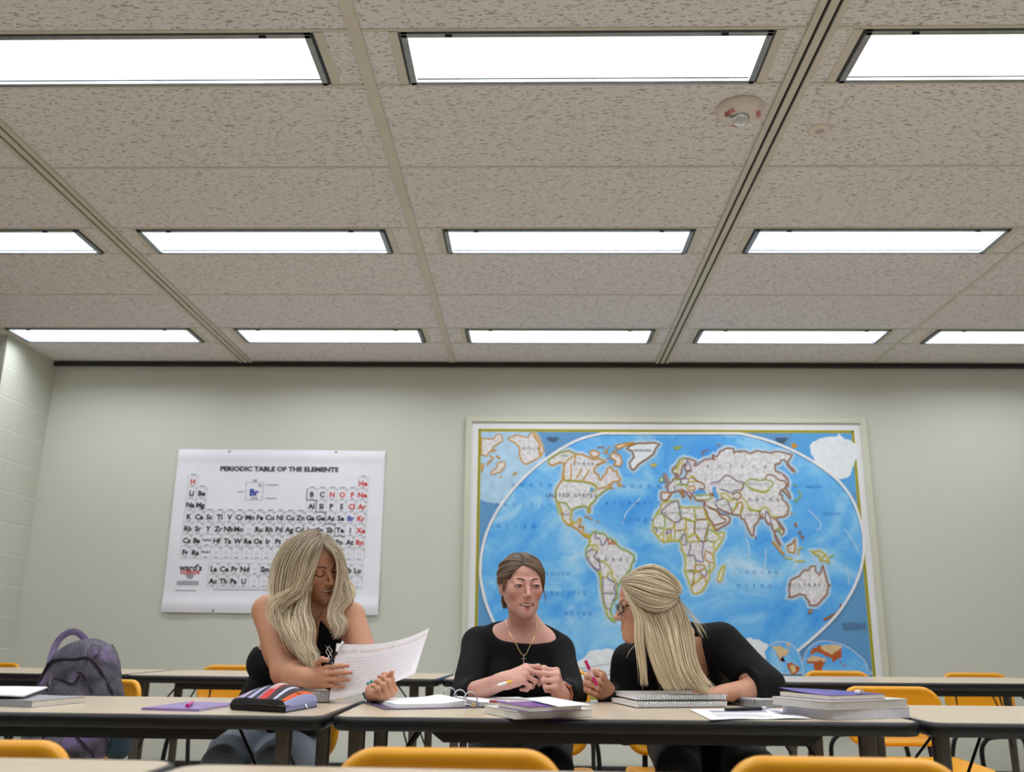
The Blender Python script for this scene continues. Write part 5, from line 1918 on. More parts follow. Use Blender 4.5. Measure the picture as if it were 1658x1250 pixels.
    return pr, pa


def skull(H, e=0.0):
    return [H.ell((0, .014, .034), (.073 + e, .092 + e, .075 + e), .012), H.ell((0, -.034, .042), (.060 + e, .049 + e, .042 + e), .03), H.ell((0, -.0135, .004), (.065 + e,) * 3, .02), H.ell((0, -.018, -.022), (.062 + e,) * 3, .02)]


def off_skull(H, P, gap=.0105):
    """push a lock outward until it clears the head"""
    P = np.array(P, float)
    c = H.w((0, .014, .030))
    for _ in range(4):
        d = np.min([sdist(p, P) for p in skull(H)], 0)
        P = P + (P - c) / (np.linalg.norm(P - c, axis=1)[:, None] + 1e-9) * np.maximum(0, gap - d)[:, None]
    return P


def hair_cap(H, col, front=.052, side=.25, e=.0062):
    """close-fitting undercoat so that no scalp shows"""
    def hcut(F, g):
        L = (g - H.t.astype(np.float32)) @ H.R.astype(np.float32) / H.s
        return np.maximum(F, -(L[..., 1] + .85 * (L[..., 2] - .045) + front - side * np.abs(L[..., 0])))
    V, Q = skin(skull(H, e), (), .004, hcut)
    return V, Q, np.tile(np.array(srgb(col)[:3]), (len(V), 1))


def hand_prims(W, Yd, T, side, curls, thumb, spread=(.10, .02, -.06, -.14), sc=.95, k=.004):
    """W wrist; Yd along the fingers; T toward the thumb side; curls = 4 x (mcp, pip, dip) degrees; thumb = directions in (T, Y, Z)"""
    Yd = unit(Yd)
    T = unit(np.asarray(T, float) - Yd * (np.asarray(T, float) @ Yd))
    Zd = np.cross(T, Yd) if side == 'left' else np.cross(Yd, T)
    W = np.asarray(W, float)
    L = lambda x, y, z: W + (T * x + Yd * y + Zd * z) * sc
    pr, tips = [], []
    mcp = [(.029, .084, .001), (.010, .088, .004), (-.0095, .084, .003), (-.027, .075, -.001)]
    for x, y, z in mcp:
        pr.append(cap(L(x * .55, .012, 0), L(x, y, z), .0125 * sc, .0105 * sc, .014))
    pr.append(cap(L(0, -.02, 0), L(0, .02, 0), .0225 * sc, .021 * sc, .016))
    pr.append(cap(L(.014, .020, -.008), L(.022, .052, -.010), .014 * sc, .013 * sc, .012))
    pr.append(cap(L(-.020, .020, -.006), L(-.022, .056, -.008), .012 * sc, .011 * sc, .012))
    lens = [(.041, .025, .021), (.045, .028, .022), (.042, .026, .022), (.033, .020, .019)]
    for i in range(4):
        p = L(*mcp[i])
        fy = unit(Yd + T * spread[i])
        a = 0
        r0 = (.0088, .0090, .0086, .0076)[i] * sc
        for j in range(3):
            a += math.radians(curls[i][j])
            d = fy * math.cos(a) - Zd * math.sin(a)
            q = p + d * lens[i][j] * sc
            pr.append(cap(p, q, r0 * (1 - .09 * j), r0 * (1 - .09 * (j + 1)), k if j else .007))
            if j < 2:                        # knuckle
                pr.append(ell(q, [r0 * 1.04] * 3, None, .004))
            nd = fy * math.sin(a) + Zd * math.cos(a)
            p = q
        tips.append((p, d, nd, r0))
    p = L(.019, .022, -.006)
    tl = (.040, .031, .025)
    tr = (.0125, .0105, .0095, .0080)
    for j, dv_ in enumerate(thumb):
        d = unit(T * dv_[0] + Yd * dv_[1] + Zd * dv_[2])
        q = p + d * tl[j] * sc
        pr.append(cap(p, q, tr[j] * sc, tr[j + 1] * sc, .010 if j == 0 else .004))
        p = q
    tips.append((p, d, T, tr[-1] * sc))
    return pr, tips, (T, Yd, Zd)


def nails(tips, col=(222, 160, 150)):
    out = []
    for p, d, nd, r in tips:
        out.append(([ell(p + nd * r * .8 - d * r * .1, [r * .62] * 3)], col, .002, .7))
    return out


def torso_prims(Pv, N, SL, SR, bust=.05, wide=1.0):
    z = unit(N - Pv)
    x = SR - SL
    x = unit(x - z * (x @ z))
    y = np.cross(z, x)
    R = np.array([x, y, z]).T
    L = np.linalg.norm(N - Pv)
    at = lambda f, dx=0, dy=0: Pv + z * L * f + x * dx + y * dy
    pr = [ell(at(.05), (.165 * wide, .115, .115), R, .05), ell(at(.36), (.122 * wide, .090, .13), R, .06), ell(at(.62), (.140 * wide, .098, .13), R, .06), ell(at(.82, 0, .01), (.135 * wide, .080, .085), R, .05)]
    for s in (-1, 1):
        pr.append(ell(at(.64, s * .068, -.080), (bust + .008, bust, bust + .004), R, .035))
    pr += [cap(SL, at(.93), .040, .046, .04), cap(SR, at(.93), .040, .046, .04)]
    return pr, R, at


def limb_legs(Pv, kneeL, kneeR, ankL, ankR, R, s=1.0):
    x = R[:, 0]
    out = []
    for sg, kn, an in ((-1, kneeL, ankL), (1, kneeR, ankR)):
        hip = Pv + x * sg * .085 + np.array([0, -.02, .0])
        out += [cap(hip, kn, .085 * s, .058 * s, .03), cap(kn, kn + (an - kn) * .35, .056 * s, .056 * s, .02), cap(kn + (an - kn) * .35, an, .056 * s, .036 * s, .02)]
    return out


def foot_prims(an, d):
    d = unit(d)
    return [cap(an, np.array([an[0], an[1], .05]), .036, .036, .02), cap(np.array([an[0], an[1], .040]), np.array([an[0], an[1], .034]) + d * .15, .036, .026, .02)]


# ---- hair
def strands(guides, n, r=.0022, jit=.006, seg=18, seed=1, root=(120, 98, 76), tip=(226, 206, 168), var=.18, taper=.25, wave=0.0, clump=9, split=None, streak=.0, thick=0.0):
    """n locks interpolated across an ordered list of guide polylines (world points)"""
    rg = np.random.default_rng(seed)
    G = np.array([smooth_path(g, seg) for g in guides])
    m = len(G)
    cl = rg.normal(0, jit, (max(2, n // clump) + 1, 3))
    VV, QQ, CC = [], [], []
    s_ = np.linspace(0, 1, seg)
    off = 0
    rt_, tp_ = np.array(srgb(root)[:3]), np.array(srgb(tip)[:3])
    for i in range(n):
        u = rg.uniform(0, m - 1 - 1e-6) if m > 1 else 0
        a = int(u)
        P = G[a] * (1 - (u - a)) + (G[a + 1] * (u - a) if m > 1 else 0)
        amp = np.clip(s_ * 2.2, .12, 1)[:, None]
        P = P + cl[int(u / max(m - 1, 1) * (len(cl) - 1))] * amp + rg.normal(0, jit * .45, 3) * amp
        if thick:
            P = P + np.array([0, 1, 0]) * rg.uniform(0, thick) * amp
        if wave:
            ph = rg.uniform(0, 1.2) + 3.0 * u / max(m - 1, 1)
            P = P + wave * np.clip(s_ - .25, 0, 1)[:, None] * np.stack([np.sin(9 * s_ + ph), np.cos(8 * s_ + ph) * .6, 0 * s_], 1)
        ln = rg.uniform(.80, 1.0)
        P = smooth_path(P[:max(4, int(seg * ln))], seg)
        rr = r * rg.uniform(.6, 1.35) * np.minimum(1, np.minimum(.45 + s_ * 5, (1.02 - s_) / taper + .12))
        T_ = np.gradient(P, axis=0)
        T_ /= np.linalg.norm(T_, axis=1)[:, None] + 1e-9
        n1 = np.cross(T_, rg.normal(0, 1, 3))
        n1 /= np.linalg.norm(n1, axis=1)[:, None] + 1e-9
        n2 = np.cross(T_, n1)
        k = 5
        ang = np.arange(k) * 2 * math.pi / k
        V = P[:, None, :] + rr[:, None, None] * (np.cos(ang)[None, :, None] * n1[:, None, :] + np.sin(ang)[None, :, None] * n2[:, None, :])
        idx = np.arange(seg * k).reshape(seg, k)
        Q = np.stack([idx[:-1], np.roll(idx[:-1], -1, 1), np.roll(idx[1:], -1, 1), idx[1:]], -1).reshape(-1, 4)
        VV.append(V.reshape(-1, 3))
        QQ.append(Q + off)
        off += seg * k
        f = np.clip(s_ * 2.0 + rg.normal(0, .22), 0, 1)[:, None]
        c = rt_ * (1 - f) + tp_ * f
        c = c * np.clip(1 + rg.normal(0, var * .75), .6, 1.4)
        if streak and rg.random() < streak:
            c = c * .5 + rt_ * .35
        CC.append(np.repeat(c[:, None, :], k, 1).reshape(-1, 3))
    return np.concatenate(VV), np.concatenate(QQ), np.clip(np.concatenate(CC), 0, 1)


def join(parts):
    V, Q, C, n = [], [], [], 0
    for v_, q_, c_ in parts:
        V.append(v_)
        Q.append(q_ + n)
        C.append(c_)
        n += len(v_)
    return np.concatenate(V), np.concatenate(Q), np.concatenate(C)


def noise3(P, f, seed=0):
    """cheap smooth noise for cloth folds"""
    rg = np.random.default_rng(seed)
    out = 0
    for i in range(5):
        d = unit(rg.normal(0, 1, 3)) * f * rg.uniform(.6, 1.6)
        out = out + np.sin(P[..., 0] * d[0] + P[..., 1] * d[1] + P[..., 2] * d[2] + rg.uniform(0, 6.3))
    return out / 5


M_SKIN = attr_mat('skin', .48, .35, .12, noise=.06, scale=90)
M_HAIR = attr_mat('hair_strands', .38, .45, 0, aniso=.5)
# ------------------------------------------------------------------ the student in the black boat-neck top (middle)
def V3(*a):
    return np.array(a, float)


def box_at(c, r):
    c = np.asarray(c)
    return (c - r, c + r)


M_BLKTOP = attr_mat('black_knit', .85, .25, noise=.25, scale=420, bump=.15)
M_TROUS = mat('black_trousers', (17, 17, 20), .8, noise=(120, .2), bump=(.1, .001))
M_SHOE = mat('black_shoe', (22, 21, 22), .4, noise=(30, .2))
M_GOLD = mat('gold_metal', (196, 164, 110), .25, .9, noise=(30, .1))


def cloth(name, prims, e, parent, m, col, origin, cut=None, h=.006, fold=(.0025, 38), extra=(), lo=None, hi=None, seed=3):
    pp = inflate(prims, e) + list(extra)

    def post(F, g):
        F = F + fold[0] * noise3(g, fold[1], seed).astype(np.float32)
        if cut is not None:
            F = np.maximum(F, cut(g).astype(np.float32))
        return F
    V, Q = skin(pp, (), h, post, lo, hi)
    C = np.tile(np.array(srgb(col)[:3]), (len(V), 1))
    return mesh_obj(name, V, Q, m, parent, C, origin)


def cuff(E_, W_, s, rr, r):
    """folded sleeve edge: a ring round the forearm"""
    d = unit(W_ - E_)
    R_ = frame_z(d)
    c = E_ + d * s
    q = [c + R_ @ V3(rr * math.cos(a), rr * math.sin(a), 0) for a in np.linspace(0, 2 * math.pi, 13)]
    return chain(q, r, .006)


def seated_legs(Pv, R, kx, kd, kz, ax, ad, s=1.0):
    """knees and ankles left/right"""
    kl, kr = V3(kx[0], kd, kz), V3(kx[1], kd, kz)
    al, ar = V3(ax[0], ad, .085), V3(ax[1], ad, .085)
    return limb_legs(Pv, kl, kr, al, ar, R, s), (al, ar)


def person_boatneck():
    N = Y(851, 1026, 3.31)
    SL, SR = Y(775, 1043, 3.33), Y(903, 1055, 3.31)
    EL, WL = Y(754, 1127, 3.15), Y(813, 1103, 2.965)
    ER, WR = Y(925, 1124, 3.17), Y(907, 1124, 2.985)
    Pv = V3(Y(843, 1130, 3.44)[0], 3.44, .565)
    root = thing('person', 'person in a black boat-neck top with brown tied-back hair, smiling, holding a yellow pencil', 'person', (Pv[0], Pv[1], 0))
    og = tuple(root.location)
    H = Head(Y(844.5, 948, 3.245), rotz(.26) @ rotx(.03), .945)
    hp, hpa = head_prims(H, 'open', 'open', 1.0, {'iris': (66, 58, 52), 'brow': (74, 52, 40), 'lip': (172, 72, 86), 'blush': (205, 120, 112), 'blush_amt': .5, 'skin': (218, 172, 156), 'gaze': .0022})
    tor, R, at = torso_prims(Pv, N, SL, SR, .050)
    neck = [cap(H.w((0, .028, -.070)), N + V3(0, .005, .005), .043, .048, .02), cap(N + V3(0, .02, .035), SL * .55 + N * .45 + V3(0, .01, .02), .034, .030, .04), cap(N + V3(0, .02, .035), SR * .55 + N * .45 + V3(0, .01, .02), .034, .030, .04)]
    armsU = [cap(SL, EL, .049, .041, .03), cap(SR, ER, .049, .041, .03)]
    armsF = [cap(EL, WL, .038, .0245, .015), cap(ER, WR, .039, .0245, .015)]
    legs, ank = seated_legs(Pv, R, (Pv[0] - .10, Pv[0] + .10), 3.02, .535, (Pv[0] - .10, Pv[0] + .11), 3.06)
    feet = foot_prims(ank[0], (-.1, -1, 0)) + foot_prims(ank[1], (.1, -1, 0))
    h1, t1, f1 = hand_prims(WL, V3(.88, -.30, .30), V3(-.25, .80, .55), 'right', [(28, 42, 22), (44, 58, 30), (62, 78, 40), (68, 84, 42)], [(.55, .75, -.35), (.10, .85, -.50), (.0, .8, -.6)])
    h2, t2, f2 = hand_prims(WR, V3(-.16, -.68, .55), V3(.0, .4, .92), 'left', [(74, 92, 50), (78, 96, 50), (80, 98, 50), (82, 98, 48)], [(.75, .55, -.35), (.25, .60, -.75), (-.1, .4, -.9)])
    body = tor + neck + armsU + armsF + h1 + h2 + legs + feet + hp
    pts = [WL + f1[1] * .08, WR + f2[1] * .06]
    fine = [(H.t - V3(.11, .13, .135), H.t + V3(.11, .13, .13), .0020)] + [box_at(p, .105) + (.0024,) for p in pts]
    V, Q = skin(body, fine, .007)
    C = paint(V, (214, 163, 148), [([ell(N, (.09, .09, .05))], (214, 158, 142), .08, .35)] + hpa + nails(t1) + nails(t2))
    mesh_obj('body', V, Q, M_SKIN, root, C, og)
    # --- top with wide neckline and three-quarter sleeves
    a_ = [Y(*q, 3.24) for q in ((748, 998), (765, 1012), (784, 1027), (805, 1037), (835, 1041), (866, 1043), (891, 1040), (909, 1032), (926, 1016), (940, 1000))]
    xs, zs = [q[0] for q in a_], [q[2] for q in a_]

    def cut(g):
        zn = np.interp(g[..., 0], xs, zs, left=2.0, right=2.0) + np.clip((g[..., 1] - 3.27) * .9, 0, .12)
        c1 = g[..., 2] - zn
        c2 = .58 - g[..., 2]
        # sleeves end just past the elbow
        out = np.maximum(c1, c2)
        for E_, W_ in ((EL, WL), (ER, WR)):
            d = unit(W_ - E_)
            t_ = (g - E_.astype(np.float32)) @ d.astype(np.float32)
            near = np.sqrt(((g - ((E_ + W_) / 2).astype(np.float32)) ** 2).sum(-1)) - .17
            out = np.maximum(out, np.minimum(t_ - (.070 if E_ is EL else .125), -near))
        return out
    slv = [cap(EL, EL + (WL - EL) * .4, .041, .036, .015), cap(ER, ER + (WR - ER) * .7, .041, .035, .015)]
    cloth('top', tor + armsU + slv + neck[1:], .0075, root, M_BLKTOP, (15, 15, 17), og, cut, .0055, (.0022, 34))
    cloth('trousers', [tor[0]] + legs, .010, root, M_TROUS, (17, 17, 20), og, lambda g: np.maximum(g[..., 2] - .64, .10 - g[..., 2]), .010, (.003, 24))
    for an, dx in ((ank[0], -.1), (ank[1], .1)):
        cloth('shoe', foot_prims(an, (dx, -1, 0)), .008, root, M_SHOE, (22, 21, 22), og, lambda g: np.maximum(.004 - g[..., 2], g[..., 2] - .10), .008, (0, 1))
    # --- hair, combed back and tied
    hc, ht = (76, 60, 47), (130, 106, 82)

    def gl(*gs):
        out = []
        c0 = V3(0, .014, .034)
        for g in gs:
            P = smooth_path(g, 24)
            d = P - c0
            q = np.sqrt((d / V3(.0805, .0995, .0815)) ** 2 @ np.ones(3))
            P = c0 + d * np.maximum(1, 1.0 / q)[:, None]
            out.append(off_skull(H, [H.w(p) for p in P]))
        return out
    lft = gl([(-.060, -.050, .022), (-.070, -.026, .014), (-.0765, .004, .016), (-.072, .05, -.005), (-.04, .095, -.02), (0, .112, -.02)],
             [(-.052, -.062, .036), (-.070, -.026, .024), (-.078, .01, .012), (-.068, .06, .0), (-.035, .10, -.01), (0, .114, -.01)],
             [(-.038, -.074, .054), (-.066, -.038, .046), (-.078, .01, .032), (-.062, .068, .015), (-.03, .105, .0), (0, .115, .0)],
             [(-.018, -.078, .072), (-.054, -.045, .072), (-.074, .008, .056), (-.058, .07, .035), (-.03, .105, .012), (0, .115, .005)],
             [(-.010, -.066, .092), (-.044, -.030, .095), (-.062, .02, .080), (-.05, .075, .055), (-.025, .108, .02), (0, .115, .01)],
             [(-.012, -.010, .115), (-.030, .015, .108), (-.04, .055, .09), (-.03, .095, .05), (0, .116, .015)])
    lft = [off_skull(H, [H.w(p) for p in smooth_path([(-.058, -.058, .020), (-.072, -.032, .022), (-.081, .0, .018), (-.074, .05, .0)], 24)]), off_skull(H, [H.w(p) for p in smooth_path([(-.046, -.070, .044), (-.068, -.042, .038), (-.082, .0, .030), (-.074, .05, .012)], 24)])] + lft
    rgt = gl([(-.012, -.010, .115), (.02, .015, .112), (.04, .055, .09), (.03, .095, .05), (0, .116, .015)],
             [(-.010, -.045, .106), (.022, -.035, .108), (.056, -.005, .085), (.062, .05, .055), (.035, .10, .02), (0, .115, .01)],
             [(-.012, -.066, .092), (.020, -.064, .092), (.056, -.045, .066), (.077, .0, .035), (.062, .065, .012), (.02, .11, .0)],
             [(-.016, -.076, .076), (.014, -.082, .068), (.050, -.066, .050), (.074, -.024, .016), (.074, .04, .0), (.03, .105, -.01)],
             [(-.012, -.078, .071), (.020, -.082, .060), (.054, -.062, .036), (.073, -.022, .002), (.076, .02, -.018), (.04, .095, -.02)],
             [(.030, -.076, .060), (.056, -.060, .030), (.071, -.026, -.006), (.074, .010, -.030), (.05, .08, -.03)])
    kw = dict(root=hc, tip=ht, seg=16, taper=.2)
    parts = [strands(lft, 1300, .0011, .0022, seed=11, **kw), strands(rgt, 1400, .0011, .0022, seed=12, **kw)]
    bun = [[H.w((.035 * math.cos(q) * f, .120 + .012 * math.sin(q * 2), -.01 + .035 * math.sin(q) * f)) for q in np.linspace(0, 5.5, 8)] for f in (.3, .6, .9, 1.1)]
    parts.append(strands(bun, 120, .003, .006, seed=13, **kw))
    side = gl([(-.060, -.050, .030), (-.068, -.032, .005), (-.069, -.018, -.026)], [(-.064, -.044, .034), (-.071, -.022, .010), (-.072, -.008, -.018)])
    parts.append(strands(side, 60, .0015, .001, seed=14, **kw))
    nape = [[H.w(p) for p in g] for g in ([(-.060, .050, -.020), (-.058, .045, -.055), (-.052, .040, -.085)], [(-.045, .070, -.020), (-.050, .060, -.060), (-.046, .050, -.09)])]
    parts.append(strands(nape, 50, .0018, .003, seed=15, **kw))
    fly = [[H.w(p) for p in g] for g in ([(.076, -.015, -.005), (.088, -.018, -.035), (.086, -.025, -.062), (.076, -.03, -.085)], [(.076, -.01, .0), (.084, -.01, -.03), (.083, -.02, -.05)])]
    parts.append(strands(fly, 5, .0006, .002, seed=16, **kw))
    fly = [[H.w(p) for p in g] for g in ([(-.05, .0, .085), (-.075, -.01, .098), (-.098, -.02, .085), (-.108, -.02, .06)], [(-.074, .02, .0), (-.088, .02, -.03), (-.084, .015, -.07)])]
    parts.append(strands(fly, 9, .0005, .004, seed=17, **kw))
    parts.append(hair_cap(H, (84, 66, 52), .052, .25, .0046))
    mesh_obj('hair', *join(parts)[:2], M_HAIR, root, join(parts)[2], og)
    # --- necklace with a small cross, watch
    nk = [Y(*q, d) for q, d in (((819, 1003), 3.26), ((822, 1018), 3.215), ((834, 1040), 3.175), ((848, 1062), 3.155), ((859, 1044), 3.17), ((868, 1024), 3.205), ((870, 1005), 3.255))]
    n_ = MB().tube(smooth_path(nk, 40), .0008, 6).build('necklace', M_GOLD, root, origin=og)
    c_ = Y(848, 1068, 3.150) - np.array(og)
    MB().box(c_, (.0028, .0024, .024)).box(c_ + V3(0, 0, .003), (.0165, .0024, .0028)).tube([c_ + V3(.003 * math.cos(q), 0, .014 + .003 * math.sin(q)) for q in np.linspace(0, 6.28, 10)[:-1]], .0007, 5, closed=True).build('cross_pendant', M_WIRE, n_)
    ax = unit(WR - ER)
    c_ = WR - ax * .028 - np.array(og)
    Rw = frame_z(ax, (0, -1, 0))
    ring = [c_ + Rw @ V3(.0315 * math.cos(q), .0315 * math.sin(q), 0) for q in np.linspace(0, 2 * math.pi, 25)[:-1]]
    M_RGOLD = mat('rose_gold', (206, 140, 110), .22, .85, noise=(30, .1))
    wt = MB().tube(ring, .0045, 8, closed=True, flat=1.6).build('wristwatch', M_RGOLD, root)
    fd = unit(Rw @ V3(.25, -.97, 0)) if (Rw @ V3(0, -1, 0))[0] > 0 else unit(Rw @ V3(.25, .97, 0))
    MB().lathe([(.0, -.002), (.0165, -.002), (.0178, .002), (.0165, .0055), (.0, .0055)], c=c_ + fd * .032, n=24, R=frame_z(fd)).build('watch_case', M_RGOLD, wt, smooth=50)
    MB().lathe([(.0, .0056), (.0138, .0056), (.0138, .0062), (.0, .0062)], c=c_ + fd * .032, n=24, R=frame_z(fd)).build('watch_dial', mat('watch_glass', (120, 160, 190), .08, .2, noise=(20, .1)), wt)
    # --- her pencil
    p0, p1 = Y(806, 1109, 2.905), Y(834, 1102, 2.938)
    d = unit(p1 - p0)
    pen('yellow pencil with a white end held in the hand of the boat-neck student', p0, p0 + d * .135, .0042, [('end_cap', 0, .22, .85, 1, M_PAPER), ('barrel', .22, .93, 1, 1, mat('yellow_paint', (232, 190, 40), .3, noise=(40, .06))), ('tip', .93, 1, 1, .15, M_COVER)], name='pencil', cat='pencil')



# ------------------------------------------------------------------ the blonde student holding a sheet of paper (left)
def px_guides(gs, d0):
    return [np.array([Y(g[0], g[1], d0 + (g[2] if len(g) > 2 else 0)) for g in G]) for G in gs]


def person_paper():
    N = Y(503, 998, 3.17)
    SL, SR = Y(434, 989, 3.22), Y(566, 1000, 3.13)
    EL, WL = Y(462, 1088, 3.10), Y(502, 1099, 2.925)
    ER, WR = Y(600, 1092, 3.05), Y(606, 1121, 2.875)
    Pv = V3(Y(448, 1130, 3.42)[0], 3.42, .570)
    root = thing('person', 'person with long wavy blonde hair in a black sleeveless top, reading a sheet of paper', 'person', (Pv[0], Pv[1], 0))
    og = tuple(root.location)
    H = Head(Y(513, 915, 3.125), rotx(.40) @ rotz(.72), .975)
    hp, hpa = head_prims(H, 'smile', 'down', 1.0, {'brow': (84, 60, 46), 'lip': (170, 88, 88), 'blush': (196, 112, 96), 'blush_amt': .4, 'skin': (204, 150, 122)})
    tor, R, at = torso_prims(Pv, N, SL, SR, .054)
    neck = [cap(H.w((0, .028, -.070)), N + V3(0, .005, .005), .047, .051, .02), cap(N + V3(0, .02, .03), SL * .6 + N * .4 + V3(0, .01, .015), .034, .032, .04), cap(N + V3(0, .02, .03), SR * .6 + N * .4 + V3(0, .01, .015), .034, .032, .04)]
    armsU = [cap(SL, EL, .054, .044, .03), cap(SR, ER, .051, .042, .03)]
    armsF = [cap(EL, EL * .6 + WL * .4, .044, .040, .02), cap(EL * .6 + WL * .4, WL, .040, .026, .015), cap(ER, WR, .040, .0255, .015)]
    legs, ank = seated_legs(Pv, R, (Pv[0] - .045, Pv[0] + .115), 3.03, .535, (Pv[0] - .08, Pv[0] + .14), 3.06, 1.05)
    feet = foot_prims(ank[0], (-.1, -1, 0)) + foot_prims(ank[1], (.1, -1, 0))
    h1, t1, f1 = hand_prims(WL, V3(.78, -.60, .10), V3(-.05, .15, .98), 'right', [(4, 14, 10), (8, 16, 10), (10, 18, 12), (12, 22, 14)], [(.66, .50, .34), (.28, .95, .16), (-.22, 1, -.05)], (.04, .0, -.03, -.07), .90)
    h2, t2, f2 = hand_prims(WR, V3(.66, -.66, -.02), V3(.62, .52, .42), 'left', [(82, 60, 28), (84, 62, 30), (86, 66, 32), (86, 68, 32)], [(.30, .75, -.60), (.1, .8, -.6), (.0, .8, -.6)], (.05, .0, -.03, -.07), .86)
    body = tor + neck + armsU + armsF + h1 + h2 + legs + feet + hp
    pts = [WL + f1[1] * .08, WR + f2[1] * .06]
    fine = [(H.t - V3(.12, .13, .135), H.t + V3(.12, .13, .13), .0020)] + [box_at(p, .105) + (.0024,) for p in pts]
    V, Q = skin(body, fine, .007)
    C = paint(V, (202, 148, 118), [([ell(EL + V3(.01, -.02, -.035), (.06, .05, .03))], (206, 104, 84), .05, .6)] + hpa + nails(t1, (226, 150, 150)) + nails(t2, (226, 150, 150)))
    mesh_obj('body', V, Q, M_SKIN, root, C, og)
    a_ = [Y(*q, 3.14) for q in ((396, 1046), (408, 1048), (426, 1054), (448, 1056), (470, 1044), (486, 1022), (497, 1004), (505, 1000), (522, 1004), (538, 1024), (556, 1046), (576, 1056), (596, 1056))]
    xs, zs = [q[0] for q in a_], [q[2] for q in a_]

    def cut(g):
        zn = np.interp(g[..., 0], xs, zs) + np.clip((3.16 - g[..., 1]) * 0, 0, 1) - np.clip((g[..., 1] - 3.26) * .8, 0, .10)
        # deep V between the straps
        v = np.abs(g[..., 0] - xs[7]) - .012 - np.clip((zs[7] - g[..., 2]) * -.0, 0, 1) - np.clip(g[..., 2] - (zs[7] - .15), 0, 1) * .16
        front = 3.20 - g[..., 1]
        hole = np.minimum(np.minimum(-v, g[..., 2] - (zs[7] - .15)), front)
        return np.maximum(np.maximum(g[..., 2] - zn, .60 - g[..., 2]), hole)
    cloth('top', tor + neck[:1], .009, root, M_BLKTOP, (17, 17, 20), og, cut, .0055, (.004, 42), [ell(at(.24), (.160, .122, .17), R, .05)], seed=8)
    M_DENIM = mat('grey_denim', (128, 138, 152), .85, noise=(150, .22), bump=(.25, .0012))
    kn = [p for p in legs if p[0] == 'cap']
    cloth('denim_shorts', [tor[0], legs[0], legs[3]], .012, root, M_DENIM, (112, 120, 134), og, lambda g: np.maximum(g[..., 2] - .69, 2.93 - g[..., 1]), .008, (.0045, 30))
    for an, dx in ((ank[0], -.1), (ank[1], .1)):
        cloth('shoe', foot_prims(an, (dx, -1, 0)), .008, root, M_SHOE, (22, 21, 22), og, lambda g: np.maximum(.004 - g[..., 2], g[..., 2] - .10), .008, (0, 1))
    # white stitched pattern on the front of the top
    em = MB()
    for i in range(3):
        pts_ = [Y(528 + i * 3.5 + 1.6 * math.sin(j * 1.7 + i * 2) + j * .5, 1046 + j * 3.4, 3.045 - .006 * j) for j in range(10)]
        em.tube(smooth_path(pts_, 30), .0010, 5)
    em.build('stitched_pattern', mat('white_thread_top', (206, 204, 202), .8, noise=(200, .2)), root, origin=og)
    # --- hair
    D0 = 3.125
    left = px_guides([
        [(523, 874, -.075), (520, 886, -.10), (513, 900, -.11), (504, 922, -.11), (497, 945, -.105), (487, 962, -.10), (468, 968, -.10), (450, 978, -.09)],
        [(522, 873, -.075), (514, 890, -.10), (506, 915, -.105), (499, 940, -.10), (488, 958, -.10), (470, 965, -.10), (448, 976, -.095), (437, 990, -.09), (441, 1004, -.09), (453, 1016, -.10)],
        [(520, 871, -.07), (507, 885, -.10), (494, 915, -.11), (488, 942, -.11), (478, 962, -.11), (456, 973, -.10), (441, 990, -.095), (449, 1010, -.10), (462, 1030, -.115)],
        [(519, 867, -.05), (497, 879, -.085), (480, 908, -.10), (474, 940, -.10), (466, 966, -.10), (450, 984, -.09), (453, 1008, -.10), (469, 1034, -.12), (487, 1060, -.14)],
        [(515, 863, -.03), (484, 875, -.06), (464, 905, -.07), (456, 940, -.07), (454, 972, -.07), (462, 1002, -.09), (477, 1032, -.125), (491, 1062, -.15), (506, 1086, -.16)],
        [(511, 859, 0), (472, 874, -.02), (451, 906, -.03), (443, 942, -.03), (444, 974, -.04), (458, 1004, -.08), (480, 1036, -.13), (498, 1062, -.15), (513, 1087, -.16)],
        [(508, 857, .03), (467, 875, .03), (446, 908, .02), (437, 942, .01), (438, 965, 0), (446, 990, -.04), (462, 1020, -.10), (480, 1045, -.13)]], D0)
    mid = px_guides([
        [(505, 908, -.06), (498, 940, -.08), (494, 968, -.09), (491, 995, -.11), (499, 1022, -.13), (493, 1048, -.145), (503, 1070, -.155), (510, 1092, -.16)],
        [(505, 915, -.06), (494, 950, -.08), (487, 980, -.09), (478, 1008, -.11), (484, 1035, -.13), (500, 1060, -.15), (512, 1088, -.16)],
        [(490, 920, -.03), (482, 960, -.05), (470, 995, -.08), (470, 1020, -.11), (488, 1050, -.14), (498, 1078, -.155)]], D0)
    right = px_guides([
        [(521, 873, -.07), (528, 884, -.10), (538, 890, -.11), (548, 901, -.10), (553, 926, -.085), (550, 950, -.085), (542, 972, -.085), (532, 988, -.09), (536, 1004, -.10), (545, 1020, -.115)],
        [(525, 875, -.075), (541, 886, -.09), (550, 905, -.09), (553, 926, -.085), (550, 950, -.085), (542, 972, -.085), (532, 988, -.09), (535, 1004, -.10), (546, 1022, -.115), (540, 1040, -.12)],
        [(526, 872, -.06), (545, 886, -.085), (553, 909, -.085), (555, 934, -.08), (559, 952, -.08), (560, 966, -.08), (550, 978, -.085), (545, 993, -.09), (556, 1010, -.10), (549, 1032, -.115)],
        [(527, 868, -.03), (549, 886, -.04), (557, 912, -.04), (559, 938, -.04), (566, 953, -.05), (566, 968, -.06), (556, 981, -.07), (552, 996, -.08), (561, 1012, -.095), (550, 1038, -.11)]], D0)
    back = px_guides([[(508, 857, .05), (480, 880, .09), (462, 915, .10), (456, 950, .09), (458, 985, .07), (470, 1010, .05)], [(512, 858, .06), (520, 885, .10), (525, 920, .10), (528, 960, .08), (530, 1000, .05)], [(520, 862, .05), (545, 890, .07), (554, 925, .06), (556, 960, .03), (552, 1000, .0)]], D0)
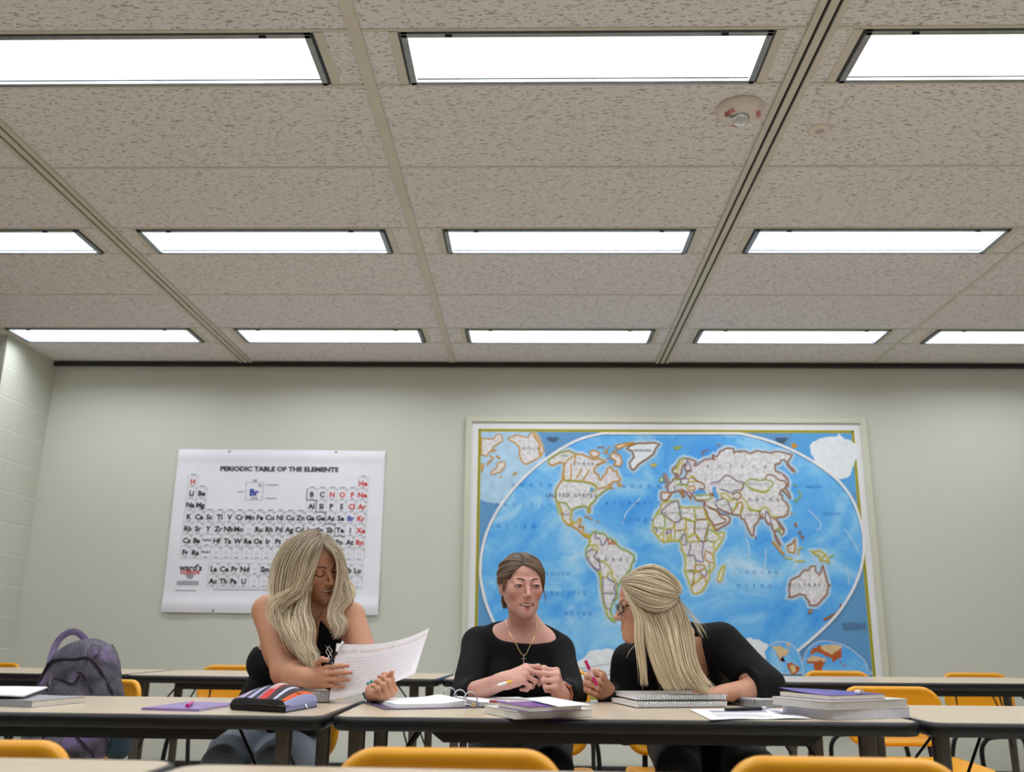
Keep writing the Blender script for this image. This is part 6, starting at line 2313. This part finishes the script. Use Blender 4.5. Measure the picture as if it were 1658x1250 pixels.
    kw = dict(root=(124, 104, 84), tip=(234, 218, 188), seg=24, taper=.3, streak=.28)
    left, right = [[off_skull(H, g_, .0115) for g_ in map(lambda q: smooth_path(q, 24), G_)] for G_ in (left, right)]
    parts = [strands(left, 2500, .0011, .0062, seed=21, thick=.05, wave=.016, **kw), strands(mid, 950, .0011, .0062, seed=22, thick=.03, wave=.014, **kw),
             strands(right, 1400, .0011, .0052, seed=23, thick=.04, wave=.013, **kw), strands(back, 300, .0024, .008, seed=24, **kw), strands(left[1:4], 60, .0009, .010, seed=25, wave=.015, **kw)]
    parts.append(hair_cap(H, (126, 104, 80), .030, .1))
    J = join(parts)
    mesh_obj('hair', J[0], J[1], M_HAIR, root, J[2], og)
    # --- choker with a pale stone, turquoise bracelet
    nk = [Y(*q, d) for q, d in (((492, 985), 3.13), ((497, 1000), 3.105), ((505, 1006), 3.098), ((514, 1002), 3.10), ((522, 990), 3.115))]
    n_ = MB().tube(smooth_path(nk, 30), .0011, 6).build('necklace', mat('dark_bronze', (96, 78, 62), .3, .8, noise=(40, .1)), root, origin=og)
    c_ = Y(506, 1006, 3.094) - np.array(og)
    MB().lathe([(.0, -.003), (.007, -.002), (.0078, .001), (.005, .003), (.0, .0035)], c=c_, n=18, R=frame_z((0, -1, .2))).build('stone', mat('pale_stone', (186, 190, 196), .15, noise=(60, .15)), n_, smooth=60)
    ax = unit(WR - ER)
    Rw = frame_z(ax)
    for k_, q_ in enumerate((.012, .026)):
        bd = MB()
        for i in range(17):
            a = 2 * math.pi * i / 17
            c_ = WR - ax * q_ + Rw @ V3(.0290 * math.cos(a), .0290 * math.sin(a), 0) - np.array(og)
            bd.lathe([(.0004, -.0072), (.0048, -.0052), (.0068, 0), (.0048, .0052), (.0004, .0072)], c=c_, n=10)
        bd.build('bead_bracelet', mat('turquoise_beads', (40, 140, 136), .3, noise=(60, .25)), root, smooth=60)
    # --- sheet of paper in her hands, printed on the far side (the print shows through, reversed)
    r = thing('paper_sheet', 'large white sheet of paper held up by the blonde student, reversed orange print showing through', 'paper', Y(534, 1133, 2.80))
    o_ = np.array(r.location)
    g_ = []
    TLp, BLp = Y(545, 1041.5, 2.898), Y(533.5, 1134, 2.872)
    MTp, MBp = Y(628, 1040, 2.91), Y(612, 1114, 2.870)
    TRp, BRp = Y(695, 1016.5, 3.00), Y(672, 1090, 2.90)
    nx, ny = 26, 16

    def PP(u, v, lift=0.0):
        def q3(a, b, c):
            return a * (1 - u) * (1 - 2 * u) + b * 4 * u * (1 - u) + c * u * (2 * u - 1)
        q = q3(BLp, MBp, BRp) * (1 - v) + q3(TLp, MTp, TRp) * v
        return q - o_ + V3(0, -lift, 0)
    MB().sheet([[PP(i / nx, j / ny) for i in range(nx + 1)] for j in range(ny + 1)], .0005).build('sheet', mat('held_paper', (236, 232, 238), .65, noise=(24, .02), Transmission_Weight=0.0), r, smooth=80)
    ink = MB()
    text_batch([('Mastodons Abundance Flings', .01)])
    V_, F_ = _txt[('Mastodons Abundance Flings', .01)]
    lo, hi = V_.min(0), V_.max(0)
    P_ = [PP(float(np.clip(.97 - .94 * (q[0] - lo[0]) / (hi[0] - lo[0]), 0, 1)), float(.845 + .085 * q[1]), .0011) for q in V_]
    ink.add(P_, [f[::-1] for f in F_], 0)
    rg = np.random.default_rng(4)
    for k_ in range(11):
        v0 = .74 - k_ * .060
        u0 = .10 + .02 * rg.random()
        while u0 < .90:
            w_ = rg.uniform(.03, .10)
            u1 = min(.92, u0 + w_)
            nseg = max(1, int((u1 - u0) / .02))
            vs, fs = [], []
            for s_ in range(nseg + 1):
                uu = u0 + (u1 - u0) * s_ / nseg
                vs += [PP(uu, v0, .0010), PP(uu, v0 - .010, .0010)]
            for s_ in range(nseg):
                fs.append((2 * s_, 2 * s_ + 1, 2 * s_ + 3, 2 * s_ + 2))
            ink.add(vs, fs, 1)
            u0 = u1 + .014
    ink.build('reversed_print', [mat('pale_orange_print', (232, 208, 200), .7, noise=(40, .05)), mat('pale_pink_print', (222, 214, 222), .7, noise=(40, .03))], r, smooth=0)
    p0, p1 = Y(521.5, 1093.5, 2.892), Y(545, 1056, 2.892)
    d = unit(p1 - p0)
    pen('dark mechanical pencil in the hand of the blonde student with the paper', p0, p0 + d * .115, .0046, [('barrel', 0, .52, .8, 1, mat('slate_plastic', (52, 60, 72), .3, noise=(40, .1))), ('grip', .52, .7, 1, 1, M_BLKP), ('end_cap', .7, 1, 1, .9, M_PAPER)])


# ------------------------------------------------------------------ the blonde student in the black cardigan (right)
def person_cardigan():
    N = Y(1094, 1046, 3.15)
    SL, SR = Y(1020, 1074, 3.21), Y(1168, 1042, 3.12)
    xe = Y(1243, 1106, 3.0)
    EL, WL = V3(Y(1014, 1190, 3.19)[0], 3.20, .640), Y(984, 1121, 3.09)
    ER, WR = V3(xe[0], 3.03, .787), V3(Y(1182, 1114, 2.97)[0], 2.985, .772)
    Pv = V3(Y(1128, 1130, 3.50)[0], 3.50, .565)
    root = thing('person', 'person in a black cardigan and glasses with straight blonde half-up hair, leaning over the notebooks', 'person', (Pv[0], Pv[1], 0))
    og = tuple(root.location)
    H = Head(Y(1046, 981, 3.02), rotz(-1.46) @ rotx(.06) @ roty(.02), .93)
    hp, hpa = head_prims(H, 'closed', 'open', .2, {'iris': (80, 70, 60), 'brow': (120, 92, 70), 'lip': (190, 96, 100), 'blush': (206, 128, 112), 'blush_amt': .4, 'skin': (212, 160, 134)})
    tor, R, at = torso_prims(Pv, N, SL, SR, .054)
    neck = [cap(H.w((0, .030, -.065)), N + V3(0, .005, .005), .047, .053, .02), cap(N + V3(0, .02, .03), SL * .6 + N * .4 + V3(0, .01, .01), .036, .034, .04), cap(N + V3(0, .02, .03), SR * .6 + N * .4 + V3(0, .01, .01), .038, .036, .04)]
    armsU = [cap(SL, EL, .050, .036, .03), cap(SR, ER, .056, .046, .03)]
    armsF = [cap(EL, WL, .035, .026, .015), cap(ER, WR, .041, .026, .015)]
    legs, ank = seated_legs(Pv, R, (Pv[0] - .14, Pv[0] + .10), 3.06, .535, (Pv[0] - .15, Pv[0] + .12), 3.12)
    feet = foot_prims(ank[0], (-.1, -1, 0)) + foot_prims(ank[1], (.1, -1, 0))
    h1, t1, f1 = hand_prims(WL, V3(-.70, -.42, .40), V3(.42, .10, .90), 'right', [(66, 84, 44), (70, 86, 46), (72, 88, 46), (74, 88, 46)], [(.48, .85, -.30), (-.08, .95, -.32), (-.40, .85, -.35)], (.06, .01, -.03, -.07), 1.0)
    h2, t2, f2 = hand_prims(WR, V3(-.97, .02, -.02), V3(.0, .97, .15), 'left', [(26, 34, 20), (30, 38, 22), (32, 40, 24), (34, 42, 26)], [(.70, .70, -.1), (.40, .90, -.2), (.2, .95, -.3)])
    body = tor + neck + armsU + armsF + h1 + h2 + legs + feet + hp
    pts = [WL + f1[1] * .06, WR + f2[1] * .08]
    fine = [(H.t - V3(.13, .12, .135), H.t + V3(.13, .12, .13), .0020)] + [box_at(p, .105) + (.0024,) for p in pts]
    V, Q = skin(body, fine, .007)
    C = paint(V, (210, 158, 130), hpa + nails(t1) + nails(t2))
    mesh_obj('body', V, Q, M_SKIN, root, C, og)
    # --- patterned inner top, black cardigan over it
    t_ = NT('lace_print')
    n1 = t_.n('ShaderNodeTexNoise')
    n1.inputs['Scale'].default_value = 26
    n1.inputs['Detail'].default_value = 2
    n1.inputs['Distortion'].default_value = 2.2
    t_.l(t_.coords(), n1.inputs['Vector'])
    t_.l(t_.ramp(n1.outputs[0], [(.46, (18, 18, 20)), (.485, (120, 118, 120)), (.52, (120, 118, 120)), (.545, (18, 18, 20))]), t_.b.inputs['Base Color'])
    t_.b.inputs['Roughness'].default_value = .8
    zN = float(N[2])

    def cut_in(g):
        f = (g - np.asarray(at(.78), np.float32)) @ R[:, 2].astype(np.float32)
        fr = (g - np.asarray(at(.78), np.float32)) @ R[:, 1].astype(np.float32)
        return np.maximum(f - .055 + np.clip(-fr, 0, .2) * .55 - np.clip(fr, 0, .2) * .9, .56 - g[..., 2])
    cloth('patterned_top', tor, .0055, root, t_.m, (18, 18, 20), og, cut_in, .006, (.003, 30), seed=5)

    def cut_card(g):
        q = (g - np.asarray(at(.9), np.float32)) @ R.astype(np.float32)
        lx, ly, lz = q[..., 0], q[..., 1], q[..., 2]
        opening = np.minimum(.085 + .10 * np.clip(-lz, -.3, .6) * .25 - np.abs(lx - .005), -.005 - ly)
        top_ = lz - .075 - np.clip(np.abs(lx) - .05, 0, .2) * .8
        out = np.maximum(np.maximum(opening, top_), .50 - g[..., 2])
        for E_, W_, lim in ((EL, WL, .185), (ER, WR, .055)):
            d = unit(W_ - E_)
            s_ = (g - E_.astype(np.float32)) @ d.astype(np.float32)
            df = sdist(cap(E_, W_ + (W_ - E_) * .5, 0.0), g)
            du = sdist(cap(SL if E_ is EL else SR, E_, 0.0), g)
            out = np.maximum(out, np.minimum(s_ - lim, np.minimum(.10 - df, du - df)))
        return out
    slv = [cap(EL, EL + (WL - EL) * .95, .036, .029, .015), cap(ER, ER + (WR - ER) * .5, .044, .038, .015)]
    cloth('cardigan', tor + armsU + slv + neck[1:] + cuff(ER, WR, .046, .044, .003), .014, root, M_BLKTOP, (15, 15, 17), og, cut_card, .0055, (.0070, 40), seed=6)
    cloth('trousers', [tor[0]] + legs, .010, root, M_TROUS, (17, 17, 20), og, lambda g: np.maximum(g[..., 2] - .64, .10 - g[..., 2]), .010, (.003, 24))
    for an, dx in ((ank[0], -.1), (ank[1], .1)):
        cloth('shoe', foot_prims(an, (dx, -1, 0)), .008, root, M_SHOE, (22, 21, 22), og, lambda g: np.maximum(.004 - g[..., 2], g[..., 2] - .10), .008, (0, 1))
    # --- hair: half-up, the rest falling straight
    D0 = 3.02
    T = px_guides([
        [(1007, 953, -.05), (1020, 969, -.085), (1042, 984, -.10), (1066, 990, -.095), (1086, 982, -.07), (1099, 968, -.03)],
        [(1005, 946, -.045), (1028, 955, -.09), (1058, 966, -.105), (1083, 970, -.08), (1100, 967, -.03)],
        [(1005, 941, -.035), (1030, 938, -.08), (1060, 944, -.095), (1085, 954, -.07), (1100, 965, -.02)],
        [(1008, 936, -.02), (1034, 923, -.04), (1060, 921, -.05), (1086, 937, -.04), (1101, 962, 0)],
        [(1012, 933, .02), (1038, 919, .01), (1064, 919, .01), (1090, 938, .01), (1102, 963, .0)],
        [(1014, 934, .05), (1042, 920, .06), (1072, 925, .06), (1096, 948, .04), (1103, 965, .01)]], D0)
    Fr = px_guides([
        [(1005, 944, -.045), (1014, 967, -.085), (1030, 1000, -.10), (1031, 1034, -.11), (1035, 1072, -.12), (1037, 1122, -.12)],
        [(1006, 948, -.05), (1020, 972, -.09), (1035, 1000, -.105), (1037, 1034, -.115), (1042, 1070, -.12), (1050, 1122, -.125)]], D0)
    Fl = px_guides([
        [(1016, 962, -.07), (1036, 988, -.095), (1044, 1012, -.105), (1050, 1050, -.12), (1064, 1092, -.13), (1080, 1122, -.14)],
        [(1040, 984, -.085), (1054, 1010, -.10), (1066, 1050, -.12), (1082, 1092, -.13), (1096, 1123, -.13)],
        [(1066, 989, -.085), (1077, 1020, -.10), (1086, 1060, -.115), (1096, 1095, -.12), (1112, 1123, -.12)],
        [(1088, 981, -.06), (1097, 1010, -.08), (1105, 1050, -.10), (1116, 1090, -.115), (1142, 1122, -.12)],
        [(1101, 968, -.02), (1110, 995, -.045), (1118, 1030, -.07), (1122, 1065, -.09), (1135, 1098, -.11), (1162, 1124, -.12)]], D0)
    Bk = px_guides([[(1100, 966, .0), (1106, 1000, .02), (1112, 1030, .05), (1118, 1060, .06)], [(1085, 960, .04), (1085, 1000, .05), (1090, 1040, .05), (1098, 1070, .05)], [(1050, 960, .05), (1055, 1000, .05), (1060, 1040, .03), (1075, 1075, .02)]], D0)
    Wi = px_guides([[(1104, 975, -.02), (1122, 998, -.05), (1138, 1030, -.07), (1150, 1062, -.08)], [(1100, 970, -.02), (1118, 994, -.05), (1130, 1004, -.05), (1145, 1018, -.05)], [(1030, 1020, -.09), (1022, 1035, -.10), (1005, 1052, -.10), (994, 1075, -.09)]], D0)
    kw = dict(root=(168, 146, 116), tip=(234, 217, 184), seg=20, taper=.2, streak=.22)
    T, Fr, Fl = [[off_skull(H, g_, .0115) for g_ in map(lambda q: smooth_path(q, 24), G_)] for G_ in (T, Fr, Fl)]
    parts = [strands(T, 1900, .0010, .0038, seed=31, thick=.012, **{**kw, 'root': (156, 134, 106), 'tip': (230, 214, 184)}), strands(Fr, 220, .0009, .0045, seed=32, **kw), strands(Fl, 2200, .0010, .0058, seed=33, thick=.03, **kw), strands(Bk, 260, .0022, .006, seed=34, **{**kw, 'root': (140, 116, 88), 'tip': (196, 172, 134)}), strands(Wi, 40, .0005, .008, seed=35, **kw)]
    parts.append(hair_cap(H, (150, 126, 96), .046, .2))
    J = join(parts)
    mesh_obj('hair', J[0], J[1], M_HAIR, root, J[2], og)
    # --- glasses
    M_GLS = mat('black_frame', (16, 16, 18), .25, noise=(40, .2))
    gl_ = MB()
    o_ = np.array(og)
    for s in (-1, 1):
        rim = [H.w((s * .034 + .0235 * math.copysign(abs(math.cos(q)) ** .6, math.cos(q)), -.100 + .010 * abs(math.cos(q)) * (1 if s * math.cos(q) > 0 else .2), -.004 + .0150 * math.copysign(abs(math.sin(q)) ** .6, math.sin(q)))) - o_ for q in np.linspace(0, 2 * math.pi, 25)[:-1]]
        gl_.tube(rim, .0017, 6, closed=True)
        gl_.tube([H.w((s * .060, -.088, .004)) - o_, H.w((s * .076, -.050, .004)) - o_, H.w((s * .080, .0, .006)) - o_, H.w((s * .078, .022, -.004)) - o_], .0021, 6)
    gl_.tube([H.w((-.009, -.101, .0)) - o_, H.w((0, -.106, .003)) - o_, H.w((.009, -.101, .0)) - o_], .0018, 6)
    g0 = gl_.build('glasses', M_GLS, root)
    for s in (-1, 1):
        MB().lathe([(.0, -.0006), (.0140, -.0006), (.0140, .0006), (.0, .0006)], c=H.w((s * .034, -.098, -.004)) - o_, n=24, R=H.R @ frame_z((0, -1, 0))).build('lens', mat('spectacle_lens', (240, 242, 245), .03, noise=None, Transmission_Weight=1.0, IOR=1.45), g0)
    # fine bracelet at the wrist of the pen hand
    ax = unit(WL - EL)
    Rw = frame_z(ax)
    MB().tube([WL - ax * .012 + Rw @ V3(.0305 * math.cos(q), .0305 * math.sin(q), 0) - o_ for q in np.linspace(0, 6.283, 25)[:-1]], .0012, 6, closed=True).build('bracelet', M_GOLD, root)
    # --- her pink pen
    p0, p1 = Y(968.5, 1115, 2.985), Y(950.5, 1075.5, 2.975)
    d = unit(p1 - p0)
    pen('pink clear-barrelled pen in the fist of the student in the cardigan', p0, p0 + d * .093, .0048, [('tip', 0, .10, .2, .8, M_WIRE), ('grip', .10, .42, .9, 1, M_PINK), ('barrel', .42, .68, 1, 1, mat('clear_pink', (232, 190, 212), .15, noise=(40, .1))), ('cap', .68, 1, 1.05, 1.0, mat('magenta_plastic', (188, 20, 96), .2, noise=(40, .12)))])


person_boatneck()
person_paper()
person_cardigan()
# ------------------------------------------------------------------ backpack on the far-left chair
def backpack():
    d0 = 3.72
    c = Y(126, 1130, d0)
    base = V3(c[0], d0, .455)
    r = thing('backpack', 'purple-grey plaid backpack standing on a yellow chair behind the left table', 'backpack', base)
    B = lambda x, y, z: base + V3(x + .028 * (z / .45 - .5), y, z)
    pr = [cap(B(-.088, 0, .092), B(.086, 0, .092), .096, k=.04), cap(B(-.080, 0, .22), B(.082, 0, .22), .096, k=.05), cap(B(-.045, .005, .335), B(.050, .005, .335), .088, k=.06), ell(B(.004, .01, .385), (.085, .075, .062), k=.05)]
    pocket = [cap(B(-.055, -.075, .07), B(.050, -.075, .07), .055, k=.04), cap(B(-.050, -.068, .20), B(.045, -.068, .20), .050, k=.04), ell(B(-.005, -.06, .255), (.075, .05, .05), k=.04)]
    t = NT('plaid_fabric')
    v = t.coords((1, 1, 1), (0, .5, .3))
    ns = t.n('ShaderNodeTexNoise')
    ns.inputs['Scale'].default_value = 11
    ns.inputs['Detail'].default_value = 4
    ns.inputs['Distortion'].default_value = .6
    t.l(v, ns.inputs['Vector'])
    base_c = t.ramp(ns.outputs[0], [(.34, (50, 49, 58)), (.45, (86, 83, 96)), (.57, (104, 100, 116)), (.66, (130, 110, 154))])
    fac = None
    for rot, sc in (((0, .6, 0), 26), ((0, -.9, 0), 34)):
        w = t.n('ShaderNodeTexWave')
        w.inputs['Scale'].default_value = sc
        w.inputs['Distortion'].default_value = 7.0
        w.inputs['Detail'].default_value = 2
        t.l(t.coords((1, 1, 1), rot), w.inputs['Vector'])
        rr = t.ramp(w.outputs[0], [(.15, (.55, .55, .58, 1)), (.5, (1, 1, 1, 1)), (.9, (1.0, .96, 1.0, 1))])
        m = t.n('ShaderNodeMix', data_type='RGBA', blend_type='MULTIPLY')
        m.inputs['Factor'].default_value = .55
        t.l(base_c, m.inputs[6])
        t.l(rr, m.inputs[7])
        base_c = m.outputs[2]
    t.l(base_c, t.b.inputs['Base Color'])
    t.b.inputs['Roughness'].default_value = .8
    t.bump(ns.outputs[0], .35, .006)
    og = tuple(base)

    def crease(F, g):
        return F + (.0035 * noise3(g, 42, 9) + .002 * noise3(g, 90, 4)).astype(np.float32)
    V, Q = skin(pr, (), .006, crease)
    mesh_obj('bag_body', V, Q, t.m, r, None, og)
    V, Q = skin(pocket, (), .006, crease)
    mesh_obj('front_pocket', V, Q, t.m, r, None, og)
    allp = pr + pocket

    def hit(px, py):
        d = ray(px, py)
        d = d / np.linalg.norm(d)
        p = V3(0, 0, CZ) + d * 3.2
        for _ in range(60):
            s = min(float(sdist(q, p)) for q in allp) - .006
            if s < .0008:
                break
            p = p + d * max(s, .001)
            if np.linalg.norm(p) > 4.3:
                return None
        return p - d * .002
    M_ZIP = mat('dark_plum_binding', (34, 26, 38), .7, noise=(80, .25))
    for name, pts, rad_ in (('main_zipper', [(57, 1118), (67, 1090), (80, 1073), (98, 1066.5), (120, 1067), (143, 1064.5), (156, 1076), (168, 1096), (184, 1124)], .0055),
                            ('pocket_zipper', [(74, 1118), (78, 1105), (88, 1099), (102, 1101), (117, 1106.5), (128, 1095)], .004), ('pocket_piping', [(124, 1088), (133, 1091), (141, 1106), (149, 1120)], .004),
                            ('lower_piping', [(112, 1178), (124, 1192), (138, 1208), (152, 1226)], .004), ('lower_piping', [(92, 1176), (80, 1184), (68, 1196)], .004), ('seam_piping', [(160, 1180), (172, 1196), (182, 1214), (190, 1232)], .0035)):
        P = [hit(*q) for q in smooth_path(pts, 26)]
        P = [p for p in P if p is not None]
        if len(P) > 3:
            MB().tube(P, rad_, 8).build(name, M_ZIP, r, origin=og, smooth=60)
    P = [hit(85, 1100)]
    MB().tube([P[0] + V3(0, -.006, .004), P[0] + V3(-.004, -.008, -.010), P[0] + V3(-.006, -.007, -.018)], [.003, .004, .003], 8).build('zipper_pull', M_WIRE, r, origin=og)
    hp = [Y(*q, d0 + dy) for q, dy in (((80, 1076), -.05), ((85, 1058), -.02), ((91, 1043), .0), ((100, 1031), .01), ((113, 1023.5), .015), ((126, 1024.5), .015), ((138, 1035), .0), ((147, 1048), -.04), ((155, 1062), -.075))]
    MB().tube(smooth_path(hp, 40), .0045, 10, flat=3.0).build('carry_handle', mat('lilac_webbing', (104, 94, 126), .7, noise=(120, .2)), r, origin=og, smooth=60)
    # dark teal side pouch and shoulder strap
    sp = [cap(B(.190, .005, .05), B(.192, .0, .14), .048, .042, k=.02), cap(B(.185, .02, .14), B(.150, .03, .21), .038, .026, k=.03)]
    V, Q = skin(sp, (), .006, crease)
    mesh_obj('side_pouch', V, Q, mat('teal_fabric', (34, 58, 70), .75, noise=(40, .2), bump=(.2, .002)), r, None, og)
    sp = [Y(*q, d0 + .06) for q in ((178, 1046), (186, 1060), (190, 1080), (193, 1100))]
    MB().tube(smooth_path(sp, 20), .010, 10, flat=1.8).build('shoulder_strap', M_ZIP, r, origin=og, smooth=60)


backpack()
for o in list(SC.objects):
    if o.type == 'MESH' and o.parent is None and 'label' not in o and o.get('kind') != 'structure':
        print('UNTAGGED', o.name)
